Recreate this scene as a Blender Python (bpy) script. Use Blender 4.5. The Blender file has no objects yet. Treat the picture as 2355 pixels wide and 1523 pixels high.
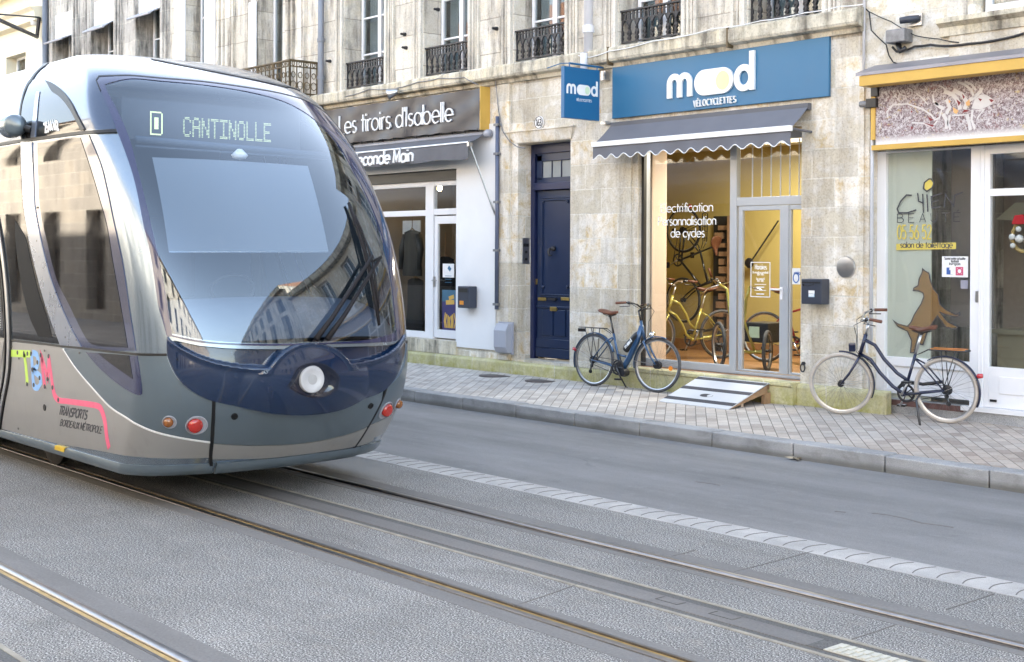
import bpy, bmesh, math, random
import numpy as np
from math import sin, cos, pi, radians, sqrt, atan2
from mathutils import Vector, Matrix
from mathutils.geometry import delaunay_2d_cdt
random.seed(7)
sc = bpy.context.scene
COL = sc.collection
# ------------------------------------------------------------ camera, sky, sun
FPX, CX, CY = 2995.6, 1177.5, 603.4
YAW, PITCH, ROLL = [radians(a) for a in (48.927, .43, .262)]
fw = np.array([-sin(YAW), cos(YAW), 0]); rt = np.array([cos(YAW), sin(YAW), 0]); up = np.array([0, 0, 1.])
f2 = fw*cos(PITCH)-up*sin(PITCH); u2 = up*cos(PITCH)+fw*sin(PITCH)
r3 = rt*cos(ROLL)+u2*sin(ROLL); u3 = u2*cos(ROLL)-rt*sin(ROLL)
EYE = np.array([0, 0, 1.94])
cam = bpy.data.objects.new("camera", bpy.data.cameras.new("camera")); COL.objects.link(cam)
cam.data.sensor_width = 36; cam.data.lens = 36*FPX/2355
cam.data.shift_y = -(761.5-CY)/2355
cam.data.clip_start = .1; cam.data.clip_end = 3000
M = Matrix.Identity(4)
for i in range(3):
    M[i][0] = r3[i]; M[i][1] = u3[i]; M[i][2] = -f2[i]; M[i][3] = EYE[i]
cam.matrix_world = M
sc.camera = cam
SUN_EL, SUN_AZ = radians(16.5), radians(-36)          # behind the shop row: the street lies in open shade
w = bpy.data.worlds.new("World"); sc.world = w; w.use_nodes = True
nt = w.node_tree; nt.nodes.clear()
sky = nt.nodes.new('ShaderNodeTexSky'); sky.sky_type = 'NISHITA'; sky.sun_disc = False
sky.sun_elevation = SUN_EL; sky.sun_rotation = SUN_AZ; sky.air_density = 1.0; sky.dust_density = 1.0; sky.ozone_density = .6
bg = nt.nodes.new('ShaderNodeBackground'); bg.inputs[1].default_value = .12
wo = nt.nodes.new('ShaderNodeOutputWorld'); hs = nt.nodes.new('ShaderNodeHueSaturation'); hs.inputs['Saturation'].default_value = .68; nt.links.new(sky.outputs[0], hs.inputs['Color']); nt.links.new(hs.outputs[0], bg.inputs[0]); nt.links.new(bg.outputs[0], wo.inputs[0])
sun = bpy.data.objects.new("sun", bpy.data.lights.new("sun", 'SUN')); COL.objects.link(sun)
sun.data.energy = 5.0; sun.data.angle = radians(.6); sun.data.color = (1, .92, .80)
S = Vector((sin(SUN_AZ)*cos(SUN_EL), cos(SUN_AZ)*cos(SUN_EL), sin(SUN_EL)))
sun.rotation_euler = S.to_track_quat('Z', 'Y').to_euler()
sc.view_settings.view_transform = 'Standard'; sc.view_settings.look = 'None'
sc.view_settings.exposure = 3.36; sc.view_settings.gamma = 1
sc.cycles.max_bounces = 10; sc.cycles.transparent_max_bounces = 16; sc.cycles.diffuse_bounces = 5
sc.cycles.caustics_reflective = False; sc.cycles.caustics_refractive = False; sc.cycles.sample_clamp_indirect = 6

# ------------------------------------------------------------ measuring: a point of the photo on a real plane
def ray(px, py): return f2+r3*(px-CX)/FPX-u3*(py-CY)/FPX
def fy(px, py, y):
    d = ray(px, py); t = y/d[1]; p = EYE+t*d; return p[0], p[2]
def fxp(px, py, x):
    d = ray(px, py); t = x/d[0]; p = EYE+t*d; return p[1], p[2]
def gz(px, py, z=0):
    d = ray(px, py); t = (z-EYE[2])/d[2]; p = EYE+t*d; return p[0], p[1]

# ------------------------------------------------------------ helpers
WL = {}
def wm(o): return WL.get(o.name, Matrix.Identity(4))
def tag(o, label=None, cat=None, group=None, kind=None):
    if label: o['label'] = label
    if cat: o['category'] = cat
    if group: o['group'] = group
    if kind: o['kind'] = kind
    return o
def thing(name, label, cat, loc=(0, 0, 0), rot=None, group=None, scale=1):
    o = bpy.data.objects.new(name, None); COL.objects.link(o); o.empty_display_size = .2
    m = Matrix.Translation(loc)
    if rot is not None: m = m @ rot.to_4x4()
    if scale != 1: m = m @ Matrix.Scale(scale, 4)
    o.matrix_world = m; WL[o.name] = m
    return tag(o, label, cat, group)
class MB:
    def __init__(s): s.v = []; s.f = []
    def add(s, vs, fs):
        b = len(s.v); s.v += [tuple(map(float, v)) for v in vs]; s.f += [tuple(i+b for i in f) for f in fs]; return s
    def box(s, x0, x1, y0, y1, z0, z1):
        return s.add([(x0, y0, z0), (x1, y0, z0), (x1, y1, z0), (x0, y1, z0), (x0, y0, z1), (x1, y0, z1), (x1, y1, z1), (x0, y1, z1)],
                     [(0, 3, 2, 1), (4, 5, 6, 7), (0, 1, 5, 4), (1, 2, 6, 5), (2, 3, 7, 6), (3, 0, 4, 7)])
    def obox(s, c, a, b, d):
        c, a, b, d = [np.array(q, float) for q in (c, a, b, d)]
        vs = [c-a-b-d, c+a-b-d, c+a+b-d, c-a+b-d, c-a-b+d, c+a-b+d, c+a+b+d, c-a+b+d]
        return s.add(vs, [(0, 3, 2, 1), (4, 5, 6, 7), (0, 1, 5, 4), (1, 2, 6, 5), (2, 3, 7, 6), (3, 0, 4, 7)])
    def prism(s, poly, d):
        n = len(poly); d = np.array(d, float); p = [np.array(q, float) for q in poly]
        return s.add(p+[q+d for q in p], [tuple(range(n))[::-1], tuple(range(n, 2*n))]+[(i, (i+1) % n, n+(i+1) % n, n+i) for i in range(n)])
    def tube(s, pts, r, n=8, closed=False):
        P = [Vector(p) for p in pts]; m = len(P); rs = r if isinstance(r, (list, tuple)) else [r]*m
        T = []
        for i in range(m):
            a = P[(i-1) % m] if (closed or i > 0) else P[i]; b = P[(i+1) % m] if (closed or i < m-1) else P[i]
            t = b-a; T.append(t.normalized() if t.length > 1e-9 else Vector((0, 0, 1)))
        nrm = T[0].orthogonal().normalized(); vs = []
        for i in range(m):
            nrm = nrm-T[i]*nrm.dot(T[i]); nrm = nrm.normalized() if nrm.length > 1e-6 else T[i].orthogonal().normalized()
            bi = T[i].cross(nrm)
            for k in range(n):
                a = 2*pi*k/n; vs.append(P[i]+(nrm*cos(a)+bi*sin(a))*rs[i])
        fs = []
        for i in range(m if closed else m-1):
            j = (i+1) % m
            for k in range(n): fs.append((i*n+k, i*n+(k+1) % n, j*n+(k+1) % n, j*n+k))
        if not closed: fs += [tuple(range(n))[::-1], tuple(range((m-1)*n, m*n))]
        return s.add(vs, fs)
    def lathe(s, prof, c, ax, n=24, close=False):
        c = Vector(c); ax = Vector(ax).normalized(); a1 = ax.orthogonal().normalized(); a2 = ax.cross(a1); vs = []; m = len(prof)
        for r, h in prof:
            for k in range(n):
                a = 2*pi*k/n; vs.append(c+ax*h+(a1*cos(a)+a2*sin(a))*max(r, 1e-5))
        fs = [(i*n+k, i*n+(k+1) % n, ((i+1) % m)*n+(k+1) % n, ((i+1) % m)*n+k) for i in range(m if close else m-1) for k in range(n)]
        if not close: fs += [tuple(range(n))[::-1], tuple(range((m-1)*n, m*n))]
        return s.add(vs, fs)
    def grid(s, fn, nu, nv):
        vs = [fn(i/nu, j/nv) for j in range(nv+1) for i in range(nu+1)]
        return s.add(vs, [(j*(nu+1)+i, j*(nu+1)+i+1, (j+1)*(nu+1)+i+1, (j+1)*(nu+1)+i) for j in range(nv) for i in range(nu)])
    def build(s, name, mat, parent=None, smooth=False, bevel=0, local=False, label=None, auto=None):
        me = bpy.data.meshes.new(name); me.from_pydata(s.v, [], s.f); me.update()
        bm = bmesh.new(); bm.from_mesh(me); bmesh.ops.recalc_face_normals(bm, faces=bm.faces); bm.to_mesh(me); bm.free()
        return link(me, name, mat, parent, smooth, bevel, local, label, auto)
def link(me, name, mat, parent=None, smooth=False, bevel=0, local=False, label=None, auto=None):
    o = bpy.data.objects.new(name, me); COL.objects.link(o)
    if mat: me.materials.append(mat)
    if smooth: me.shade_smooth()
    if auto: me.shade_smooth(); me.set_sharp_from_angle(angle=radians(auto))
    if bevel:
        b = o.modifiers.new("bevel", 'BEVEL'); b.width = bevel; b.segments = 2; b.limit_method = 'ANGLE'; b.angle_limit = radians(40)
    if parent:
        o.parent = parent
        if not local: o.matrix_parent_inverse = wm(parent).inverted()
        WL[o.name] = wm(parent) if local else Matrix.Identity(4)
    if label: o['label'] = label
    return o
def copy_tree(o, parent=None):
    c = o.copy(); COL.objects.link(c); c.parent = parent
    for ch in list(o.children): copy_tree(ch, c)
    return c

# ------------------------------------------------------------ stroke lettering
def arc(cx, cy, rx, ry, a0, a1, n=12): return [(cx+rx*cos(radians(a0+(a1-a0)*i/n)), cy+ry*sin(radians(a0+(a1-a0)*i/n))) for i in range(n+1)]
_c = arc(.25, .25, .25, .25, 0, 360, 20)
GL = {
 'a': (.62, [_c, [(.5, .5), (.5, 0)]]), 'b': (.62, [_c, [(0, .8), (0, 0)]]), 'c': (.5, [arc(.25, .25, .25, .25, 50, 310)]),
 'd': (.62, [_c, [(.5, .8), (.5, 0)]]), 'e': (.6, [[(0.01, .25), (.5, .25)]+arc(.25, .25, .25, .25, 0, 310)[1:]]),
 'f': (.34, [arc(.3, .62, .15, .16, 90, 180, 6)+[(.15, 0)], [(.02, .48), (.3, .48)]]),
 'g': (.62, [_c, [(.5, .5), (.5, 0)]+arc(.25, -.02, .25, .2, 0, -140, 8)]),
 'h': (.56, [[(0, .8), (0, 0)], [(0, .28)]+arc(.21, .28, .21, .22, 180, 0, 10)+[(.42, 0)]]),
 'i': (.14, [[(0, .5), (0, 0)], [(0, .66), (0, .74)]]), 'j': (.2, [[(.1, .5), (.1, -.2)], [(.1, .66), (.1, .74)]]),
 'k': (.46, [[(0, .8), (0, 0)], [(.34, .5), (0, .2)], [(.1, .28), (.36, 0)]]), 'l': (.14, [[(0, .8), (0, 0)]]),
 'm': (.82, [[(0, .5), (0, 0)], [(0, .3)]+arc(.17, .32, .17, .18, 180, 0, 10)+[(.34, 0)], [(.34, .3)]+arc(.51, .32, .17, .18, 180, 0, 10)+[(.68, 0)]]),
 'n': (.54, [[(0, .5), (0, 0)], [(0, .28)]+arc(.2, .3, .2, .2, 180, 0, 10)+[(.4, 0)]]), 'o': (.62, [_c]),
 'p': (.62, [_c, [(0, .5), (0, -.25)]]), 'q': (.62, [_c, [(.5, .5), (.5, -.25)]]),
 'r': (.32, [[(0, .5), (0, 0)], [(0, .28)]+arc(.2, .3, .2, .2, 180, 80, 6)]),
 's': (.42, [arc(.16, .375, .14, .125, 40, 270, 10)+arc(.16, .125, .15, .125, 90, -140, 10)]),
 't': (.36, [[(.12, .72), (.12, 0)], [(0, .5), (.26, .5)]]), 'u': (.54, [[(0, .5), (0, .2)]+arc(.2, .2, .2, .2, 180, 360, 10)+[(.4, .5)], [(.4, .3), (.4, 0)]]),
 'v': (.5, [[(0, .5), (.2, 0), (.4, .5)]]), 'x': (.46, [[(0, .5), (.36, 0)], [(.36, .5), (0, 0)]]), 'y': (.5, [[(0, .5), (.2, .02)], [(.4, .5), (.12, -.25)]]),
 'z': (.46, [[(0, .5), (.36, .5), (0, 0), (.36, 0)]]),
 'A': (.66, [[(0, 0), (.26, .75), (.52, 0)], [(.09, .26), (.43, .26)]]), 'B': (.6, [[(0, .4), (0, .75), (.24, .75)]+arc(.24, .575, .17, .175, 90, -90, 8)+[(0, .4), (0, 0), (.27, 0)]+arc(.27, .2, .2, .2, -90, 90, 8)+[(.2, .4)]]),
 'C': (.64, [arc(.32, .375, .32, .375, 50, 310, 16)]), 'D': (.66, [[(0, 0), (0, .75), (.2, .75)]+arc(.2, .375, .33, .375, 90, -90, 12)+[(0, 0)]]),
 'E': (.54, [[(.4, .75), (0, .75), (0, 0), (.4, 0)], [(0, .39), (.34, .39)]]), 'F': (.5, [[(.4, .75), (0, .75), (0, 0)], [(0, .39), (.34, .39)]]),
 'G': (.7, [arc(.32, .375, .32, .375, 50, 350, 16)+[(.36, .32)]]), 'H': (.64, [[(0, .75), (0, 0)], [(.5, .75), (.5, 0)], [(0, .39), (.5, .39)]]),
 'I': (.16, [[(0, .8), (0, 0)]]), 'J': (.4, [[(.26, .75), (.26, .15)]+arc(.12, .14, .14, .14, 0, -160, 6)]), 'L': (.46, [[(0, .8), (0, 0), (.36, 0)]]),
 'M': (.74, [[(0, 0), (.03, .75), (.3, .15), (.57, .75), (.6, 0)]]), 'N': (.66, [[(0, 0), (0, .75), (.5, 0), (.5, .75)]]), 'O': (.72, [arc(.3, .375, .3, .375, 0, 360, 22)]),
 'P': (.54, [[(0, 0), (0, .75), (.22, .75)]+arc(.22, .555, .19, .195, 90, -90, 8)+[(0, .36)]]), 'R': (.58, [[(0, 0), (0, .75), (.22, .75)]+arc(.22, .555, .19, .195, 90, -90, 8)+[(0, .36)], [(.22, .36), (.44, 0)]]),
 'S': (.56, [arc(.23, .565, .2, .185, 35, 270, 10)+arc(.23, .19, .22, .19, 90, -145, 10)]), 'T': (.56, [[(0, .75), (.46, .75)], [(.23, .75), (.23, 0)]]),
 'U': (.64, [[(0, .75), (0, .24)]+arc(.25, .25, .25, .25, 180, 360, 12)+[(.5, .75)]]), 'V': (.6, [[(0, .75), (.25, 0), (.5, .75)]]), 'X': (.56, [[(0, .75), (.44, 0)], [(.44, .75), (0, 0)]]), 'Y': (.58, [[(0, .75), (.23, .36), (.46, .75)], [(.23, .36), (.23, 0)]]),
 '0': (.56, [arc(.22, .375, .22, .375, 0, 360, 18)]), '1': (.36, [[(0, .6), (.16, .75), (.16, 0)]]), '2': (.52, [arc(.2, .54, .2, .21, 170, -20, 8)+[(0, 0), (.42, 0)]]), '3': (.52, [arc(.18, .565, .18, .185, 150, -90, 8)+arc(.18, .19, .21, .19, 90, -150, 8)]),
 '4': (.56, [[(.34, 0), (.34, .75), (0, .2), (.46, .2)]]), '5': (.54, [[(.38, .75), (.06, .75), (.03, .42)]+arc(.19, .23, .21, .23, 110, -150, 10)]), '6': (.54, [arc(.21, .22, .21, .22, 0, 360, 16), [(.02, .3), (.28, .75)]]),
 '7': (.5, [[(0, .75), (.42, .75), (.14, 0)]]), '8': (.54, [arc(.21, .57, .17, .18, 0, 360, 12), arc(.21, .2, .21, .2, 0, 360, 12)]), '9': (.54, [arc(.21, .53, .21, .22, 0, 360, 16), [(.4, .45), (.14, 0)]]),
 "'": (.14, [[(.03, .8), (0, .62)]]), '.': (.14, [[(0, 0), (0, .05)]]), '-': (.36, [[(0, .3), (.24, .3)]]), ' ': (.3, []), ':': (.16, [[(0, .05), (0, .12)], [(0, .4), (0, .47)]]), '/': (.4, [[(0, -.05), (.3, .8)]]),
}
for k, b, dx in (('é', 'e', .25), ('É', 'E', .22)):
    top = .62 if k == 'é' else .86
    GL[k] = (GL[b][0], GL[b][1]+[[(dx-.04, top), (dx+.1, top+.13)]])
def ribbon(mb, pts, w, fn, d0=0., d1=.004):
    """a flat band of width w along a polyline in (u,v), raised from depth d0 to d1; fn maps (u,v,d) to 3D"""
    P = []
    for p in pts:
        if not P or np.hypot(p[0]-P[-1][0], p[1]-P[-1][1]) > 1e-7: P.append(np.array(p, float))
    m = len(P)
    if m < 2: return
    closed = np.hypot(*(P[0]-P[-1])) < 1e-6 and m > 2
    if closed: P = P[:-1]; m -= 1
    L = []; R = []
    for i in range(m):
        a = P[(i-1) % m] if (closed or i) else P[i]; b = P[(i+1) % m] if (closed or i < m-1) else P[i]
        t1 = P[i]-a; t2 = b-P[i]
        t1 = t1/np.hypot(*t1) if np.hypot(*t1) > 1e-9 else None; t2 = t2/np.hypot(*t2) if np.hypot(*t2) > 1e-9 else None
        if t1 is None: t1 = t2
        if t2 is None: t2 = t1
        n1 = np.array([-t1[1], t1[0]]); n2 = np.array([-t2[1], t2[0]]); n = n1+n2
        n = n/max(np.hypot(*n), .2); k = 1/max(n@n1, .45)
        L.append(P[i]+n*w/2*k); R.append(P[i]-n*w/2*k)
    vs = [fn(*p, d1) for p in L]+[fn(*p, d1) for p in R]+[fn(*p, d0) for p in L]+[fn(*p, d0) for p in R]
    fs = []
    for i in range(m if closed else m-1):
        j = (i+1) % m
        fs += [(i, j, m+j, m+i), (2*m+i, 3*m+i, 3*m+j, 2*m+j), (i, 2*m+i, 2*m+j, j), (m+i, m+j, 3*m+j, 3*m+i)]
    if not closed: fs += [(0, m, 3*m, 2*m), (m-1, 3*m-1, 4*m-1, 2*m-1)]
    mb.add(vs, fs)
def text_w(t, sp=0): return sum(GL[c][0]+sp for c in t)
def text(mb, t, u0, v0, h, width=None, wt=.07, fn=None, d0=0., d1=.004, sp=0., slant=0.):
    """h = height of a full em (1.0 of the glyph grid); width = total length"""
    tw = text_w(t, sp)-.1-sp; kx = h if width is None else width/tw; u = u0
    for c in t:
        adv, st = GL[c]
        for k, s_ in enumerate(st): ribbon(mb, [(u+(x+slant*y)*kx, v0+y*h) for x, y in s_], wt*h, fn, d0, d1*(1+.16*k))   # strokes overlap: stagger them
        u += (adv+sp)*kx
def wallmap(y): return lambda u, v, d: (u, y-d, v)          # faces the street (-y)
# ------------------------------------------------------------ materials
class NB:
    def __init__(s, name):
        s.m = bpy.data.materials.new(name); s.m.use_nodes = True; s.t = s.m.node_tree; s.t.nodes.clear()
        s.o = s.n('ShaderNodeOutputMaterial')
    def n(s, t, **k):
        x = s.t.nodes.new(t)
        for a, b in k.items(): setattr(x, a, b)
        return x
    def l(s, a, b): s.t.links.new(a, b)
    def val(s, sock, v):
        if hasattr(v, 'is_linked') or isinstance(v, bpy.types.NodeSocket): s.l(v, sock)
        else: sock.default_value = (*v, 1) if (isinstance(v, (tuple, list)) and len(v) == 3 and sock.type == 'RGBA') else v
    def mix(s, f, a, b, mode='MIX'):
        x = s.n('ShaderNodeMix', data_type='RGBA', blend_type=mode)
        s.val(x.inputs[0], f); s.val(x.inputs[6], a); s.val(x.inputs[7], b); return x.outputs[2]
    def math(s, op, a, b=0., c=0.):
        x = s.n('ShaderNodeMath', operation=op)
        for i, v in enumerate((a, b, c)): s.val(x.inputs[i], v)
        return x.outputs[0]
    def ramp(s, f, *st):
        x = s.n('ShaderNodeValToRGB'); e = x.color_ramp.elements
        while len(e) < len(st): e.new(.5)
        for i, (p, c) in enumerate(st): e[i].position = p; e[i].color = (*c, 1) if isinstance(c, tuple) else (c, c, c, 1)
        s.val(x.inputs[0], f); return x.outputs[0]
    def pos(s): return s.n('ShaderNodeNewGeometry').outputs['Position']
    def obj(s): return s.n('ShaderNodeTexCoord').outputs['Object']
    def vec(s, src, scale=(1, 1, 1), rot=(0, 0, 0), loc=(0, 0, 0)):
        x = s.n('ShaderNodeMapping'); x.inputs[1].default_value = loc; x.inputs[2].default_value = rot; x.inputs[3].default_value = scale; s.l(src, x.inputs[0]); return x.outputs[0]
    def noise(s, v, sc_, det=4, rough=.55, dist=0):
        x = s.n('ShaderNodeTexNoise'); s.l(v, x.inputs['Vector']); x.inputs['Scale'].default_value = sc_; x.inputs['Detail'].default_value = det
        x.inputs['Roughness'].default_value = rough; x.inputs['Distortion'].default_value = dist; return x.outputs[0]
    def bump(s, h, strength=.3, dist=.01, nrm=None):
        x = s.n('ShaderNodeBump'); x.inputs['Strength'].default_value = strength; x.inputs['Distance'].default_value = dist; s.l(h, x.inputs['Height'])
        if nrm is not None: s.l(nrm, x.inputs['Normal'])
        return x.outputs[0]
    def bsdf(s, col, rough=.5, metal=0., nrm=None, coat=0., spec=.5, trans=0., emit=None, es=0., sheen=0.):
        b = s.n('ShaderNodeBsdfPrincipled'); s.val(b.inputs['Base Color'], col); s.val(b.inputs['Roughness'], rough); s.val(b.inputs['Metallic'], metal)
        b.inputs['Coat Weight'].default_value = coat; b.inputs['Coat Roughness'].default_value = .04; b.inputs['Specular IOR Level'].default_value = spec
        if nrm is not None: s.l(nrm, b.inputs['Normal'])
        if emit is not None: s.val(b.inputs['Emission Color'], emit); b.inputs['Emission Strength'].default_value = es
        s.l(b.outputs[0], s.o.inputs[0]); return b
def hexc(h):
    c = [int(h[i:i+2], 16)/255 for i in (0, 2, 4)]
    return tuple(x/12.92 if x <= .04045 else ((x+.055)/1.055)**2.4 for x in c)
def paint(name, col, rough=.45, metal=0., coat=0., var=.12, bump=.0, scale=3., spec=.5):
    b = NB(name); n = b.noise(b.obj(), scale, 6, .6); f = b.ramp(n, (.3, 1-var), (.7, 1.))
    c = b.mix(1., col, f, 'MULTIPLY'); r = b.math('ADD', b.math('MULTIPLY', b.noise(b.obj(), scale*4, 3), .14), rough-.07)
    nr = b.bump(b.noise(b.obj(), scale*30, 3), bump, .004) if bump else None
    b.bsdf(c, r, metal, nr, coat, spec); return b.m
def stone(name, base=(.52, .47, .39), ochre=(.50, .38, .22), soot=(.16, .145, .13), chalk=(.72, .70, .66), bw=.62, bh=.335, sootf=.5, chalkf=.5, ochref=.4, course=0., moss=0., mort=(.62, .58, .5)):
    b = NB(name); p = b.pos(); s_ = b.n('ShaderNodeSeparateXYZ'); b.l(p, s_.inputs[0])
    c_ = b.n('ShaderNodeCombineXYZ'); b.l(b.math('ADD', s_.outputs[0], s_.outputs[1]), c_.inputs[0]); b.l(b.math('ADD', s_.outputs[2], -course), c_.inputs[1]); v = c_.outputs[0]
    wob = b.n('ShaderNodeVectorMath', operation='MULTIPLY_ADD'); nx = b.n('ShaderNodeTexNoise'); nx.inputs['Scale'].default_value = 9; b.l(p, nx.inputs['Vector']); b.l(nx.outputs[1], wob.inputs[0]); wob.inputs[1].default_value = (.014, .014, 0); b.l(v, wob.inputs[2])
    br = b.n('ShaderNodeTexBrick'); b.l(wob.outputs[0], br.inputs['Vector']); br.inputs['Scale'].default_value = 1; br.inputs['Brick Width'].default_value = bw; br.inputs['Row Height'].default_value = bh
    br.inputs['Mortar Size'].default_value = .0085; br.inputs['Mortar Smooth'].default_value = .3; br.inputs['Color1'].default_value = (0, 0, 0, 1); br.inputs['Color2'].default_value = (1, 1, 1, 1); br.inputs['Mortar'].default_value = (.5, .5, .5, 1); br.inputs['Bias'].default_value = 0
    blk = br.outputs[0]; mo = br.outputs[1]
    n1 = b.noise(p, 1.1, 5, .6); n2 = b.noise(p, 5., 6, .65, .4); n3 = b.noise(p, 46., 5, .7)
    c = b.mix(b.math('MULTIPLY', b.ramp(b.math('ADD', blk, b.math('MULTIPLY', n1, .30)), (.62, 0.), (.92, 1.)), ochref), base, ochre)
    c = b.mix(b.math('MULTIPLY', b.ramp(b.math('ADD', b.math('MULTIPLY', blk, .2), n2), (.52, 0.), (.72, 1.)), chalkf), c, chalk)
    c = b.mix(b.math('MULTIPLY', mo, .75), c, mort)
    st = b.noise(b.vec(p, (2.6, 2.6, .42)), 1.6, 7, .66)                       # rain-washed soot, drawn out vertically
    c = b.mix(b.math('MULTIPLY', b.ramp(b.math('ADD', b.math('MULTIPLY', n2, .35), st), (.62, 0.), (.84, 1.)), sootf), c, soot)
    c = b.mix(b.math('MULTIPLY', b.ramp(n3, (.30, 1.), (.46, 0.)), .35), c, (.2, .17, .13))
    c = b.mix(.26, c, b.ramp(n3, (.25, .3), (.75, .95)), 'OVERLAY'); c = b.mix(1., c, b.ramp(blk, (0., .86), (1., 1.06)), 'MULTIPLY')
    if moss:
        z = b.ramp(b.math('ADD', s_.outputs[2], b.math('MULTIPLY', n2, .35)), (.30, 1.), (.62, 0.))
        c = b.mix(b.math('MULTIPLY', b.math('MULTIPLY', z, b.ramp(b.noise(p, 7., 6, .7), (.36, 0.), (.62, 1.))), moss), c, (.30, .275, .055))
    h = b.math('ADD', b.math('MULTIPLY', n3, .5), b.math('ADD', b.math('MULTIPLY', n2, .9), b.math('MULTIPLY', mo, -.7)))
    b.bsdf(c, .9, 0, b.bump(h, .55, .012), spec=.2); return b.m
def glass(name, tint=(.93, .96, .97), boost=1.0, base=.0, rough=0., ior=1.5, gl=(.97, .98, 1)):
    b = NB(name); t = b.n('ShaderNodeBsdfTransparent'); t.inputs[0].default_value = (*tint, 1)
    g = b.n('ShaderNodeBsdfGlossy'); g.inputs['Roughness'].default_value = rough; g.inputs[0].default_value = (*gl, 1)
    lw = b.n('ShaderNodeLayerWeight'); lw.inputs[0].default_value = .5
    fr = b.math('POWER', lw.outputs['Facing'], 4.5)                            # Schlick: no dependence on which side is seen
    f = b.math('MINIMUM', b.math('MULTIPLY', b.math('ADD', b.math('MULTIPLY', fr, .94), .05), boost), .96)
    f = b.math('ADD', f, base)
    mx = b.n('ShaderNodeMixShader'); b.l(f, mx.inputs[0]); b.l(t.outputs[0], mx.inputs[1]); b.l(g.outputs[0], mx.inputs[2]); b.l(mx.outputs[0], b.o.inputs[0]); return b.m
def emis(name, col, s_):
    b = NB(name); b.bsdf(col, .4, emit=col, es=s_); return b.m
def plain(name, col, rough=.5, metal=0., coat=0., spec=.5):
    b = NB(name); n = b.noise(b.obj(), 14., 4); c = b.mix(1., col, b.ramp(n, (.3, .9), (.7, 1.)), 'MULTIPLY'); b.bsdf(c, rough, metal, None, coat, spec); return b.m
# ground
def m_aggregate():
    b = NB("exposed_aggregate"); p = b.pos()
    n = b.noise(b.vec(p, (1, .75, 1)), 120., 3, .8); big = b.noise(p, .7, 5, .6); mid = b.noise(p, 9., 5, .6)
    c = b.ramp(n, (.38, (.02, .02, .02)), (.465, (.12, .116, .111)), (.535, (.25, .243, .232)), (.63, (.74, .715, .68)))
    c = b.mix(.5, c, b.ramp(b.noise(p, 260., 2, .6), (.3, .2), (.7, .8)), 'OVERLAY')
    c = b.mix(b.math('MULTIPLY', b.ramp(mid, (.5, 0.), (.75, 1.)), .3), c, (.34, .30, .25))
    c = b.mix(1., c, b.ramp(big, (.3, .72), (.7, 1.04)), 'MULTIPLY')
    c = b.mix(b.math('MULTIPLY', b.ramp(b.noise(p, 210., 2, .6), (.60, 0.), (.66, 1.)), .5), c, (.55, .54, .52))
    c = b.mix(b.math('MULTIPLY', b.ramp(b.noise(b.vec(p, (.6, 1.6, 1)), 1.6, 6, .7, .6), (.52, 0.), (.70, 1.)), .35), c, (.10, .095, .09))
    b.bsdf(c, .85, 0, None, spec=.25); return b.m
def m_asphalt(name, lo, hi, sc_=150.):
    b = NB(name); p = b.pos(); n = b.noise(p, sc_, 3, .7); big = b.noise(b.vec(p, (.35, 1.5, 1)), 1.1, 6, .6); mid = b.noise(p, 5., 6, .65)
    c = b.mix(b.ramp(n, (.3, 0.), (.7, 1.)), lo, hi); c = b.mix(1., c, b.ramp(big, (.3, .70), (.7, 1.10)), 'MULTIPLY')
    c = b.mix(b.math('MULTIPLY', b.ramp(b.noise(b.vec(p, (.5, 1, 1)), 2.4, 7, .75, .8), (.60, 0.), (.70, 1.)), .30), c, (.05, .05, .052))
    c = b.mix(b.math('MULTIPLY', b.ramp(mid, (.55, 0.), (.75, 1.)), .22), c, tuple(x*1.25 for x in hi))
    v = b.n('ShaderNodeTexVoronoi'); v.inputs['Scale'].default_value = 26; b.l(p, v.inputs['Vector'])
    c = b.mix(b.ramp(v.outputs['Distance'], (.035, .55), (.06, 0.)), c, (.5, .48, .45))
    b.bsdf(c, .8, 0, b.bump(n, .3, .004), spec=.35); return b.m
def m_pavers():
    b = NB("brick_pavers"); p = b.pos(); v = b.vec(p, (1, 1, 1), (0, 0, radians(-(90+41.3))))
    br = b.n('ShaderNodeTexBrick'); b.l(v, br.inputs['Vector']); br.inputs['Scale'].default_value = 1; br.inputs['Brick Width'].default_value = .2; br.inputs['Row Height'].default_value = .112
    br.offset = .5; br.inputs['Mortar Size'].default_value = .0045; br.inputs['Mortar Smooth'].default_value = .2; br.inputs['Color1'].default_value = (0, 0, 0, 1); br.inputs['Color2'].default_value = (1, 1, 1, 1); br.inputs['Mortar'].default_value = (.5, .5, .5, 1)
    sx = b.n('ShaderNodeSeparateXYZ'); b.l(p, sx.inputs[0])
    warm = b.ramp(b.math('ADD', b.math('MULTIPLY', b.noise(p, .5, 3), .7), b.math('MULTIPLY', b.math('ADD', sx.outputs[0], 12.5), .07)), (.42, 0.), (.85, 1.))
    c = b.ramp(br.outputs[0], (0., (.39, .355, .325)), (.35, (.50, .465, .43)), (.7, (.57, .53, .485)), (1., (.46, .41, .365)))
    c = b.mix(b.math('MULTIPLY', warm, .6), c, b.ramp(br.outputs[0], (0., (.34, .25, .19)), (.4, (.50, .42, .345)), (.75, (.46, .34, .255)), (1., (.38, .315, .265))))
    c = b.mix(.35, c, b.ramp(b.noise(p, 60., 4, .7), (.3, .3), (.7, .75)), 'OVERLAY')
    c = b.mix(1., c, b.ramp(b.noise(p, 1.7, 5, .65), (.3, .8), (.65, 1.05)), 'MULTIPLY')
    c = b.mix(b.ramp(br.outputs[1], (.2, 0.), (.8, .9)), c, (.15, .13, .115))
    h = b.math('MULTIPLY_ADD', br.outputs[1], -1., b.math('MULTIPLY', b.noise(p, 60., 3), .25)); b.bsdf(c, .85, 0, b.bump(h, .6, .006), spec=.25); return b.m
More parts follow.
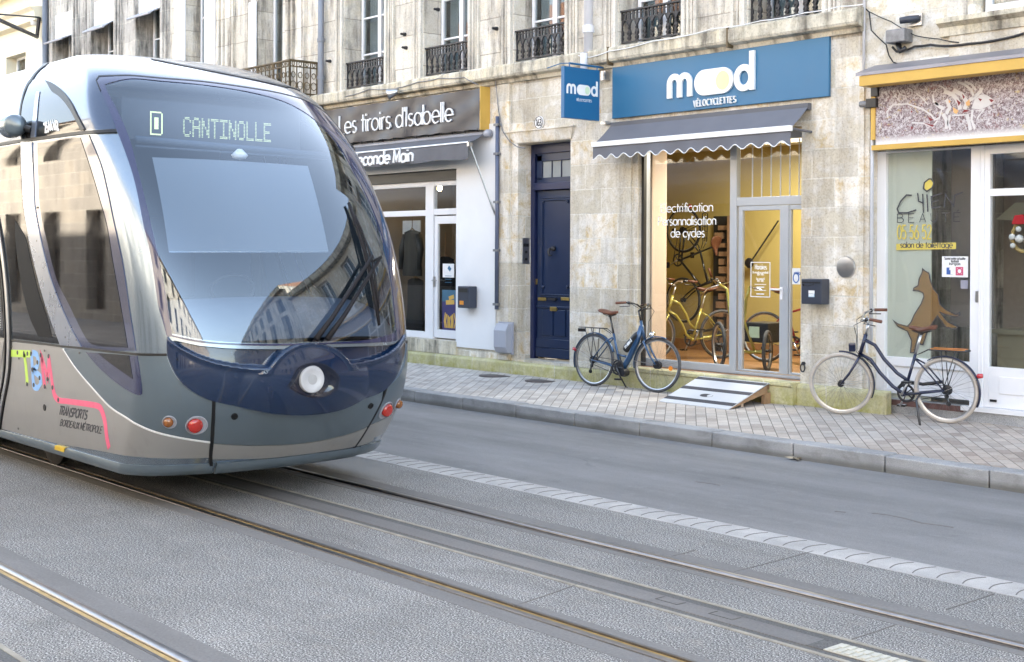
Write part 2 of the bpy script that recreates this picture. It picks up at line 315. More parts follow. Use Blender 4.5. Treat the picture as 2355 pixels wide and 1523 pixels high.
def m_granite(name, a, c_, lo, dirty=0.):
    b = NB(name); p = b.pos(); n = b.noise(p, 190., 3, .75); big = b.noise(p, 2.2, 6, .65)
    c = b.mix(b.ramp(n, (.35, 0.), (.65, 1.)), a, c_); c = b.mix(1., c, b.ramp(big, (.32, .7), (.66, 1.06)), 'MULTIPLY')
    if dirty:
        s_ = b.n('ShaderNodeSeparateXYZ'); b.l(p, s_.inputs[0])
        c = b.mix(b.ramp(b.math('ADD', s_.outputs[2], b.math('MULTIPLY', b.noise(p, 3., 5), .05)), (.05, dirty), (.10, 0.)), c, lo)
        c = b.mix(b.ramp(b.noise(b.vec(p, (1, 1, 2)), 2.3, 6, .7), (.56, 0.), (.72, .55)), c, lo)
    b.bsdf(c, .8, 0, b.bump(n, .35, .004), spec=.3); return b.m
MT = {}
MT['aggregate'] = m_aggregate(); MT['road'] = m_asphalt("road_asphalt", (.17, .166, .166), (.275, .268, .264))
MT['strip_dark'] = m_asphalt("dark_asphalt", (.06, .06, .06), (.17, .166, .16), 90.)
MT['rail_grey'] = m_asphalt("resin_grey", (.15, .143, .138), (.205, .196, .188), 60.)
MT['pavers'] = m_pavers(); MT['kerb'] = m_granite("kerb_granite", (.22, .22, .225), (.50, .495, .49), (.12, .115, .10), .75)
MT['setts'] = m_granite("pale_setts", (.34, .325, .31), (.52, .50, .48), (.3, .28, .25))
MT['joint'] = plain("joint_grey", (.16, .15, .14), .9)
MT['cream_line'] = paint("cream_line", (.36, .33, .27), .8, var=.45, scale=9.)
MT['steel'] = paint("worn_rail_steel", (.30, .285, .28), .34, 1., var=.25, scale=8.)
MT['steel_dk'] = paint("dull_rail_steel", (.16, .145, .135), .45, .8, var=.4, scale=9.)
MT['rust'] = paint("rail_groove_rust_gleam", (.62, .42, .16), .38, .55, var=.4, scale=12.)  # rusty groove with a warm golden gleam painted into its colour
MT['white_steel'] = paint("white_cover", (.52, .50, .43), .6, var=.2, scale=20)
# buildings
MT['stone'] = stone("limestone_blocks", (.60, .535, .43), (.52, .385, .205), (.20, .165, .125), chalk=(.86, .83, .78), sootf=.52, chalkf=.72, ochref=.9, course=.13, mort=(.74, .70, .62))
MT['stone_up'] = stone("weathered_limestone", (.63, .575, .485), (.56, .47, .325), (.15, .132, .11), (.80, .78, .75), 1.05, .52, .85, .45, .4, .2, mort=(.30, .265, .22))
MT['stone_grey'] = stone("sooty_limestone", (.46, .435, .40), (.38, .34, .27), (.07, .066, .062), (.60, .58, .54), .9, .45, .95, .55, .3, .2)
MT['stone_clean'] = stone("patched_limestone", (.64, .58, .47), (.56, .42, .22), (.2, .18, .15), (.86, .85, .82), .8, .5, .25, .85, .5, .05)
MT['plinth'] = stone("mossy_plinth", (.56, .52, .31), (.52, .46, .22), (.15, .14, .09), (.56, .52, .42), .9, .5, .4, .3, .5, -.3, 1.)
MT['cornice'] = stone("stained_cornice", (.62, .565, .45), (.52, .42, .25), (.08, .072, .06), (.68, .65, .58), 1.0, .6, .85, .4, .45, .3)
MT['mould'] = stone("moulded_jambs", (.66, .61, .53), (.47, .40, .27), (.14, .13, .12), (.62, .6, .56), 3., .52, .6, .4, .3, .2)
MT['cream'] = paint("cream_render", (.74, .68, .53), .85, var=.12, bump=.2, spec=.2)
MT['whitewash'] = paint("white_painted_wall", (.78, .78, .785), .7, var=.07, bump=.25, scale=1.6, spec=.3)
MT['white'] = paint("white_frame", (.78, .78, .80), .35, var=.05)
MT['alu'] = paint("grey_aluminium_frame", (.48, .50, .53), .35, .25, var=.08)
MT['dark_frame'] = plain("dark_frame", (.025, .024, .024), .4)
MT['navy'] = paint("navy_door_paint", (.012, .026, .072), .32, var=.18, scale=2.2, bump=.05)
MT['navy_dk'] = paint("navy_frame_paint", (.014, .022, .075), .35, var=.2)
MT['iron'] = paint("cast_iron", (.035, .034, .038), .5, .2, var=.4, scale=14.)
MT['rusty'] = paint("rusty_wrought_iron", (.16, .115, .06), .6, .3, var=.6, scale=7.)
MT['lead'] = paint("lead_pipe", (.20, .215, .25), .5, .3, var=.2)
MT['pipe_white'] = paint("white_pipe", (.66, .67, .72), .5, var=.15)
MT['pipe_blue'] = paint("blue_pipe", (.11, .13, .2), .5, .1, var=.3)
MT['banner'] = paint("charcoal_banner", (.052, .048, .054), .42, var=.15, scale=1.3)
MT['yellow'] = paint("ochre_paint", (.60, .37, .075), .5, var=.12)
MT['awn_grey'] = paint("grey_awning_cloth", (.145, .145, .158), .8, var=.15, spec=.2)
MT['awn_navy'] = paint("slate_awning_cloth", (.155, .158, .18), .8, var=.12, spec=.2)
MT['sign_blue'] = paint("sign_blue", (.022, .135, .265), .42, var=.07, scale=.8)
MT['sign_blue_dk'] = paint("hanging_sign_blue", (.012, .115, .27), .42, var=.05)
MT['letter'] = plain("white_letter", (.82, .82, .82), .4); MT['lime'] = plain("lime_dot", (.72, .80, .38), .5); MT['mint'] = plain("mint_dot", (.62, .76, .55), .5)
MT['shadow_text'] = plain("dark_letter", (.02, .05, .10), .5); MT['black'] = plain("black_plastic", (.014, .014, .016), .4); MT['rubber'] = plain("rubber", (.035, .035, .036), .75)
MT['charcoal'] = plain("charcoal_letter", (.05, .05, .06), .55)
MT['pane'] = glass("window_pane", (.80, .84, .85), 1.25); MT['pane_shop'] = glass("shop_pane", (.93, .94, .93), .85)
MT['room'] = plain("dim_room", (.10, .095, .09), .9); MT['curtain'] = paint("grey_curtain", (.36, .38, .38), .9, var=.25, scale=2)
MT['yellow_wall'] = paint("yellow_wall", (.43, .345, .12), .8, var=.08, scale=1, spec=.2); MT['pink_wall'] = paint("cream_wall", (.74, .58, .46), .8, var=.06)
MT['wood_floor'] = paint("wood_floor", (.36, .19, .08), .5, var=.3, scale=5); MT['wood'] = paint("raw_plywood", (.36, .22, .12), .7, var=.35, scale=9)
MT['paper'] = plain("white_paper", (.80, .80, .80), .8); MT['grey_box'] = paint("grey_plastic", (.36, .37, .42), .5, var=.06)
MT['zinc'] = paint("zinc_sheet", (.30, .295, .33), .45, .5, var=.25, scale=3); MT['box_metal'] = paint("weathered_metal", (.27, .27, .28), .5, .4, var=.45, scale=16)
MT['slate'] = paint("slate_letterbox", (.035, .042, .062), .42, var=.1); MT['brass'] = paint("brass", (.55, .40, .14), .35, .9, var=.25, scale=20)
MT['chrome'] = plain("chrome", (.75, .75, .76), .15, 1.); MT['alloy'] = plain("brushed_alloy", (.55, .55, .56), .32, 1.)
MT['mood_ramp'] = paint("ramp_white", (.56, .57, .59), .6, var=.1); MT['ramp_black'] = paint("grip_tape", (.07, .07, .08), .9, var=.25, scale=20)
# ------------------------------------------------------------ ground, track bed, road, kerb, pavement
def structure(mb, name, mat, **k):
    o = mb.build(name, mat, **k); o['kind'] = 'structure'; return o
XA, XB = -75., 50.
structure(MB().box(-900, 900, -900, 900, -.6, -.32), 'ground', MT['road'])
bed = MB()
for a, b in ((-2.2, 1.20), (1.50, 2.0), (2.3, 2.73), (3.06, 4.48), (4.80, 5.25), (5.585, 6.0), (6.32, 7.0)): bed.box(XA, XB, a, b, -.3, 0)
structure(bed, 'track_bed', MT['aggregate'])
structure(MB().box(XA, XB, 7.31, 10.12, -.3, -.002), 'road', MT['road'])
# pale stone border with scalloped setts
st = MB(); st.box(XA, XB, 7.0, 7.31, -.3, .002)
structure(st, 'stone_border', MT['setts'])
jt = MB(); x = -30.
while x < 12:
    pts = [(x-.032*sin(pi*t)+.012*t, 7.04+.245*t) for t in np.linspace(0, 1, 8)]
    ribbon(jt, pts, .0065, lambda u, v, d: (u, v, .002+d), 0, .0025)
    x += .163+random.uniform(-.006, .006)
structure(jt, 'border_joints', MT['joint'])
kb = MB(); x0 = gz(2316, 1133)[0]-40
for i in range(52):
    a = x0+i*.995; kb.box(a+.004, a+.988, 10.10, 10.325, -.1, .15+.004*sin(i*2.7))
structure(kb, 'kerb', MT['kerb'], bevel=.012)
pv = MB(); pv.add([(XA, 10.325, .146), (XB, 10.325, .146), (XB, 13.2, .213), (XA, 13.2, .213), (XA, 10.325, -.2), (XB, 10.325, -.2), (XB, 13.2, -.2), (XA, 13.2, -.2)],
       [(0, 1, 2, 3), (4, 7, 6, 5), (0, 4, 5, 1), (1, 5, 6, 2), (2, 6, 7, 3), (3, 7, 4, 0)])
structure(pv, 'pavement', MT['pavers'])
def zp(y): return .146+(y-10.325)*.0233
ov = MB().box(XA, XB, -2.42, -2.2, -.3, .14).box(XA, XB, -5.6, -2.42, -.3, .15); structure(ov, 'opposite_pavement', MT['kerb'])
# slab joints and cracks
jn = MB()
for (a, b) in (((2176, 1402), (2286, 1366)), ((1690, 1315), (1870, 1268)), ((1545, 1280), (1600, 1265)), ((1180, 1395), (1340, 1340)), ((1960, 1470), (2060, 1437))):
    p, q = gz(*a), gz(*b); ribbon(jn, [p, ((p[0]+q[0])/2+.006, (p[1]+q[1])/2), q], .008, lambda u, v, d: (u, v, d), 0, .003)
for seq in (((2005, 1180), (2040, 1184), (2080, 1192), (2120, 1203), (2160, 1208), (2192, 1213)), ((1600, 1108), (1640, 1113), (1655, 1116)), ((1920, 1176), (1945, 1178))):
    ribbon(jn, [gz(*p) for p in seq], .016, lambda u, v, d: (u, v, d-.002), 0, .003)
structure(jn, 'pavement_cracks', MT['joint'])
# grooved rails
def rail(y_groove, side, label, gm='rust'):
    """side=+1: running head lies on the far side (+y) of the groove"""
    t = thing('tram_rail', label, 'rail', (-20, y_groove, 0), group='grooved tram rails set in the street')
    s = side; g = .021; X0, X1 = XA, XB
    def yy(a, b): a, b = y_groove+s*a, y_groove+s*b; return (min(a, b), max(a, b))
    prof = [(g, -.006), (g, .0), (g+.008, .007), (g+.03, .0085), (g+.052, .006), (g+.058, -.02)]
    n = 60; xs = np.linspace(X0, X1, n); mb = MB()
    mb.add([(x, y_groove+s*a, z) for x in xs for a, z in prof], [(i*6+k, i*6+k+1, (i+1)*6+k+1, (i+1)*6+k) for i in range(n-1) for k in range(5)])
    mb.build('rail_head', MT['steel'], t, auto=50)
    MB().box(X0, X1, *yy(-g, g), -.06, -.007).build('groove', MT[gm], t)
    MB().box(X0, X1, *yy(-g-.02, -g), -.06, .003).build('guard_lip', MT['steel_dk'], t)
    far = .16 if s > 0 else .125
    MB().box(X0, X1, *yy(g+.058, g+.058+far), -.3, .0015).build('resin_band', MT['rail_grey'], t)
    MB().box(X0, X1, *yy(-g-.02-.075, -g-.02), -.3, .0015).build('resin_band', MT['rail_grey'], t)
    return t
rail(2.84, 1, 'shiny grooved rail of the nearer track, in the bottom left corner')
rail(4.68, -1, 'golden grooved rail of the tram track, the one nearer the camera')
rail(6.113, 1, 'bright grooved rail of the tram track, beside the pale stone border', 'steel_dk')
fill = MB().box(XA, XB, 2.73, 2.745, -.3, 0).box(XA, XB, 4.775, 4.80, -.3, 0).box(XA, XB, 6.0, 6.02, -.3, 0).box(XA, XB, 3.0785, 3.0795, -.3, -.001); 
structure(fill, 'track_bed_edges', MT['aggregate'])
def power_strip(yc, label):
    t = thing('power_rail', label, 'power rail', (-20, yc, 0), group='ground power rails between the running rails')
    MB().box(XA, XB, yc-.085, yc+.07, -.3, .002).build('conductor', MT['rail_grey'], t)
    m = MB().box(XA, XB, yc-.135, yc-.09, -.3, .0).box(XA, XB, yc+.07, yc+.135, -.3, .0); m.build('asphalt_band', MT['strip_dark'], t)
    for a, b in ((yc-.165, yc-.135), (yc+.135, yc+.165)): MB().box(XA, XB, a, b, -.3, .003).build('edge_line', MT['cream_line'], t)
    MB().box(XA, XB, yc-.09, yc-.085, -.3, -.01).build('slot', MT['black'], t)
    return t
pr_ = power_strip(5.418, 'flat ground power rail edged by two cream lines in the tram track')
power_strip(2.15, 'flat ground power rail of the nearer track, at the bottom left corner')
for (a, b) in (((1530, 1372), (1560, 1382)), ((1650, 1406), (1690, 1417))):
    x0 = gz(*a)[0]; m = MB(); 
    for q in (0, .16): m.box(x0+q, x0+q+.006, 5.40, 5.475, .002, .0035)
    m.box(x0+.006, x0+.16, 5.40, 5.405, .002, .0035); m.build('inset_plate', MT['black'], pr_)
xw = gz(1905, 1492)[0]; m = MB().box(xw, xw+1.6, 5.335, 5.487, .002, .006)
for k in range(34): m.box(xw+.02+k*.046, xw+.045+k*.046, 5.345, 5.405, .006, .011).box(xw+.03+k*.046, xw+.055+k*.046, 5.415, 5.477, .006, .011)
m.build('ribbed_cover', MT['white_steel'], pr_); MB().box(xw-.10, xw, 5.333, 5.489, .002, .004).build('joint_cover', MT['strip_dark'], pr_)
# ------------------------------------------------------------ buildings
YF = 12.42
def wall_open(mb, x0, x1, z0, z1, ops, y, th):
    """front wall in the plane y with rectangular openings and their reveals"""
    xs = sorted({x0, x1, *[o[0] for o in ops], *[o[1] for o in ops]}); zs = sorted({z0, z1, *[o[2] for o in ops], *[o[3] for o in ops]})
    xs = [v for v in xs if x0 <= v <= x1]; zs = [v for v in zs if z0 <= v <= z1]
    for a, b in zip(xs[:-1], xs[1:]):
        for c, d in zip(zs[:-1], zs[1:]):
            mx, mz = (a+b)/2, (c+d)/2
            if any(o[0] < mx < o[1] and o[2] < mz < o[3] for o in ops): continue
            mb.add([(a, y, c), (b, y, c), (b, y, d), (a, y, d)], [(0, 1, 2, 3)]); mb.add([(a, y+th, c), (b, y+th, c), (b, y+th, d), (a, y+th, d)], [(0, 3, 2, 1)])
    for a, b, c, d in ops:
        for q in (((a, c), (a, d)), ((b, d), (b, c)), ((a, d), (b, d)), ((b, c), (a, c))):
            (p1, q1), (p2, q2) = q; mb.add([(p1, y, q1), (p2, y, q2), (p2, y+th, q2), (p1, y+th, q1)], [(0, 1, 2, 3)])
    mb.add([(x0, y, z0), (x0, y, z1), (x0, y+th, z1), (x0, y+th, z0), (x1, y, z0), (x1, y, z1), (x1, y+th, z1), (x1, y+th, z0), ], [(0, 1, 2, 3), (4, 7, 6, 5), (1, 5, 6, 2)])
def noflip(mb, name, mat, parent):
    me = bpy.data.meshes.new(name); me.from_pydata(mb.v, [], mb.f); me.update(); return link(me, name, mat, parent)
def window(parent, x0, x1, z0, z1, y, rails=(), mull=True, fr=.055, mat='white', th=.06, pane='pane', back=True, curtain=0., name='window', pl=None):
    m = MB().box(x0, x0+fr, y, y+th, z0, z1).box(x1-fr, x1, y, y+th, z0, z1).box(x0+fr, x1-fr, y, y+th, z0, z0+fr*1.4).box(x0+fr, x1-fr, y, y+th, z1-fr, z1)
    xm = (x0+x1)/2
    if mull: m.box(xm-fr*.8, xm+fr*.8, y-.012, y+th-.002, z0+fr*1.4, z1-fr)
    for r in rails:
        if mull: m.box(x0+fr, xm-fr*.8, y+.008, y+th-.01, r-.016, r+.016).box(xm+fr*.8, x1-fr, y+.008, y+th-.01, r-.016, r+.016)
        else: m.box(x0+fr, x1-fr, y+.008, y+th-.01, r-.016, r+.016)
    f = m.build(name, MT[mat], parent, bevel=.006)
    MB().box(x0+fr*.6, x1-fr*.6, y+th*.45, y+th*.45+.006, z0+fr, z1-fr*.6).build('pane', MT[pane], f, label=pl)
    if back: MB().box(x0-.3, x1+.3, y+.9, y+.93, z0-.3, z1+.3).build('room_back', MT['room'], f)
    if curtain:
        c = MB()
        for xa, xb in ((x0+.03, x0+.03+(x1-x0)*curtain), (x1-.03-(x1-x0)*curtain, x1-.03)):
            c.grid(lambda u, v, xa=xa, xb=xb: (xa+(xb-xa)*u, y+th+.1+.02*sin(u*38), z0+(z1-z0)*v), 24, 1)
        c.build('curtain', MT['curtain'], f, smooth=True)
    return f
def railing(parent, x0, x1, z0, z1, y, n):
    """cast-iron balconet: pierced frieze over spindle-shaped cut-outs"""
    m = MB(); H = z1-z0; zf = z1-.13
    m.box(x0-.03, x1+.03, y-.03, y+.03, z1-.022, z1); m.box(x0, x1, y-.011, y+.011, zf-.012, zf); m.box(x0, x1, y-.011, y+.011, z1-.06, z1-.05); m.box(x0, x1, y-.013, y+.013, z0+.02, z0+.04)
    k = n*2
    for i in range(k+1):
        xx = x0+(x1-x0)*i/k; m.box(xx-.016, xx+.016, y-.009, y+.009, zf, z1-.022)
    step = (x1-x0)/n
    prof = [(1.0, .50), (.97, .36), (.9, .24), (.82, .15), (.72, .09), (.66, .13), (.60, .09), (.50, .19), (.40, .25), (.32, .24), (.26, .12), (.2, .20), (.12, .22), (.06, .12), (.0, .26)]
    hz = zf-.012-(z0+.04)
    for i in range(n+1):
        xc = x0+step*i; L = [(xc-step*wd, z0+.04+hz*t) for t, wd in prof]; R = [(xc+step*wd, z0+.04+hz*t) for t, wd in prof]
        if i == 0: L = [(x0-.002, z) for _, z in L]
        if i == n: R = [(x1+.002, z) for _, z in R]
        for q in range(len(prof)-1):
            m.add([(L[q][0], y-.009, L[q][1]), (R[q][0], y-.009, R[q][1]), (R[q+1][0], y-.009, R[q+1][1]), (L[q+1][0], y-.009, L[q+1][1]),
                   (L[q][0], y+.009, L[q][1]), (R[q][0], y+.009, R[q][1]), (R[q+1][0], y+.009, R[q+1][1]), (L[q+1][0], y+.009, L[q+1][1])],
                  [(0, 1, 2, 3), (7, 6, 5, 4), (0, 3, 7, 4), (1, 5, 6, 2)])
        if 0 < i < n:
            for zc, r in ((.36, .028), (.13, .024), (.62, .016)):
                m.lathe([(r*.55, -.016), (r, -.016), (r, .0), (r*.55, 0)], (xc, y-.004, z0+.04+hz*zc), (0, 1, 0), 10, True)
            m.tube([(xc-step*.3, y-.008, zf-.02), (xc, y-.012, zf-.02-hz*.3), (xc+step*.3, y-.008, zf-.02)], .006, 5)
    return m.build('balcony_railing', MT['iron'], parent)
def roofed(parent, x0, x1, ztop, ydeep, mat):
    """roof, rear wall and party walls, so that the block shades the street as it does"""
    m = MB().box(x0, x1, ydeep, ydeep+.3, .2, ztop).box(x0+.01, x0+.25, YF+.46, ydeep, .2, ztop).box(x1-.25, x1-.01, YF+.46, ydeep, .2, ztop); m.build('rear_wall', MT['stone_grey'], parent)
    ym = (YF+ydeep)/2
    MB().prism([(x0-.02, YF-.35, ztop+.02), (x0-.02, ydeep+.5, ztop+.02), (x0-.02, ym, ztop+1.3)], (x1-x0+.04, 0, 0)).build('roof', MT['roof'], parent)
    MB().box(x0, x1, YF-.34, YF+.1, ztop-.4, ztop).build('eaves_cornice', MT[mat], parent)
MT['roof'] = paint("clay_roof", (.34, .17, .10), .8, var=.4, scale=6)
# --- the shop building
DX0, DX1 = -19.42, -8.33
D = thing('stone_building', 'pale limestone building with iron window railings above three shopfront doors', 'building', (-13.9, YF, 0))
WIN = [(-18.6, -17.41), (-16.38, -15.25), (-14.23, -13.13), (-12.11, -11.0), (-9.95, -8.88)]
ZS = 4.68
Lz_ = fy(1260, 325, YF)[1]
DR = (fy(1190, 700, YF)[0], fy(1312, 400, YF)[0], .40, Lz_)                      # blue street door
MO = (fy(1466, 600, YF)[0], fy(1842, 600, YF)[0], .46, 3.42)                       # bicycle shop
IS = (-18.9, fy(1051, 600, YF)[0], .58, fy(1050, 388, YF)[1])                       # clothes shop
wb = MB(); wall_open(wb, DX0, DX1, .0, 4.36, [DR, MO, IS], YF, .45); noflip(wb, 'ground_floor_wall', MT['stone'], D)
wu = MB(); wall_open(wu, DX0, DX1, 4.36, 9.0, [(a, b, ZS, 7.3) for a, b in WIN]+[(a, b, 7.75, 8.6) for a, b in WIN], YF, .45); noflip(wu, 'upper_wall', MT['stone_up'], D)
roofed(D, DX0, DX1, 9.0, 19.5, 'cornice')
c = MB(); Y1 = YF-.17
c.prism([(DX0, YF, 4.40), (DX0, YF-.05, 4.40), (DX0, YF-.07, 4.45), (DX0, Y1+.02, 4.47), (DX0, Y1, 4.50), (DX0, Y1, 4.63), (DX0, Y1+.02, 4.655), (DX0, YF, 4.67)], (DX1-DX0+.02, 0, 0)).build('string_course', MT['cornice'], D)
for px in (1397, 1672): MB().box(fy(px, 120, Y1)[0]-.012, fy(px, 120, Y1)[0]+.012, Y1-.004, Y1+.1, 4.42, 4.66).build('iron_cramp', MT['rusty'], D)
for i, (a, b) in enumerate(WIN):
    for j, (za, zb) in enumerate(((ZS, 7.3), (7.75, 8.6))):
        window(D, a+.05, b-.05, za, zb-.05, YF+.30, rails=[za+.62, za+1.24, za+1.86], curtain=.34 if (i+j) % 2 == 0 else .2)
    railing(D, a+.01, b-.01, ZS+.015, 5.15, YF+.045, 8)
    m = MB()
    for s, e in ((a, -1), (b, 1)):                                             # moulded jambs
        for o0, o1, d in ((0.02, .07, .055), (.085, .12, .03), (.15, .17, .02), (.21, .25, .035)):
            m.box(min(s+e*o0, s+e*o1), max(s+e*o0, s+e*o1), YF-d, YF+.01, 4.671, 7.6)
    m.build('window_surround', MT['mould'], D)
# plinth
pl = MB(); pl.prism([(DX0, YF+.03, .0), (DX0, 12.30, .0), (DX0, 12.30, .335), (DX0, 12.315, .36), (DX0, YF+.03, .375)], (DR[0]-.02-DX0, 0, 0))
pl.prism([(DR[0]-.02, YF+.34, .0), (DR[0]-.02, 12.30, .0), (DR[0]-.02, 12.30, .335), (DR[0]-.02, 12.315, .36), (DR[0]-.02, YF+.34, .385)], (DR[1]-DR[0]+.04, 0, 0))
pl.prism([(DR[1]+.02, YF+.03, .0), (DR[1]+.02, 12.30, .0), (DR[1]+.02, 12.30, .335), (DR[1]+.02, 12.32, .36), (DR[1]+.02, YF+.03, .375)], (MO[0]-DR[1]-.02, 0, 0))
xr = fy(1838, 900, 12.3)[0]
pl.prism([(MO[0], YF+.3, .0), (MO[0], 12.27, .0), (MO[0], 12.27, .40), (MO[0], 12.25, .41), (MO[0], 12.25, .455), (MO[0], YF+.3, .462)], (MO[1]-MO[0]+.0, 0, 0))
xe = fy(2030, 905, 12.28)[0]
pl.prism([(MO[1]+.003, YF+.03, .0), (MO[1]+.003, 12.345, .0), (MO[1]+.003, 12.345, .40), (MO[1]+.003, 12.36, .43), (MO[1]+.003, YF+.03, .45)], (xe-MO[1], 0, 0))
pl.build('plinth', MT['plinth'], D, bevel=.008)
# pilasters and door stonework
pil = MB(); xa, xb = fy(1150, 500, YF)[0], fy(1176, 500, YF)[0]
pil.box(xa, xb, YF-.05, YF+.01, .376, 4.39).box(DR[1]+.20, MO[0]-.10, YF-.022, YF+.01, .376, 3.45); pil.build('pilaster', MT['stone'], D)
lx0, lx1 = fy(1163, 300, YF)[0], fy(1322, 300, YF)[0]
MB().prism([(lx0, YF-.05, Lz_+.165), (lx1, YF-.05, Lz_+.165), (DR[1]+.02, YF-.015, Lz_+.01), (DR[0]-.02, YF-.015, Lz_+.01)], (0, .06, 0)).box(lx0-.02, lx1+.02, YF-.065, YF+.01, Lz_+.166, Lz_+.185).build('door_lintel', MT['stone'], D)
# --- the blue street door (set back)
yd = YF+.25; x0, x1, z0, z1 = DR
fw_ = fy(1228, 500, yd)[0]-fy(1210, 500, yd)[0]
xl = fy(1210, 600, yd)[0]
MB().box(x0, xl, yd+.02, yd+.12, z0, z1).build('door_reveal_panel', MT['stone'], D)
df = MB().box(xl, xl+fw_, yd, yd+.1, z0, z1).box(x1-.045, x1, yd, yd+.1, z0, z1).box(xl+fw_, x1-.045, yd, yd+.1, z1-.14, z1)
zt = fy(1260, 437, yd)[1]; zt2 = fy(1260, 420, yd)[1]
df.box(xl+fw_, x1-.045, yd-.03, yd+.1, zt, zt2).box(xl, xl+.03, yd-.02, yd, z0, z1-.02)
dfo = df.build('door_frame', MT['navy_dk'], D, bevel=.008)
za, zb = zt2+.045, z1-.16; xa_, xb_ = xl+fw_+.02, x1-.05
tl = MB().box(xa_, xb_, yd+.03, yd+.07, zt2, za+.03).box(xa_, xb_, yd+.03, yd+.07, zb-.09, zb+.03).box(xa_, xa_+.11, yd+.03, yd+.07, za, zb).box(xb_-.05, xb_, yd+.03, yd+.07, za, zb)
for k in range(1, 4): xx = xa_+.11+(xb_-xa_-.16)*k/4; tl.box(xx-.006, xx+.006, yd+.035, yd+.055, za, zb)
tlo = tl.build('fanlight', MT['navy'], D, bevel=.005); MB().box(xa_+.1, xb_-.04, yd+.055, yd+.06, za, zb).build('pane', MT['frost'] if 'frost' in MT else MT['curtain'], tlo)
zd = z0+.03
leaf = MB().box(xa_, xb_, yd+.045, yd+.095, zd, zt-.005)
zm1 = fy(1260, 680, yd)[1]; zm2 = fy(1260, 700, yd)[1]; zp2 = fy(1260, 772, yd)[1]; zp1 = fy(1260, 712, yd)[1]; zu = fy(1260, 458, yd)[1]
pa, pb = xa_+.11, xb_-.055
for a, b, c, d, e in ((pa-.03, pb+.03, zm1-.03, zu+.03, .012), ):
    for q, (o_, dp) in enumerate(((0, .014), (.03, .026))):
        leaf.box(a+o_, b-o_, yd+.045-dp, yd+.05, d-o_-.022, d-o_).box(a+o_, b-o_, yd+.045-dp, yd+.05, c+o_, c+o_+.022).box(a+o_, a+o_+.022, yd+.045-dp, yd+.05, c+o_+.022, d-o_-.022).box(b-o_-.022, b-o_, yd+.045-dp, yd+.05, c+o_+.022, d-o_-.022)
leaf.box(xa_, xb_, yd+.022, yd+.045, zm2-.055, zm2-.025)
for k in range(3):
    a = pa+(pb-pa)*k/3+.02; b = pa+(pb-pa)*(k+1)/3-.02; leaf.box(a, b, yd+.028, yd+.045, zp2, zp1)
leaf.box(xa_, xb_, yd+.03, yd+.045, zd+.14, zp2-.05).box(xa_, xb_, yd+.02, yd+.045, zd, zd+.135)
dleaf = leaf.build('door', MT['navy'], D, bevel=.007)
m = MB(); kx, kz = fy(1269, 580, yd)[0], fy(1269, 580, yd)[1]
m.lathe([(.0, -.06), (.03, -.055), (.038, -.02), (.03, 0)], (kx+.01, yd+.045, kz+.05), (0, 1, 0), 14); m.tube([(kx-.02, yd-.02, kz+.06), (kx-.035, yd-.035, kz-.0), (kx-.01, yd-.04, kz-.05), (kx+.03, yd-.025, kz-.045)], [.016, .02, .018, .01], 8)
m.build('door_knocker', MT['iron'], dleaf, smooth=True)
for px in (1245, 1298): c0 = fy(px, 688, yd); MB().box(c0[0]-.085, c0[0]+.085, yd+.008, yd+.022, c0[1]-.022, c0[1]+.022).build('brass_plate', MT['brass'], dleaf, bevel=.004)
c0 = fy(1270, 711, yd); MB().box(c0[0]-.07, c0[0]+.07, yd+.015, yd+.04, c0[1]-.03, c0[1]+.03).build('letter_slot', MT['brass'], dleaf, bevel=.004)
c0 = fy(1270, 688, yd); MB().box(c0[0]-.1, c0[0]+.09, yd-.004, yd+.02, c0[1]-.012, c0[1]+.012).lathe([(.0, -.05), (.02, -.05), (.024, -.02), (.012, 0)], (c0[0]+.07, yd+.02, c0[1]), (0, 1, 0), 12).build('door_bolt', MT['iron'], dleaf)
for px, py in ((1244, 464), (1301, 463), (1245, 660), (1301, 660)): c0 = fy(px, py, yd); MB().lathe([(.028, 0), (.026, -.015), (.010, -.03), (0, -.032)], (c0[0], yd+.045, c0[1]), (0, 1, 0), 10).build('door_stud', MT['navy'], dleaf, smooth=True)
c0 = fy(1229, 648, yd); MB().box(c0[0]-.02, c0[0]+.02, yd+.035, yd+.045, c0[1]-.04, c0[1]+.04).build('keyhole_plate', MT['brass'], dleaf)
# --- bicycle shop front
ym = YF+.12; X = lambda px, py=700, y=ym: fy(px, py, y)[0]; Z = lambda px, py, y=ym: fy(px, py, y)[1]
xL, xP, xM0, xM1, xR = MO[0], X(1485), X(1677), X(1692), MO[1]
zS, zG = .466, Z(1580, 832)
sf = MB()
sf.box(xL, xP, ym, ym+.08, zS, 3.4).box(xM0, xM1, ym, ym+.08, zS, 3.4).box(xP, xM0, ym+.004, ym+.08, zS, zG).box(xP, xM0, ym+.004, ym+.08, 3.3, 3.4)
zH0, zH1 = Z(1740, 473), Z(1740, 453)
sf.box(xM1, xR, ym+.004, ym+.08, zH0, zH1).box(xM1, xR, ym+.004, ym+.08, 3.3, 3.4).box(xM1, xR, ym+.0, ym+.09, zS, zS+.035)
shopf = sf.build('shop_window', MT['alu'], D, bevel=.006)
MB().box(xP-.01, xM0+.01, ym+.04, ym+.048, zG-.01, 3.31).build('pane', MT['pane_shop'], shopf)
MB().box(xM1-.01, xR, ym+.04, ym+.048, zH1-.01, 3.31).build('pane', MT['pane_shop'], shopf)
MB().box(xL-.0, xL+.045, ym-.05, ym, zS, 3.42).build('edge_trim', MT['dark_frame'], shopf)
m = MB()
for k in range(6): xx = X(1718+k*21.5, 400); m.box(xx-.006, xx+.006, ym+.10, ym+.112, zH1, 3.3)
m.build('window_bars', MT['white'], shopf)
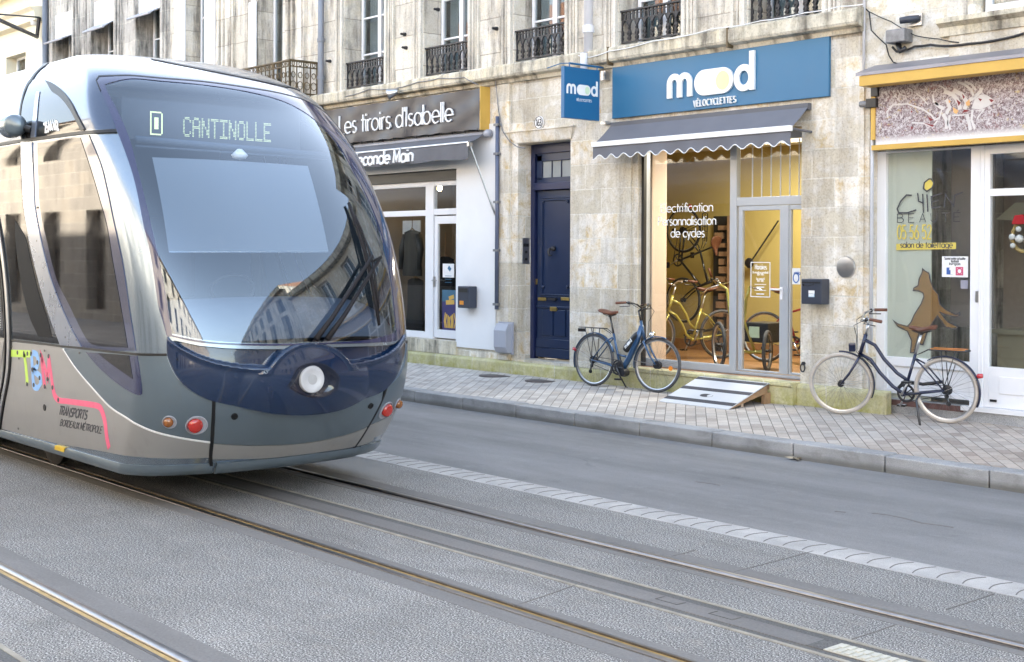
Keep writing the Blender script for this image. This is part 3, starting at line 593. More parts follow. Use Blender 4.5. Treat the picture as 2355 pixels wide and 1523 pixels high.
def glazed_leaf(parent, x0, x1, z0, z1, y, sl, sr, bot, top, mat, name='door', pane='pane_shop', th=.05):
    f = MB().box(x0, x0+sl, y, y+th, z0, z1).box(x1-sr, x1, y, y+th, z0, z1).box(x0+sl, x1-sr, y, y+th, z0, z0+bot).box(x0+sl, x1-sr, y, y+th, z1-top, z1).build(name, MT[mat], parent, bevel=.005)
    MB().box(x0+sl-.01, x1-sr+.01, y+.022, y+.03, z0+bot-.01, z1-top+.01).build('pane', MT[pane], f); return f
zD0, zD1 = zS+.045, zH0-.004
a, b = X(1696), X(1811)
leafA = glazed_leaf(D, a, b, zD0, zD1, ym+.01, X(1705)-a, b-X(1791), Z(1740, 852)-zD0, zD1-Z(1740, 484), 'alu')
leafB = glazed_leaf(D, b+.012, xR, zD0, zD1, ym+.01, X(1816)-b-.012, .012, Z(1825, 858)-zD0, zD1-Z(1825, 482), 'alu')
h = MB(); hx, hz = X(1797, 672), Z(1797, 672); h.box(hx-.018, hx+.018, ym-.008, ym+.01, hz-.09, hz+.06).tube([(hx, ym-.05, hz+.03), (hx, ym+.0, hz+.03)], .01, 8).tube([(hx+.01, ym-.05, hz+.03), (hx-.13, ym-.05, hz+.03)], .011, 8); h.build('handle', MT['white'], leafA, bevel=.003)
# lettering on the panes
t_ = MB(); gm = wallmap(ym+.04)
for s_, l_, r_, bl in (("Electrification", (1520, 489), (1640, 486), 0), ("Personnalisation", (1514, 519), (1647, 516), 0), ("de cycles", (1543, 546), (1620, 543), 0)):
    u0, v0 = fy(*l_, ym+.04); u1, _ = fy(*r_, ym+.04); text(t_, s_, u0, v0, .145, u1-u0, .085, gm, 0, .003)
t_.build('shop_lettering', MT['letter'], shopf)
t_ = MB(); gm = wallmap(ym+.03); q0 = fy(1727, 682, ym+.03); q1 = fy(1771, 604, ym+.03)
ribbon(t_, [q0, (q1[0], q0[1]), q1, (q0[0], q1[1]), q0], .01, gm, 0, .003)
wd = q1[0]-q0[0]; ht = q1[1]-q0[1]
text(t_, "Horaires", q0[0]+wd*.22, q0[1]+ht*.80, .075, wd*.6, .11, gm, 0, .003)
for k, (s_, f_) in enumerate((("Du mardi au vendredi", .82), ("10h 19h", .36), (None, 0), ("Le samedi", .42), ("10h 18h", .36))):
    if s_: text(t_, s_, q0[0]+wd*(1-f_)/2, q0[1]+ht*(.68-.062*k), .034, wd*f_, .09, gm, 0, .003)
for k in (.36, .19): ribbon(t_, [(q0[0]+wd*.2, q0[1]+ht*k), (q0[0]+wd*.8, q0[1]+ht*k)], .008, gm, 0, .003)
for k in (.28, .08): ribbon(t_, [(q0[0]+wd*.3, q0[1]+ht*k), (q0[0]+wd*.7, q0[1]+ht*k)], .014, gm, 0, .003)
t_.build('opening_hours', MT['letter'], leafA)
q0 = fy(1818, 654, ym); q1 = fy(1837, 617, ym); st_ = MB().box(q0[0], q1[0], ym+.028, ym+.031, q0[1], q1[1]).build('notice', MT['paper'], leafB)
m = MB(); ribbon(m, arc((q0[0]+q1[0])/2, q0[1]+(q1[1]-q0[1])*.4, .04, .055, 0, 360, 16), .014, wallmap(ym+.028), 0, .002); text(m, "oblig", q0[0]+.03, q1[1]-.07, .04, .09, .14, wallmap(ym+.028), 0, .002)
MT['blue_ink'] = plain("blue_ink", (.05, .14, .42), .6); m.build('notice_print', MT['blue_ink'], leafB)
# shop interior: yellow back wall, cream return, wooden floor, dark shelf niche
IYB = 15.3
MB().box(-14.2, -8.6, IYB, IYB+.1, .3, 3.6).box(-14.25, -14.15, YF+.9, IYB, .3, 3.6).box(-14.2, -12.7, YF+.86, YF+.9, .3, 3.6).box(-8.62, -8.52, YF+.46, IYB, .3, 3.6).build('interior_wall', MT['yellow_wall'], D)
MB().box(-12.75, xL-.0+.0, YF+.455, YF+.56, .466, 3.5).build('cream_return', MT['pink_wall'], D)
xc = xP+.015; MB().box(xc-.1, xc, ym+.1, fxp(1528, 600, xc)[0], .47, 3.38).build('cream_return', MT['pink_wall'], D)
MB().box(MO[0]+.01, MO[1]-.01, YF+.02, YF+.46, .40, .464).box(-14.2, -8.62, YF+.46, IYB, .40, .464).build('shop_floor', MT['wood_floor'], D)
MB().box(-14.2, -8.62, YF+.46, IYB, 3.5, 3.58).build('shop_ceiling', MT['whitewash'], D)
n0 = fy(1643, 500, IYB-.04); n1 = fy(1678, 800, IYB-.04)
sh = MB().box(n0[0], n0[0]+.42, IYB-.06, IYB, .47, fy(1643, 498, IYB)[1]); sho = sh.build('tool_niche', MT['dark_frame'], D)
m = MB()
for k in range(14):
    m.box(n0[0]+.04+random.random()*.12, n0[0]+.2+random.random()*.18, IYB-.12, IYB-.06, .6+k*.13, .66+k*.13+random.random()*.05)
m.build('tools', MT['wood'], sho)
MB().box(n0[0]+.38, n0[0]+.44, IYB-.2, IYB-.06, .47, 2.5).build('shelf_side', MT['wood'], sho)
MB().box(-14.1, -8.7, IYB-.05, IYB-.0, .464, .62).build('skirting', MT['wood_floor'], D)

t = thing('ceiling_lamp', 'square white lamp panel on the ceiling of the bicycle shop', 'lamp', (-10.6, 14.0, 3.47))
MB().box(-11.3, -9.9, 13.7, 14.3, 3.44, 3.50).build('housing', MT['white'], t); MB().box(-11.25, -9.95, 13.74, 14.26, 3.43, 3.44).build('diffuser', emis("lamp_diffuser", (1, .86, .66), .3), t)
al = bpy.data.objects.new("lamp_light", bpy.data.lights.new("lamp_light", 'AREA')); COL.objects.link(al); al.data.shape = 'RECTANGLE'; al.data.size = 1.3; al.data.size_y = .5; al.data.energy = 19; al.data.color = (1, .92, .78); al.location = (-10.6, 14.0, 3.42); al.parent = t; al.matrix_parent_inverse = wm(t).inverted()
MT['taupe'] = paint('taupe_wall', (.30, .265, .235), .85, var=.1)
# --- clothes shop front (white painted)
yi = YF+.10; X = lambda px, py=700, y=yi: fy(px, py, y)[0]; Z = lambda px, py, y=yi: fy(px, py, y)[1]
x0, x1, z0, z1 = IS
MB().box(x1, fy(1140, 600, YF-.02)[0], YF-.02, YF+.06, .50, 3.84).box(DX0+.6, x1, YF-.02, YF+.06, z1, 3.84).build('painted_pier', MT['whitewash'], D)
MB().box(DX0+.5, x1+.02, YF-.03, YF+.4, .375, .575).build('shop_step', MT['cornice'], D)
za = Z(930, 491)+.04; zb = za-.09
m = MB().box(x0, X(978), yi, yi+.07, z0, z0+.1).box(X(978), X(996), yi-.005, yi+.08, z0, z1-.16).box(x0, X(978), yi, yi+.07, zb, za).box(x0, X(978), yi, yi+.07, z1-.24, z1-.16).box(X(996), x1, yi, yi+.07, z1-.24, z1-.16).box(X(996), x1, yi+.002, yi+.07, Z(1020, 494), Z(1020, 480))
iw = m.build('shop_window', MT['white'], D, bevel=.006)
MB().box(x0, X(979), yi+.03, yi+.038, z0+.08, z1-.2).box(X(995), x1, yi+.03, yi+.038, Z(1020, 482), z1-.2).build('pane', MT['pane_shop'], iw)
MB().box(x0, x1, yi-.04, yi+.1, z1-.16, z1).build('roller_box', MT['dark_frame'], iw)
il = glazed_leaf(D, X(998), x1, z0+.02, Z(1020, 497), yi+.005, X(1005)-X(998), .012, .13, .12, 'white')
h = MB(); hx, hz = X(999), Z(999, 645); h.box(hx-.02, hx+.02, yi-.008, yi+.005, hz-.10, hz+.06).tube([(hx, yi+.0, hz), (hx, yi-.05, hz), (hx+.12, yi-.055, hz)], .01, 8); h.build('handle', MT['alloy'], il)
MB().box(x0, DX0+1, yi+2.6, yi+2.7, .4, 3.6).box(DX0+.45, -14.4, yi+2.5, yi+2.6, .4, 3.8).box(DX0+.4, DX0+.5, YF+.45, yi+2.5, .4, 3.8).box(-14.4, -14.3, YF+.45, yi+2.5, .4, 3.8).build('interior_wall', MT['taupe'], D)
MB().box(DX0+.45, -14.4, YF+.45, yi+2.5, 3.7, 3.78).build('shop_ceiling', MT['whitewash'], D); MB().box(DX0+.45, -14.4, YF+.05, yi+2.5, .36, .5).build('shop_floor', MT['wood_floor'], D)
# jacket and coat hanging in the window
def garment(label, px, py0, py1, y, w_, mat, legs=False):
    xc, zt = fy(px, py0, y); zb_ = fy(px, py1, y)[1]; t = thing('hanging_garment', label, 'clothes', (xc, y, zb_), group='clothes hanging in the shop window')
    m = MB(); H = zt-zb_
    def body(u, v):
        a = 2*pi*u; k = (.16 if v > .97 else (.5 if v > .86 else .46+.12*(1-v)))
        return (xc+cos(a)*w_*k+.01*sin(9*v+a), y+sin(a)*(.05+.03*(1-v))+.008*sin(6*a), zb_+H*v)
    m.grid(body, 20, 24)
    if not legs:
        for s_ in (-1, 1): m.tube([(xc+s_*w_*.42, y-.0, zt-.1*H), (xc+s_*w_*.62, y-.02, zt-.42*H), (xc+s_*w_*.58, y-.05, zt-.86*H)], [.055, .055, .04], 10)
    m.build('cloth', mat, t, smooth=True)
    MB().tube([(xc, y, zt+.4), (xc, y, zt+.06), (xc-.02, y, zt+.03)], .006, 6).tube([(xc-w_*.4, y, zt-.06), (xc, y, zt+.03), (xc+w_*.4, y, zt-.06)], .012, 6).build('hanger', MT['wood'], t)
    return t
MT['black_cloth'] = paint("black_leather", (.010, .010, .011), .5, var=.4, scale=9); MT['dark_cloth'] = paint("dark_wool", (.02, .018, .02), .9, var=.4); MT['grey_cloth'] = paint("grey_cloth", (.3, .3, .36), .9, var=.2)
garment('black leather jacket on a hanger in the clothes shop window', 948, 530, 635, yi+.45, .42, MT['black_cloth'])
garment('long dark coat hanging below the leather jacket in the shop window', 955, 640, 760, yi+.55, .40, MT['dark_cloth'], True)
garment('dark garment hanging behind the glass door of the clothes shop', 1024, 590, 740, yi+1.0, .42, MT['dark_cloth'])
q = fy(930, 508, yi+.7); tag(MB().box(q[0]-.05, q[0]+.45, yi+.7, yi+.715, fy(930, 600, yi+.7)[1], q[1]).build('display_board', MT['paper']), 'white board behind the black leather jacket in the shop window', 'board')
lx, lz = fy(1011, 433, yi+1.3); t = thing('pendant_lamp', 'small lit bulb hanging inside the clothes shop above its door', 'lamp', (lx, yi+1.3, lz))
MB().lathe([(.0, -.05), (.03, -.04), (.042, 0), (.03, .04), (.015, .06)], (lx, yi+1.3, lz), (0, 0, 1), 14).build('bulb', emis("warm_bulb", (1, .72, .35), 14), t, smooth=True); MB().tube([(lx, yi+1.3, lz+.06), (lx, yi+1.3, 3.7)], .006, 6).build('cord', MT['black'], t)
q0 = fy(1016, 638, yi); q1 = fy(1042, 607, yi); pp = tag(MB().box(q0[0], q1[0], yi+.018, yi+.024, q0[1], q1[1]).build('paper_notice', MT['paper']), 'white printed paper taped to the glass door of the clothes shop', 'notice')
m = MB(); ribbon(m, [(q0[0]+.14, q1[1]-.05), (q0[0]+.2, q1[1]-.10)], .06, wallmap(yi+.018), 0, .001)
for k in range(3): ribbon(m, [(q0[0]+.06, q1[1]-.19-.05*k), (q1[0]-.06, q1[1]-.19-.05*k)], .008, wallmap(yi+.018), 0, .001)
m.build('print', MT['sign_blue'], pp)
MT['poster'] = plain("purple_poster", (.035, .03, .13), .4); q0 = fy(1015, 763, yi); q1 = fy(1050, 668, yi)
po = tag(MB().box(q0[0], q1[0], yi+.016, yi+.022, q0[1], q1[1]).build('poster', MT['poster']), 'purple poster with an orange flame bottle on the clothes shop door', 'poster')
m = MB(); cx_, w_, h_ = (q0[0]+q1[0])/2, q1[0]-q0[0], q1[1]-q0[1]; gm = wallmap(yi+.016)
for k in range(7):
    a = (k-3)/3; ribbon(m, [(cx_+a*w_*.30, q0[1]+h_*.10), (cx_+a*w_*.38+.01*(-1)**k, q0[1]+h_*.26), (cx_+a*w_*.28, q0[1]+h_*(.46-.1*(1-abs(a))))], .042-.02*abs(a), gm, 0, .002)
ribbon(m, [(cx_-w_*.25, q0[1]+h_*.70), (cx_+w_*.3, q0[1]+h_*.72)], .07, gm, 0, .002); ribbon(m, [(cx_-w_*.05, q0[1]+h_*.8), (cx_+w_*.28, q0[1]+h_*.85)], .06, gm, 0, .002); m.build('flame_print', MT['yellow'], po)
m = MB(); m.box(q0[0], q1[0], yi+.0145, yi+.016, q1[1]-.18, q1[1]); m.build('teal_band', plain("teal_print", (.03, .12, .2), .5), po)
# --- banner sign box
ys = YF-.17; bx1 = fy(1106, 250, ys)[0]; zt = fy(1106, 203.6, ys)[1]; zb = fy(1106, 297, ys)[1]; bx0 = -19.2
B = thing('shop_banner', 'long charcoal banner sign lettered Les tiroirs d Isabelle over the clothes shop', 'sign', (bx0, ys, zb))
m = MB()
def bfn(u, v): return (bx0+(bx1-bx0)*u, ys-.012+.012*sin(u*60+v*3)*sin(pi*v)*(.4+.6*abs(sin(7*u)))+.01*sin(23*u-9*v), zb+(zt-zb)*v+.006*sin(u*75)*(1-2*v))
m.grid(bfn, 120, 8); m.build('banner_cloth', MT['banner'], B, smooth=True)
MB().box(bx0, bx1-.004, ys+.02, YF, zb+.01, zt-.01).build('box_back', MT['banner'], B)
MB().box(bx1-.004, bx1+.012, ys-.02, YF-.004, zb-.01, zt+.03).build('side_panel', MT['yellow'], B)
m = MB()
for k in range(15): m.tube([(bx1-.06-k*.3, ys-.02, zb+.015), (bx1-.06-k*.3, ys, zb-.04)], .006, 5)
m.build('lashings', MT['black'], B)
t_ = MB(); u1, v1 = fy(1043, 278, ys-.02); u0, v0 = fy(786, 307, ys-.02)
text(t_, "Les tiroirs d'Isabelle", u0-.05, v1-.005, .385, u1-u0+.05, .052, wallmap(ys-.040), -.02, .004); t_.build('lettering', MT['letter'], B)
# --- awning of the clothes shop
A = thing('awning', 'grey retractable awning lettered Seconde Main under the charcoal banner', 'awning', (bx0, YF, 3.5))
xa, zw = fy(1128, 312, YF-.03); xe_ = xa-.06; yf = 12.03; zf = fy(1094, 326, yf)[1]; zv = fy(1089, 364, yf)[1]; ax0 = -18.9
m = MB().grid(lambda u, v: (ax0+(xe_-ax0)*u, YF-.06+(yf-YF+.06)*v, zw+.06+(zf-zw-.06)*v-.02*sin(pi*v)), 30, 6); m.build('canopy', MT['awn_grey'], A, smooth=True)
m = MB().grid(lambda u, v: (ax0+(xe_-ax0)*u, yf-.012+.012*sin(u*42)*v+.008*sin(u*90+1)*v, zf+(zv-zf)*v+.012*sin(u*25)*v), 110, 6); m.build('valance', MT['awn_grey'], A, smooth=True)
MB().tube([(ax0, yf, zf), (xe_, yf, zf)], .022, 10).build('front_bar', MT['alloy'], A)
MB().lathe([(.0, 0), (.055, 0), (.06, .05), (.055, .1), (0, .1)], (xa-.05, YF-.08, zw+.03), (1, 0, 0), 16).lathe([(.045, 0), (.045, xa-ax0-.1)], (ax0, YF-.08, zw+.03), (1, 0, 0), 12).build('roller', MT['grey_box'], A, smooth=True)
xw_, zw_ = fy(1139, 495, YF-.05); MB().tube([(xe_+.01, yf+.01, zf-.04), (xw_, YF-.05, zw_)], .014, 8).box(xe_-.01, xe_+.03, yf-.03, yf+.04, zf-.06, zf-.0).build('support_arm', MT['alloy'], A)
t_ = MB(); u1, v1 = fy(953, 371, yf); u0, v0 = fy(836, 374, yf); text(t_, "Seconde Main", u0-.27, v1, .25, u1-u0+.27, .13, wallmap(yf-.034), -.02, .004, slant=.08); t_.build('lettering', MT['letter'], A)
# --- spotlight above the banner, pipe, meter box, letterbox, intercom, house number
def spot(px, py, y):
    x, z = fy(px, py, y); t = thing('spotlight', 'small grey floodlight fixed above the charcoal banner', 'lamp', (x, YF, z))
    MB().lathe([(.02, -.05), (.05, -.04), (.075, .1), (.085, .13), (.07, .13), (.03, .02)], (x-.02, y, z+.02), (-.75, -.5, -.25), 16).build('lamp_head', MT['alloy'], t, smooth=True)
    MB().lathe([(.07, .0), (.07, .05), (.05, .07)], (x+.06, YF-.06, z+.02), (0, 1, 0), 14).tube([(x+.05, YF-.05, z), (x-.0, y, z+.02)], .014, 7).box(x-.12, x-.02, YF-.16, YF, z-.16, z-.10).build('bracket', MT['alloy'], t)
spot(912, 214, YF-.24)
def pipe(label, px, pts, r, y, mat, name='drainpipe', cat='pipe', rings=()):
    t = thing(name, label, cat, (fy(px, pts[0][1], y)[0], y, 0)); P = [(fy(a, b, y)[0], y, fy(a, b, y)[1]) for a, b in pts]
    x = P[0][0]; P = [(x+(p[0]-x)*(abs(p[0]-x) > .12), p[1], p[2]) for p in P]; MB().tube(P, r, 12).build('tube', mat, t, smooth=True)
    m = MB()
    for z in rings: m.lathe([(r+.012, -.03), (r+.012, .03)], (x, y, z), (0, 0, 1), 14).box(x-.015, x+.015, y, y+.12, z-.02, z+.02)
    if rings: m.build('clamp', mat, t)
    return t
x_ = fy(738, 100, YF-.09)[0]; t = thing('drainpipe', 'grey lead drainpipe between the sooty house and the limestone building', 'pipe', (x_, YF-.09, 0)); MB().tube([(x_, YF-.09, .2), (x_, YF-.09, 10)], .055, 12).build('tube', MT['lead'], t, smooth=True)
m = MB()
for z in (1.5, 3.2, 4.95, 5.6, 7.5): m.lathe([(.068, -.03), (.068, .03)], (x_, YF-.09, z), (0, 0, 1), 14)
m.build('clamp', MT['lead'], t)
x_ = fy(1357, 60, YF-.09)[0]; t = thing('drainpipe', 'white drainpipe coming down above the blue hanging sign', 'pipe', (x_, YF-.12, 0)); MB().tube([(x_, YF-.12, 4.64), (x_, YF-.12, 8.8)], .062, 12).tube([(x_, YF-.20, 4.36), (x_, YF-.20, 4.62)], .05, 12).build('tube', MT['pipe_white'], t, smooth=True)
MB().lathe([(.078, -.05), (.078, .05)], (x_, YF-.12, 4.95), (0, 0, 1), 14).build('clamp', MT['pipe_white'], t)
x_ = fy(1143, 500, YF-.08)[0]; zt_, zb_ = fy(1143, 268, YF-.08)[1], fy(1147, 712, YF-.08)[1]
t = thing('conduit', 'thin dark blue pipe running down the edge of the white painted wall', 'pipe', (x_, YF-.08, zb_)); MB().tube([(x_, YF-.08, zb_), (x_, YF-.08, zt_)], .03, 10).build('tube', MT['pipe_blue'], t, smooth=True)
m = MB()
for k in (.02, .3, .55, .8, .95): m.box(x_-.045, x_+.045, YF-.12, YF-.02, zb_+(zt_-zb_)*k, zb_+(zt_-zb_)*k+.035)
m.build('clamp', MT['box_metal'], t)
a, b = fy(1137, 810, YF-.16), fy(1163, 745, YF-.16); t = thing('meter_box', 'light grey plastic meter box on a pedestal left of the blue street door', 'meter box', (a[0], YF-.16, .4))
MB().prism([(a[0], YF-.14, a[1]), (a[0]+.0, YF-.18, a[1]+.08), (a[0], YF-.18, b[1]-.10), (a[0], YF-.13, b[1]), (a[0], YF-.03, b[1]), (a[0], YF-.03, a[1])], (b[0]-a[0]+.02, 0, 0)).build('cover', MT['grey_box'], t, bevel=.01)
MB().box(a[0]-.02, b[0]+.05, YF-.07, YF-.045, a[1]-.02, b[1]+.02).build('back_plate', MT['grey_box'], t)
def letterbox(label, p0, p1, y, mat, ph, extras):
    a, b = fy(*p0, y), fy(*p1, y); t = thing('letterbox', label, 'letterbox', (a[0], y, a[1]))
    MB().box(a[0], b[0], y, y+.16, a[1], b[1]).build('case', mat, t, bevel=.012)
    w_, h_ = b[0]-a[0], b[1]-a[1]; extras(t, a, b, w_, h_); return t
def ex1(t, a, b, w_, h_):
    y = YF-.20; MB().box(a[0]+.03, b[0]-.03, y-.006, y+.002, b[1]-.09, b[1]-.03).build('slot', MT['black'], t); MB().box(a[0]+w_*.2, a[0]+w_*.55, y-.003, y+.002, a[1]+h_*.15, a[1]+h_*.33).build('orange_label', plain("orange_label", (.75, .28, .03), .5), t)
letterbox('slate grey letterbox with an orange label on the white painted wall', (1052, 708), (1078, 659), YF-.20, MT['slate'], 0, ex1)
def ex2(t, a, b, w_, h_):
    y = YF-.20; m = MB(); ribbon(m, [(a[0]+.02, b[1]-h_*.22)]+[(a[0]+.02+w_*.55*k, b[1]-h_*(.22+.06*sin(pi*k))) for k in np.linspace(0, 1, 8)]+[(a[0]+w_*.62, b[1]-h_*.16)], .008, wallmap(y), 0, .002); m.box(a[0]+.01, b[0]-.01, y-.004, y+.01, b[1]-.05, b[1]-.035); m.build('flap_line', MT['black'], t)
    m = MB().box(a[0]+w_*.38, a[0]+w_*.67, y-.003, y+.002, a[1]+h_*.42, a[1]+h_*.54); m.build('label', MT['paper'], t); m = MB().box(a[0]+w_*.38, a[0]+w_*.67, y-.003, y+.002, a[1]+h_*.28, a[1]+h_*.41); m.build('label', plain("pale_label", (.35, .5, .62), .5), t)
    m = MB(); text(m, "mood", a[0]+w_*.41, a[1]+h_*.31, .05, w_*.22, .16, wallmap(y-.003), 0, .001); m.build('lettering', MT['letter'], t)
    MB().lathe([(.012, -.006), (.012, .002)], (a[0]+.035, y, b[1]-h_*.25), (0, 1, 0), 10).build('lock', MT['chrome'], t)
letterbox('wide dark blue letterbox on the stone pier right of the bicycle shop door', (1842, 699), (1889, 642), YF-.20, MT['slate'], 0, ex2)
a, b = fy(1196, 607, YF+.0), fy(1209, 547, YF+.0); xj = DR[0]+.012; t = thing('intercom', 'steel intercom panel with round buttons beside the blue street door', 'intercom', (xj, YF+.1, a[1]))
MB().box(DR[0], xj, YF+.08, YF+.22, a[1], b[1]).build('plate', MT['alloy'], t, bevel=.003)
m = MB(); 
for k in (.18, .45): m.lathe([(.022, 0), (.02, .012), (0, .014)], (xj, YF+.15, a[1]+(b[1]-a[1])*k), (1, 0, 0), 12)
m.box(xj, xj+.004, YF+.1, YF+.2, a[1]+(b[1]-a[1])*.66, a[1]+(b[1]-a[1])*.78); m.build('button', MT['black'], t)
x, z = fy(1239, 282, YF-.03); t = thing('house_number', 'round white enamel plate numbered 163 above the blue street door', 'house number', (x, YF-.03, z))
MB().lathe([(0, .02), (.092, .02), (.092, .004), (.086, 0), (0, -.002)], (x, YF-.03, z), (0, 1, 0), 32).build('plate', MT['paper'], t)
m = MB(); ribbon(m, arc(x, z, .082, .082, 0, 360, 32), .009, wallmap(YF-.032), 0, .002); text(m, "163", x-.05, z-.046, .122, .105, .115, wallmap(YF-.032), 0, .003); m.build('lettering', MT['black'], t)
# --- blue fascia sign with raised letters
def mood(mb, mb2, u0, v0, W_, gm, d, ks=1.):
    """m + pill + d ; W_ = total width. mb white letters, mb2 the coloured dot"""
    P = lambda pts: [(u0+W_*x, v0+W_*z*ks) for x, z in pts]; wt = .054*W_
    ribbon(mb, P([(.027, 0), (.027, .11)]+arc(.0865, .125, .0595, .065, 180, 0, 12)+[(.146, 0)]), wt, gm, 0, d); ribbon(mb, P(arc(.2055, .125, .0595, .065, 180, 0, 12)+[(.265, 0)]), wt, gm, 0, d*.96)
    pill = arc(.435, .105, .112, .112, 90, 270, 16)+arc(.645, .105, .112, .112, -90, 90, 16); n = len(pill)
    mb.add([gm(*p, d) for p in P(pill)]+[gm(*p, 0) for p in P(pill)], [tuple(range(n))]+[(i, (i+1) % n, n+(i+1) % n, n+i) for i in range(n)])
    dot = P(arc(.645, .105, .075, .082, 0, 350, 35)); mb2.add([gm(*p, d+.003) for p in dot], [tuple(range(36))])
    ribbon(mb, P(arc(.872, .105, .080, .088, 0, 360, 24)), wt, gm, 0, d); ribbon(mb, P([(.958, .325), (.958, -.005)]), wt, gm, 0, d*1.02)
yb = YF-.045; a = fy(1407.6, 277.8, yb); b = fy(1906.6, 78.5, yb); zb1 = (fy(1407.6, 277.8, yb)[1]+fy(1906.6, 215.9, yb)[1])/2; zt1 = (fy(1407.6, 158, yb)[1]+fy(1906.6, 78.5, yb)[1])/2
t = thing('fascia_sign', 'long blue shop sign with raised white letters over the striped ramp', 'sign', (a[0], yb, zb1))
MB().box(a[0], b[0], yb, YF-.005, zb1, zt1).build('board', MT['sign_blue'], t, bevel=.004)
m1, m2 = MB(), MB(); u0 = fy(1537, 220, yb)[0]; u1 = fy(1741, 190, yb)[0]; zl = (fy(1555, 227, yb)[1]+fy(1735, 204, yb)[1])/2
mood(m1, m2, u0, zl, u1-u0, wallmap(yb), .03); m1.build('raised_letters', MT['letter'], t); m2.build('lime_dot', MT['lime'], t)
m1 = MB(); u0, v0 = fy(1597, 246, yb); u1, _ = fy(1694, 234, yb); text(m1, "VÉLOCYCLETTES", u0, v0+.0, .100, u1-u0, .10, wallmap(yb), 0, .024, sp=.10); m1.build('small_letters', MT['letter'], t)
# --- hanging sign
xs_ = -12.33; yA, yB = 11.62, 12.27; zA, zB = 3.695, 4.365
t = thing('hanging_sign', 'square blue double sided sign hanging from a bracket across the pavement', 'sign', (xs_, 12.2, zA))
MB().box(xs_-.05, xs_+.012, yA, yB, zA, zB).build('panel', MT['sign_blue_dk'], t, bevel=.005)
m1, m2 = MB(), MB(); gm = lambda u, v, d: (xs_+.012+d, u, v); mood(m1, m2, yA+.04, zA+.32, .58, gm, .003, 1.05); text(m1, "VÉLOCYCLETTES", yA+.22, zA+.235, .042, .28, .09, gm, 0, .002); m1.build('lettering', MT['letter'], t); m2.build('mint_dot', MT['mint'], t)
MB().tube([(xs_-.02, yA+.12, zB+.05), (xs_-.02, YF, zB+.05)], .014, 8).tube([(xs_-.02, yA+.12, zB+.05), (xs_-.02, yA+.12, zB)], .008, 6).tube([(xs_-.02, yB-.02, zB+.05), (xs_-.02, yB-.02, zB)], .008, 6).tube([(xs_-.30, yA-.02, zB-.0), (xs_-.1, yA+.05, zB+.05), (xs_-.02, yA+.12, zB+.05)], .006, 6).build('bracket', MT['sign_blue_dk'], t)
MB().box(xs_-.03, xs_+.06, YF-.09, YF, zB-.12, zB-.0).box(xs_-.03, xs_+.06, YF-.09, YF, zA-.04, zA+.0).build('wall_plate', MT['alloy'], t)
# --- bicycle shop awning with scalloped valance
A = thing('awning', 'slate awning with a white bar and scalloped edge over the bicycle shop', 'awning', (-12.2, YF, 3.6))
x0, x1 = -12.20, -9.03; zW = 3.655; yf = 12.04; zF = 3.36
m = MB().grid(lambda u, v: (x0+(x1-x0)*u, YF-.03+(yf-YF+.03)*v, zW+(zF-zW)*v-.012*sin(pi*v)), 24, 6); m.build('canopy', MT['awn_navy'], A, smooth=True)
MB().box(x0-.01, x1+.01, yf-.03, yf+.02, zF-.035, zF+.03).build('front_bar', MT['letter'], A, bevel=.006)
m = MB(); N = 14; edge = MB()
def vz(u): return zF-.035-.135-.028*cos(u*N*2*pi)
m.grid(lambda u, v: (x0+(x1-x0)*u, yf-.008+.012*v*sin(u*31), (zF-.035)*(1-v)+vz(u)*v), 14*16, 4); m.build('valance', MT['awn_navy'], A, smooth=True)
edge.tube([(x0+(x1-x0)*u, yf-.010+.012*sin(u*31), vz(u)) for u in np.linspace(0, 1, 14*14)], .007, 5); edge.build('piping', MT['letter'], A, smooth=True)
MB().tube([(x1-.02, yf, zF), (x1+.0, YF, zF-.02)], .015, 8).tube([(x0+.03, yf, zF), (x0+.03, YF, zF-.02)], .015, 8).box(x0, x1, YF-.07, YF+.005, zW-.06, zW+.015).build('arm', MT['awn_grey'], A)
# --- small fittings on the stone
x, z = fy(1944, 615, YF-.02); t = tag(MB().lathe([(0, -.02), (.05, -.022), (.115, -.012), (.122, 0), (.122, .02)], (x, YF-.01, z), (0, 1, 0), 28).build('vent_cover', MT['alloy'], smooth=False, auto=40), 'round grey metal cover on the stone pier above the dark letterbox', 'vent cover')
x, z = fy(1847, 842, YF-.02); tag(MB().tube([(x+.03*cos(a), YF-.03, z+.045*sin(a)-.02) for a in np.linspace(0, 2*pi, 14)[:-1]], .008, 6, True).lathe([(.02, 0), (.02, .03)], (x, YF-.03, z+.03), (0, 1, 0), 8).build('wall_ring', MT['iron']), 'small iron tethering ring low on the pier beside the ramp', 'ring')
for k, (px, py, d_) in enumerate(((757, 141, 'beside the grey drainpipe'), (929, 79, 'between the first two balconet windows'), (932, 110, 'just below the larger anchor between two windows'), (1006, 22, 'on the jamb of the second window'), (1140, 66, 'between the second and third windows'))):
    x, z = fy(px, py, YF-.03); tag(MB().lathe([(.028, -.01), (.03, .03)], (x, YF-.03, z), (0, 1, 0), 10).lathe([(.012, -.07), (.02, -.06), (.02, 0)], (x, YF-.03, z), (0, 1, 0), 8).build('wall_anchor', MT['iron']), 'rusty iron wall anchor '+d_, 'anchor', 'iron anchors in the upper wall')
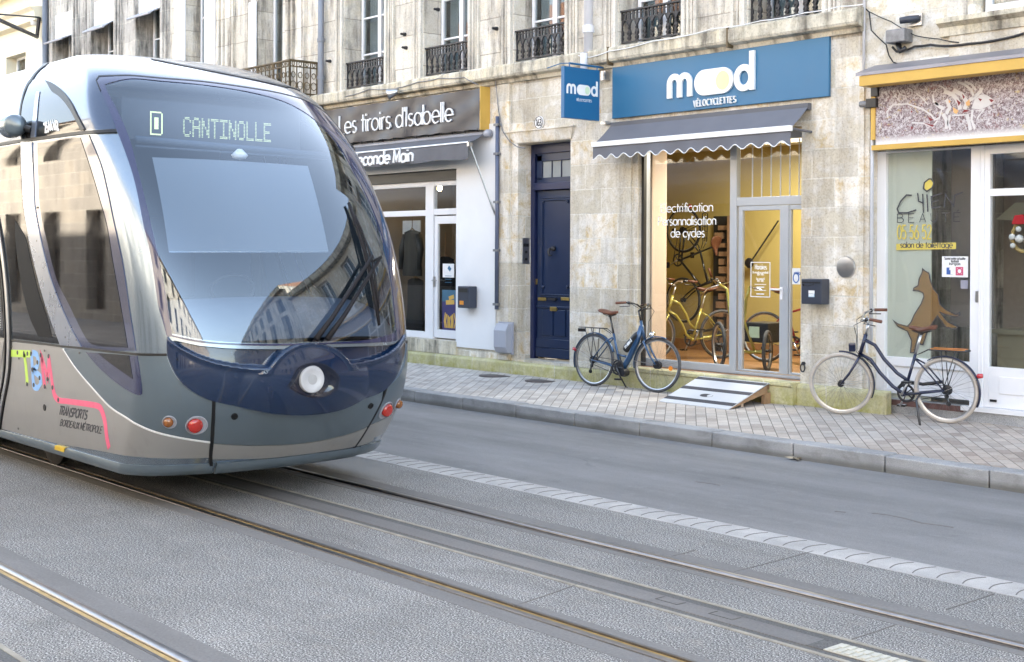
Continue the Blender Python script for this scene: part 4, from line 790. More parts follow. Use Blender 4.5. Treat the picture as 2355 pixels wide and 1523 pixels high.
# --- grooming shop building on the right
YE = 12.60; EX0, EX1 = -8.33, 3.0
E_ = thing('corner_building', 'patched stone building with the white dog grooming shopfront at the right edge', 'building', (-5, YE, 0))
xw0, zw0 = fy(2255, 30, YF+.0); 
UW = [(xw0-.1, xw0+1.15, 5.15, 7.2), (xw0+2.6, xw0+3.8, 5.15, 7.2), (xw0+5.6, xw0+6.8, 5.15, 7.2)]
UW = [(a, b, fy(2262, 28, YF)[1], 7.2) for a, b, c, d in UW]
SHOPX0 = fy(2016, 600, YE)[0]
wb = MB(); wall_open(wb, EX0, EX1, 0, 4.0, [(SHOPX0, EX1-.5, .0, 3.55)], YF+.03, .3); noflip(wb, 'ground_floor_wall', MT['stone'], E_)
wu = MB(); wall_open(wu, EX0, EX1, 4.0, 7.9, UW, YF+.03, .45); noflip(wu, 'upper_wall', MT['stone_clean'], E_)
roofed(E_, EX0+.02, EX1, 7.9, 19.4, 'cornice')
for i, (a, b, c, d) in enumerate(UW):
    window(E_, a+.04, b-.04, c, d, YF+.2, mat='white', curtain=.25, fr=.075)
    MB().prism([(a-.35, YF+.03, c-.20), (a-.35, YF-.02, c-.20), (a-.35, YF-.03, c-.11), (a-.35, YF-.10, c-.07), (a-.35, YF-.10, c-.02), (a-.35, YF+.03, c+.0)], (b-a+.7, 0, 0)).build('window_sill', MT['cornice'], E_)
    MB().box(a-.25, b+.25, YF+.0, YF+.04, c-.62, c-.20).build('apron', MT['stone'], E_)
    MB().box(a-.28, a-.06, YF-.0, YF+.04, c+.0, d).box(b+.06, b+.28, YF-.0, YF+.04, c, d).build('window_surround', MT['mould'], E_)
# canopy
cx0 = -8.17; 
MB().prism([(cx0-.04, YF+.03, 4.02), (cx0-.04, 12.08, 3.90), (cx0-.04, 12.08, 3.865), (cx0-.04, YF+.03, 3.96)], (EX1-.4-cx0, 0, 0)).build('canopy_roof', MT['zinc'], E_)
MB().prism([(cx0, 12.09, 3.862), (cx0, 12.09, 3.755), (cx0, 12.30, 3.755), (cx0, YF+.02, 3.9), (cx0, YF+.02, 3.95)], (EX1-.5-cx0, 0, 0)).build('canopy_fascia', MT['yellow'], E_)
yb = YF-.03; bx0 = fy(2014, 260, yb)[0]; zl = fy(2014, 326, yb)[1]; zh = 3.78
MB().box(fy(2005, 260, yb)[0], bx0, yb-.02, YF+.03, zl+.02, zh).build('board_frame', MT['yellow'], E_)
zy0, zy1 = fy(2200, 334, yb)[1], fy(2200, 322, yb)[1]
MB().box(bx0-.03, EX1-.5, yb-.035, YF+.03, zy0, zy1).build('board_frame', MT['yellow'], E_)
# painted fascia board: brushed speckle and a pale animal made of loose strokes
b_ = NB("splattered_paint"); p = b_.pos(); n = b_.noise(b_.vec(p, (1, 1, 1.0), (0, radians(25), 0)), 34., 4, .75, 1.2); n2 = b_.noise(p, 3.5, 4, .6); sp = b_.n('ShaderNodeSeparateXYZ'); b_.l(p, sp.inputs[0])
cc = b_.ramp(n, (.36, (.10, .07, .075)), (.46, (.25, .19, .20)), (.54, (.46, .41, .42)), (.62, (.62, .59, .59)))
cc = b_.mix(b_.math('MULTIPLY', b_.ramp(b_.noise(p, 12., 5, .7, 1.), (.56, 0.), (.64, 1.)), .55), cc, (.20, .03, .03)); cc = b_.mix(b_.math('MULTIPLY', b_.ramp(b_.noise(b_.vec(p, (1, 1, 1), (0, 0, 0), (5, 3, 1)), 9., 5, .7, 1.), (.6, 0.), (.66, 1.)), .6), cc, (.55, .42, .12))
cc = b_.mix(b_.ramp(b_.math('ADD', sp.outputs[2], b_.math('MULTIPLY', n2, .22)), (3.36/4, .85), (3.46/4, 0.)) if False else b_.ramp(b_.math('MULTIPLY', b_.math('SUBTRACT', b_.math('ADD', sp.outputs[2], b_.math('MULTIPLY', n, .16)), zy1+.10), 5.), (.0, .9), (.35, 0.)), cc, (.76, .75, .75))
b_.bsdf(cc, .6, spec=.3); MT['splatter'] = b_.m
xR_ = EX1-.5
pb = MB().box(bx0, xR_, yb, YF+.03, zy1, zh).build('painted_board', MT['splatter'], E_)
fm = lambda u, v, d: (u, yb-d, v)
def FP(l): return [fy(1940+x/3.807, y/3.807, yb) for x, y in l]
m = MB(); red = MB(); MT['apricot'] = plain('apricot_paint', (.75, .42, .16), .5)
for pts, w_ in (([(870, 1000), (905, 1060), (900, 1130)], .05), ([(930, 1010), (915, 1080), (935, 1135)], .035), ([(1080, 1000), (1100, 1080), (1110, 1140)], .05), ([(1130, 960), (1120, 1050), (1150, 1130)], .035), ([(950, 1010), (1010, 1010), (1080, 1005)], .02),
               ([(880, 800), (960, 830), (1010, 900), (1020, 960)], .06), ([(900, 870), (930, 940), (900, 1000)], .05), ([(960, 790), (1040, 830), (1080, 900), (1060, 960)], .06), ([(1100, 880), (1150, 850), (1200, 800), (1210, 770)], .05),
               ([(1000, 720), (1060, 740), (1120, 790), (1140, 850)], .035), ([(1060, 715), (1120, 740), (1160, 790)], .03), ([(800, 900), (850, 940), (880, 950)], .05), ([(780, 830), (790, 890), (830, 920)], .03), ([(830, 750), (860, 760), (900, 790)], .02),
               ([(860, 960), (840, 1030), (800, 1050), (770, 1010), (700, 960), (560, 910), (430, 920), (380, 980), (390, 1030)], .022), ([(820, 1060), (780, 1110), (700, 1080), (600, 1075)], .022), ([(440, 830), (480, 870), (490, 820)], .012), ([(560, 770), (600, 790), (600, 830)], .012),
               ([(470, 790), (500, 830), (540, 840)], .012), ([(720, 760), (730, 800)], .012), ([(640, 820), (700, 870), (740, 920)], .014), ([(1180, 970), (1230, 960), (1190, 1010), (1170, 1040)], .02)): ribbon(m, FP(pts), w_*.72, fm, 0, .002)
head = FP([(1150, 870), (1200, 830), (1260, 835), (1325, 880), (1270, 930), (1200, 960), (1120, 950)]); m.add([fm(*q, .003) for q in head], [tuple(range(7))]); m.build('pale_animal', plain('off_white_paint', (.66, .63, .62), .7), pb)
for l in ([(1275, 870), (1300, 870), (1320, 882), (1295, 898)], [(1180, 860), (1215, 870), (1200, 890)], [(990, 870), (1030, 900), (1010, 930)], [(1040, 820), (1065, 850), (1050, 870)], [(1040, 990), (1110, 970), (1060, 960)], [(590, 965), (608, 975), (595, 992)], [(592, 1105), (612, 1118), (596, 1138)], [(740, 1020), (790, 1050), (760, 1060)], [(700, 1075), (800, 1100), (780, 1112)]):
    q = FP(l); red.add([fm(*p_, .006) for p_ in q], [tuple(range(len(q)))])
red.build('red_accents', plain("oxblood_paint", (.22, .015, .02), .5), pb)
for l in ([(960, 940), (1010, 970), (990, 1000), (965, 985)], [(1070, 900), (1105, 870), (1110, 920), (1080, 930)], [(920, 870), (940, 890), (925, 905)]):
    q = FP(l); org = MB(); org.add([fm(*p_, .005) for p_ in q], [tuple(range(len(q)))]); org.build('orange_accent', MT['apricot'], pb)
# shopfront joinery
X = lambda px, py=600, y=YE: fy(px, py, y)[0]; Z = lambda px, py, y=YE: fy(px, py, y)[1]
zt = zy0; a0, a1, b0, b1 = X(2016), X(2036), X(2231), X(2262)
zg1 = Z(2130, 347); zg0 = Z(2130, 826); zbm = Z(2130, 912); zs_ = Z(2100, 838)
m = MB().box(a0, a1, YE, YE+.08, zbm, zt).box(b0, b1, YE, YE+.08, zbm-.06, zt).box(a1, b0, YE, YE+.08, zg1, zt).box(a1, b0, YE+.0, YE+.08, Z(2130, 847), zg0).box(a1, b0, YE+.025, YE+.07, zbm+.05, Z(2130, 847)).box(a1, b0, YE+.003, YE+.08, zbm, zbm+.05)
m.box(a1, a1+.03, YE+.003, YE+.07, zbm+.05, Z(2130, 847)).box(b1-.05, b1-.04, YE-.01, YE, zbm, zt)
gw = m.build('shop_window', MT['white'], E_, bevel=.005)
MB().box(a1-.005, b0+.005, YE+.04, YE+.048, zg0-.005, zg1+.005).build('pane', MT['pane_shop'], gw)
xd0 = b1+.02; xd1 = xd0+1.02
for k in range(3):                                                             # door, then further bays towards the right
    xa = xd0+k*1.12; xb = xa+1.06
    m = MB().box(xa-.02, xa+.04, YE+.01, YE+.07, zbm-.05, zt).box(xb-.06, xb+.06, YE, YE+.08, zbm-.05, zt).box(xa+.04, xb-.06, YE+.01, YE+.07, Z(2320, 352), zt).box(xa+.04, xb-.06, YE+.012, YE+.07, Z(2320, 450), Z(2320, 433)).box(xa+.04, xb-.06, YE+.01, YE+.07, zbm-.05, Z(2320, 847)).box(xa+.16, xb-.1, YE+.0, YE+.012, zbm+.10, Z(2320, 868))
    f = m.build('door' if k == 0 else 'shop_window', MT['white'], E_, bevel=.005)
    MB().box(xa+.03, xb-.05, YE+.035, YE+.043, Z(2320, 850), Z(2320, 349)).build('pane', MT['pane_shop'], f)
    if k == 0:
        hx, hz = X(2248, 682), Z(2248, 682); MB().box(hx-.02, hx+.02, YE-.012, YE+.005, hz-.06, hz+.06).build('handle', MT['alloy'], f, bevel=.004)
        q = fy(2287, 922, YE); MB().box(q[0]-.05, q[0]+.02, YE-.006, YE+.012, q[1]-.012, q[1]+.012).build('weep_slot', MT['black'], f)
MB().box(a1-.25, EX1-.5, YE-.06, YE+.4, .0, zbm-.055).build('concrete_sill', MT['kerb'], E_); MB().box(X(2220), EX1-.5, YE-.075, YE+.02, zbm-.10, zbm-.052).build('threshold', MT['white'], E_); MB().box(X(2060), X(2225), YE-.065, YE-.055, zbm-.12, zbm-.06).build('sill_edge', paint("worn_red_paint", (.17, .09, .08), .8, var=.5, scale=10), E_)
# interior of the grooming shop
MT['pale_green'] = paint("pale_sheet", (.64, .665, .585), .85, var=.05); MT['dark_room'] = plain("dark_room_wall", (.48, .43, .40), .9)
iy = YE+2.4; px_ = X(2142, 500, YE+.056)
MB().box(-8.25, EX1-.5, iy, iy+.1, .2, 3.6).box(-8.3, -8.2, YE+.1, iy, .2, 3.6).box(EX1-.6, EX1-.5, YE+.1, iy, .2, 3.6).build('interior_wall', MT['dark_room'], E_); MB().box(-8.25, EX1-.5, YE+.06, iy, .22, .30).build('shop_floor', MT['kerb'], E_); MB().box(-8.25, EX1-.5, YE+.09, iy, 3.62, 3.7).build('shop_ceiling', MT['whitewash'], E_)
MB().box(-8.2, px_, YE+.056, YE+.075, .3, 3.5).build('pane_backing', MT['pale_green'], E_)  # stands for the pale lit film on the pane, set close to catch daylight
sh = MB().box(px_+.15, -6.6, YE+1.2, YE+1.7, .3, 1.05).box(px_+.1, -6.5, YE+1.15, YE+1.75, 1.05, 1.10).box(-6.5, -5.6, YE+.6, YE+1.2, .3, 1.25).build('counter', paint("beige_counter", (.50, .47, .36), .6), E_)
q0 = fy(2290, 505, YE+1.4); q1 = fy(2352, 465, YE+1.4); bo = MB().prism([(q0[0], YE+1.4, q0[1]), (q1[0]+.5, YE+1.4, q0[1]-.05), (q1[0]+.6, YE+1.5, q1[1]+.0), (q0[0]+.18, YE+1.5, q1[1]+.0)], (0, .02, 0)).build('wall_board', MT['pale_green'], E_)
# Christmas wreath inside the door
x, z = fy(2353, 545, YE+.14); wt_ = thing('wreath', 'small Christmas wreath with red and white trim hanging inside the grooming shop door', 'wreath', (x, YE+.14, z))
MB().tube([(x+.0+.115*cos(a), YE+.14, z+.15*sin(a)) for a in np.linspace(0, 2*pi, 22)[:-1]], .022, 7, True).build('ring', paint("straw", (.45, .33, .14), .8), wt_, smooth=True)
m = MB(); 
for dx, dz, r in ((-.10, .0, .035), (-.03, .08, .03), (-.02, -.02, .045), (-.09, -.09, .03)): m.lathe([(0, -r), (r*.8, -r*.6), (r, 0), (r*.8, r*.6), (0, r)], (x+dx, YE+.10, z+dz), (0, 0, 1), 10)
m.build('pompom', MT['paper'], wt_, smooth=True); MB().prism([(x-.1, YE+.09, z+.13), (x+.05, YE+.09, z+.13), (x+.02, YE+.09, z+.23), (x-.07, YE+.09, z+.22)], (0, .05, 0)).build('red_hat', plain("red_felt", (.5, .02, .03), .9), wt_)
def film(name, col, k):
    b = NB(name); d = b.n('ShaderNodeBsdfDiffuse'); d.inputs[0].default_value = (*col, 1); t_ = b.n('ShaderNodeBsdfTransparent'); mx = b.n('ShaderNodeMixShader'); mx.inputs[0].default_value = k; b.l(t_.outputs[0], mx.inputs[1]); b.l(d.outputs[0], mx.inputs[2]); b.l(mx.outputs[0], b.o.inputs[0]); return b.m
MB().box(px_+.005, b0+.02, YE+.45, YE+.48, 1.15, 3.5).build('pane_backing', paint('grey_backing', (.30, .27, .255), .8, var=.2), E_)  # added grey sheet near the glass, brightens the dark view behind it
# decals on the pane
dm = wallmap(YE+.04); FQ = lambda l: [fy(1980+x/2.24, 320+y/2.24, YE+.04) for x, y in l]
m = MB()
for s_, w_ in (([(262, 290), (235, 288), (205, 320), (187, 360), (195, 380), (240, 380), (285, 365)], .016), ([(292, 278), (297, 320), (320, 330)], .015), ([(318, 282), (322, 380)], .015), ([(340, 285), (345, 375)], .015), ([(417, 280), (362, 297), (366, 355), (410, 348)], .014), ([(362, 325), (400, 315)], .013), ([(430, 352), (436, 285), (478, 345), (482, 290), (525, 274)], .015), ([(350, 206), (327, 225), (322, 255), (340, 270), (368, 250), (376, 225), (362, 206), (350, 206)], .016)): ribbon(m, FQ(s_), w_, dm, 0, .002)
u0, v0 = FQ([(188, 430)])[0]; u1 = FQ([(500, 425)])[0][0]; tw = u1-u0
for k, ch in enumerate("BEAUTÉ"): text(m, ch, u0+tw*k/5.35, v0, .125, .08, .06, dm, 0, .002)
u0, v0 = FQ([(204, 560)])[0]; u1 = FQ([(472, 560)])[0][0]; text(m, "salon de toilettage", u0, v0, .085, u1-u0, .10, dm, .001, .003); m.build('window_lettering', MT['charcoal'], gw)
m = MB(); q = FQ([(182, 540), (490, 533), (490, 566), (182, 572)]); m.add([dm(*p_, .001) for p_ in q], [(0, 1, 2, 3)]); q = FQ([(340, 208), (366, 210), (372, 235), (352, 262), (330, 262), (328, 232)]); m.add([dm(*p_, .0012) for p_ in q], [tuple(range(6))])
u0, v0 = FQ([(188, 515)])[0]; u1 = FQ([(362, 512)])[0][0]; text(m, "05 56 52", u0, v0, .20, u1-u0, .075, dm, 0, .002); m.build('yellow_decal', plain("yellow_decal", (.62, .50, .10), .6), gw)
dog = FQ([(318, 668), (330, 680), (350, 690), (358, 730), (372, 770), (398, 800), (405, 850), (440, 880), (490, 905), (508, 893), (510, 905), (490, 915), (440, 905), (405, 890), (445, 940), (480, 958), (500, 965), (490, 978), (440, 970), (395, 910), (375, 935), (340, 1000), (320, 1060), (300, 1055), (310, 1010), (300, 1000), (285, 1050), (275, 1100), (255, 1100), (262, 1040), (240, 990), (190, 965), (165, 932), (190, 952), (240, 965), (258, 945), (275, 905), (310, 850), (325, 810), (318, 790), (290, 780), (270, 780), (272, 768), (295, 755), (300, 720), (315, 690)])
m = MB(); m.add([dm(*p_, .001) for p_ in dog], [tuple(range(len(dog)))]); m.build('dog_decal', film("tan_decal", (.26, .15, .06), .66), gw); m = MB(); ribbon(m, dog+[dog[0]], .012, dm, .001, .003); m.build('dog_outline', MT['charcoal'], gw)
q0 = fy(2167, 637, YE+.04); q1 = fy(2227, 590, YE+.04); w_, h_ = q1[0]-q0[0], q1[1]-q0[1]; st_ = MB().box(q0[0], q1[0], YE+.033, YE+.037, q0[1], q1[1]).build('social_sticker', MT['paper'], gw)
g2 = wallmap(YE+.033); m = MB(); m.add([g2(q0[0]+w_*x, q0[1]+h_*y, .001) for x, y in ((.18, .12), (.42, .12), (.42, .46), (.18, .46))], [(0, 1, 2, 3)]); m.build('blue_icon', plain("icon_blue", (.05, .12, .38), .5), st_)
m = MB(); text(m, "f", q0[0]+w_*.28, q0[1]+h_*.13, .12, .05, .22, g2, .002, .003); m.build('icon_letter', MT['letter'], st_)
m = MB(); R_ = [(q0[0]+w_*x, q0[1]+h_*y) for x, y in ((.56, .12), (.8, .12), (.8, .46), (.56, .46), (.56, .12))]; ribbon(m, R_, .014, g2, 0, .002); cxx, czz = q0[0]+w_*.68, q0[1]+h_*.29; ribbon(m, arc(cxx, czz, .028, .028, 0, 360, 14), .012, g2, 0, .002); m.build('pink_icon', plain("icon_pink", (.6, .08, .18), .5), st_)
m = MB(); 
for k, (t_, f_) in enumerate((("Suivez notre actualite", .8), ("facebook", .3), ("Instagram", .42))): text(m, t_, q0[0]+w_*(1-f_)/2, q0[1]+h_*(.84-.13*k), .035, w_*f_, .13, g2, 0, .002)
m.build('sticker_text', MT['charcoal'], st_)
q0 = fy(2210, 664, YE+.04); q1 = fy(2227, 645, YE+.04); MB().box(q0[0], q1[0], YE+.033, YE+.037, q0[1], q1[1]).build('small_sticker', MT['grey_cloth'], gw)
# wall fittings above the canopy
a = fy(2038, 101, YF-.12); b = fy(2082, 64, YF-.12); t = thing('junction_box', 'weathered grey metal box on the wall above the yellow edged canopy', 'junction box', (a[0], YF-.1, a[1]))
MB().box(a[0], b[0], YF-.14, YF+.03, a[1], b[1]).build('case', MT['box_metal'], t, bevel=.012); MB().tube([(a[0]+.1, YF-.05, a[1]), (a[0]+.14, YF-.06, a[1]-.09), (a[0]+.2, YF-.05, a[1]-.06)], .03, 8).build('gland', MT['black'], t, smooth=True)
x, z = fy(2095, 42, YF-.1); t = thing('security_camera', 'small security camera on a square plate left of the upper window', 'camera', (x, YF, z)); MB().box(x-.09, x+.07, YF-.01, YF+.03, z-.07, z+.06).build('plate', MT['alloy'], t, bevel=.004); MB().lathe([(.0, -.12), (.035, -.12), (.04, -.02), (.03, .08), (0, .08)], (x-.02, YF-.06, z), (.9, .4, .1), 14).build('camera_body', MT['slate'], t, smooth=True)
x, z = fy(1997, 237, YF-.1); t = thing('roller_motor', 'black motor box tucked under the left end of the yellow canopy', 'motor box', (x, YF, z)); MB().box(x-.05, x+.08, YF-.08, YF+.02, z-.05, z+.05).build('case', MT['black'], t, bevel=.006); MB().box(x-.0, x+.09, YF-.06, YF+.02, z+.07, z+.32).build('housing', MT['black'], t, bevel=.006); MB().lathe([(.035, 0), (.035, .09), (0, .1)], (x-.05, YF-.04, z), (-1, 0, 0), 12).build('shaft', MT['box_metal'], t)
def cable(label, pts, r=.007, y=YF-.012, mat='black', grp='cables strung along the facades'):
    P = [fy(a, b, y) for a, b in pts]; P = [Vector((p[0], y, p[1])) for p in P]; Q = []
    for i in range(len(P)-1):
        for k in range(5):
            q = P[i].lerp(P[i+1], k/5); q.z -= .02*sin(pi*k/5)*min(1, (P[i+1]-P[i]).length); Q.append(q)
    Q.append(P[-1]); return tag(MB().tube(Q, r, 6).build('cable', MT[mat], smooth=True), label, 'cable', grp)
cable('thick black cable sagging from the grey metal box along the canopy top', [(2052, 108), (2062, 119), (2080, 117), (2104, 107), (2140, 103), (2174, 106), (2228, 101), (2300, 91), (2355, 77)], .013)
cable('thin grey cable running down from the stone ledge to the canopy roof', [(1985, 14), (1999, 28), (2004, 70), (2038, 103), (2044, 127), (2054, 143), (2074, 150)], .008)
cable('thin slack wire crossing the wall above the grey metal box', [(1999, 27), (2050, 50), (2105, 82), (2160, 90), (2205, 98)], .006)
x_ = fy(1987, 100, YF-.03)[0]; tag(MB().tube([(x_, YF-.03, fy(1987, 175, YF-.03)[1]), (x_, YF-.03, 8.5)], .016, 8).build('conduit', MT['pipe_white'], smooth=True), 'thin white conduit running up the joint between the two stone buildings', 'conduit')
x_ = fy(2005, 500, YF+.0)[0]; tag(MB().tube([(x_, YF+.0, .95), (x_, YF+.0, 3.4), (x_+.03, YF-.0, 3.5), (x_+.03, YF-.0, 3.6)], .02, 8).build('conduit', MT['cream_pipe'] if 'cream_pipe' in MT else MT['pipe_white'], smooth=True), 'cream coloured pipe running down beside the white frame of the grooming shop', 'conduit')
MB().box(fy(1992, 650, YF)[0], SHOPX0-.0, YF-.0, YF+.03, .85, 1.25).build('plaster_patch', MT['whitewash'], E_)
cable('grey cable draped along the stone ledge above the charcoal banner', [(795, 222), (850, 205), (905, 204), (960, 189), (1010, 180), (1066, 178), (1100, 195)], .007, YF-.185, 'box_metal')
cable('cable hanging from the ledge down the stone pilaster beside the street door', [(1142, 155), (1140, 190), (1146, 250), (1155, 300), (1172, 325), (1190, 338), (1208, 340)], .008, YF-.07, 'box_metal')
cable('black cable above the hanging sign along the top of the ledge', [(1330, 128), (1357, 132), (1400, 118), (1500, 95), (1640, 66), (1750, 48), (1850, 30), (1930, 15), (1985, 10)], .006, YF-.19, 'letter')
# --- the sooty house and the cream house further left
C_ = thing('sooty_house', 'soot stained stone house with white roller blinds and white shutters behind the tram', 'building', (-25, YF, 0))
CX0, CX1 = fy(106, 100, YF)[0], DX0
CW = [(fy(128, 100, YF)[0], fy(170, 100, YF)[0]), (fy(217, 100, YF)[0], fy(266, 100, YF)[0]), (fy(320, 100, YF)[0], fy(373, 100, YF)[0]), (fy(446, 100, YF)[0]-.35, fy(474, 100, YF)[0]), (fy(612, 100, YF)[0]-.3, fy(650, 100, YF)[0])]
zs = 4.9
ops = [(a, b, zs, 7.9 if i > 2 else 7.6) for i, (a, b) in enumerate(CW)]+[(-30.5, -29, .4, 3.4), (-28, -26.5, .4, 3.4), (-25.5, -24, .4, 3.4), (-23, -20.5, .4, 3.4)]
wc = MB(); xm = fy(392, 100, YF)[0]; wall_open(wc, CX0, xm, 0, 10.8, [o for o in ops if o[0] < xm], YF, .45); noflip(wc, 'wall', MT['stone_grey'], C_)
wc = MB(); wall_open(wc, xm, CX1, 0, 10.8, [o for o in ops if o[0] > xm], YF, .45); noflip(wc, 'wall', MT['stone_up'], C_)
roofed(C_, CX0, CX1-.0, 10.8, 19.5, 'cornice')
MB().box(CX0, CX1-.02, YF-.14, YF, 4.3, 4.6).build('string_course', MT['stone_grey'], C_)
for (a, b, c, d) in ops: window(C_, a+.05, b-.05, c, d-.04, YF+.30, rails=[c+(d-c)*.6], curtain=.3 if c > 4 else 0)
for i, (px0, py0, px1, py1, pyb) in enumerate(((131, 93, 171, 78, 93), (222, 60, 267, 46, 66), (324, 27, 374, 16, 35))):
    a, b = CW[i]; z = fy(px1, py1, YF-.03)[1]
    bl = MB().box(a+.02, b-.02, YF-.02, YF+.03, z, 7.62).build('roller_blind', MT['paper'], C_)
    zz = fy(px1, pyb, YF-.05)[1]-.02; MB().prism([(a+.01, YF-.035, z+.01), (a+.01, YF-.04, z-.0), (a+.01, YF-.28, zz+.05), (a+.01, YF-.29, zz+.08)], (b-a-.02, 0, 0)).tube([(a+.02, YF-.28, zz+.06), (b-.02, YF-.28, zz+.06)], .025, 8).build('blind_flap', MT['grey_box'], bl)
m = MB()
for i, (a, b) in enumerate(CW[:3]):
    for x, e in ((a, -1), (b, 1)):
        for o0, o1, d in ((.03, .14, .07), (.18, .26, .05), (.30, .34, .03)): m.box(min(x+e*o0, x+e*o1), max(x+e*o0, x+e*o1), YF-d, YF+.005, 4.65, 9.8)
m.build('window_surround', MT['stone_grey'], C_)
m = MB()
for x, e in ((CW[3][1]+.55, 1), (CW[4][1]+.2, 1)):
    for o0, o1, d in ((.0, .10, .08), (.16, .22, .06), (.28, .5, .04), (.56, .62, .06)): m.box(min(x+e*o0, x+e*o1), max(x+e*o0, x+e*o1), YF-d, YF+.005, 4.65, 9.8)
m.build('pilaster', MT['stone_up'], C_)
def shutter(a, b, y, z0, z1):
    m = MB().box(a, b, y-.035, y, z0, z1)
    for k in range(3):
        c0 = z0+(z1-z0)*k/3+.06; c1 = z0+(z1-z0)*(k+1)/3-.06; m.box(a+.06, b-.06, y-.048, y-.034, c0, c1)
    m.build('shutter', MT['white'], C_, bevel=.004)
shutter(fy(402, 100, YF-.03)[0], CW[3][0]+.02, YF-.01, zs, 7.9); shutter(CW[3][1]+.0, fy(495, 100, YF-.03)[0], YF-.01, zs, 7.9)
shutter(fy(573, 100, YF-.06)[0], CW[4][0]+.03, YF-.04, zs, fy(580, 5, YF-.05)[1])
# wrought iron balcony
bx0, bx1, by = -22.2, DX0-.05, YF-.55; bz0, bz1 = 4.62, 5.24
ba = thing('x', 'x', 'x') if False else None
MB().prism([(bx0, YF, bz0-.02), (bx0, by-.05, bz0-.02), (bx0, by-.05, bz0-.12), (bx0, by+.05, bz0-.2), (bx0, YF, bz0-.3)], (bx1-bx0, 0, 0)).build('balcony_slab', MT['stone_up'], C_)
m = MB().tube([(bx0, YF, bz1), (bx0, by, bz1), (bx1, by, bz1), (bx1, YF, bz1)], .022, 6).tube([(bx0, YF, bz0+.06), (bx0, by, bz0+.06), (bx1, by, bz0+.06), (bx1, YF, bz0+.06)], .014, 6).tube([(bx0, YF, bz1-.10), (bx0, by, bz1-.10), (bx1, by, bz1-.10), (bx1, YF, bz1-.10)], .012, 6)
def bars(p, q, n):
    p, q = Vector(p), Vector(q)
    for k in range(n+1):
        c = p.lerp(q, k/n); m.tube([(c.x, c.y, bz0), (c.x, c.y, bz1)], .012 if k % 4 else .02, 5)
        if k < n:
            d = (q-p)/n
            for zc, r in ((bz0+.2, .07), (bz0+.38, .05), (bz1-.05, .035)):
                cc_ = c+d*.5; m.tube([(cc_.x+d.normalized().x*r*.8*cos(a), cc_.y+d.normalized().y*r*.8*cos(a), zc+r*sin(a)) for a in np.linspace(0, 2*pi, 9)[:-1]], .008, 4, True)
bars((bx0, by, 0), (bx1, by, 0), 20); bars((bx1, by, 0), (bx1, YF, 0), 4); bars((bx0, by, 0), (bx0, YF, 0), 4)
m.build('balcony_railing', MT['rusty'], C_)
F_ = thing('cream_house', 'cream rendered house with one small recessed window at the left edge', 'building', (-36, YF, 0))
FX1 = fy(100, 100, YF)[0]; a, b = fy(16, 130, YF)[0], fy(61, 130, YF)[0]; c, d = fy(30, 168, YF)[1]-.5, fy(60, 120, YF)[1]
wc = MB(); wall_open(wc, -58, FX1, 0, 8.9, [(a, b, c, d), (a-4, b-4, c, d), (-40, -38.5, .2, 2.6)], YF-.02, .4); noflip(wc, 'wall', MT['cream'], F_)
for o in (0, -4): window(F_, a+o, b+o, c, d, YF+.25, mull=True)
window(F_, -40, -38.5, .2, 2.6, YF+.2)
roofed(F_, -58, FX1-.02, 8.85, 19.3, 'cream')
za = fy(92, 8, YF-.3)[1]; MB().prism([(-58, YF-.02, za-.35), (-58, YF-.2, za-.30), (-58, YF-.24, za-.08), (-58, YF-.34, za), (-58, YF-.02, za+.05)], (FX1+58, 0, 0)).build('moulding', MT['cream'], F_)
x_ = fy(102, 60, YF-.1)[0]; tag(MB().tube([(x_, YF-.08, .2), (x_, YF-.08, 9)], .07, 12).build('drainpipe', MT['lead'], smooth=True), 'grey drainpipe between the cream house and the sooty house', 'pipe')
# overhead line bracket
yw = YF-.12; q = fy(85, 85, yw); t = thing('wire_bracket', 'dark triangular overhead wire bracket on the cream house', 'bracket', (q[0], yw, q[1])); r_ = fy(90, 40, yw); l_ = gz(0, 48, q[1]+.6)
y2 = YF-2.2; e0 = fy(0, 47, y2)
MB().tube([(q[0], yw, q[1]), (e0[0], y2, e0[1])], .05, 6).tube([(q[0], yw, q[1]), (r_[0], yw, r_[1])], .05, 6).tube([(r_[0], yw, r_[1]), (fy(0, 33, y2)[0], y2, fy(0, 33, y2)[1])], .02, 6).build('arm', MT['iron'], t); MB().lathe([(.09, 0), (.09, .25), (.05, .3)], (fy(79, 50, yw)[0], YF-.12, fy(79, 58, yw)[1]), (0, 0, 1), 14).build('insulator', MT['letter'], t, smooth=True)
# --- opposite side of the street, seen only in reflections
O_ = thing('opposite_building', 'warm stone terrace facing the shops across the street', 'building', (-15, -5.6, 0)); ops = []
for k in range(38):
    x = -62+k*2.9; ops += [(x, x+1.2, z, z+h) for z, h in ((.4, 2.6), (4.4, 2.2), (7.7, 1.6))]
m = MB(); wall_open(m, -64, 50, 0, 9.6, ops, -5.6, -.4); noflip(m, 'wall', stone("warm_stone", (.40, .365, .32), (.42, .35, .26), chalk=(.5, .46, .4), sootf=.45, chalkf=.3), O_); MB().box(-64, 50, -5.95, -5.9, 0, 9.6).build('window_glazing', MT['dark_frame'], O_); MB().box(-64, 50, -13, -12.5, 0, 9.6).build('rear_wall', MT['stone_grey'], O_)
MB().prism([(-64, -5.2, 9.6), (-64, -12.8, 9.6), (-64, -9, 11.6)], (114, 0, 0)).build('roof', MT['roof'], O_)

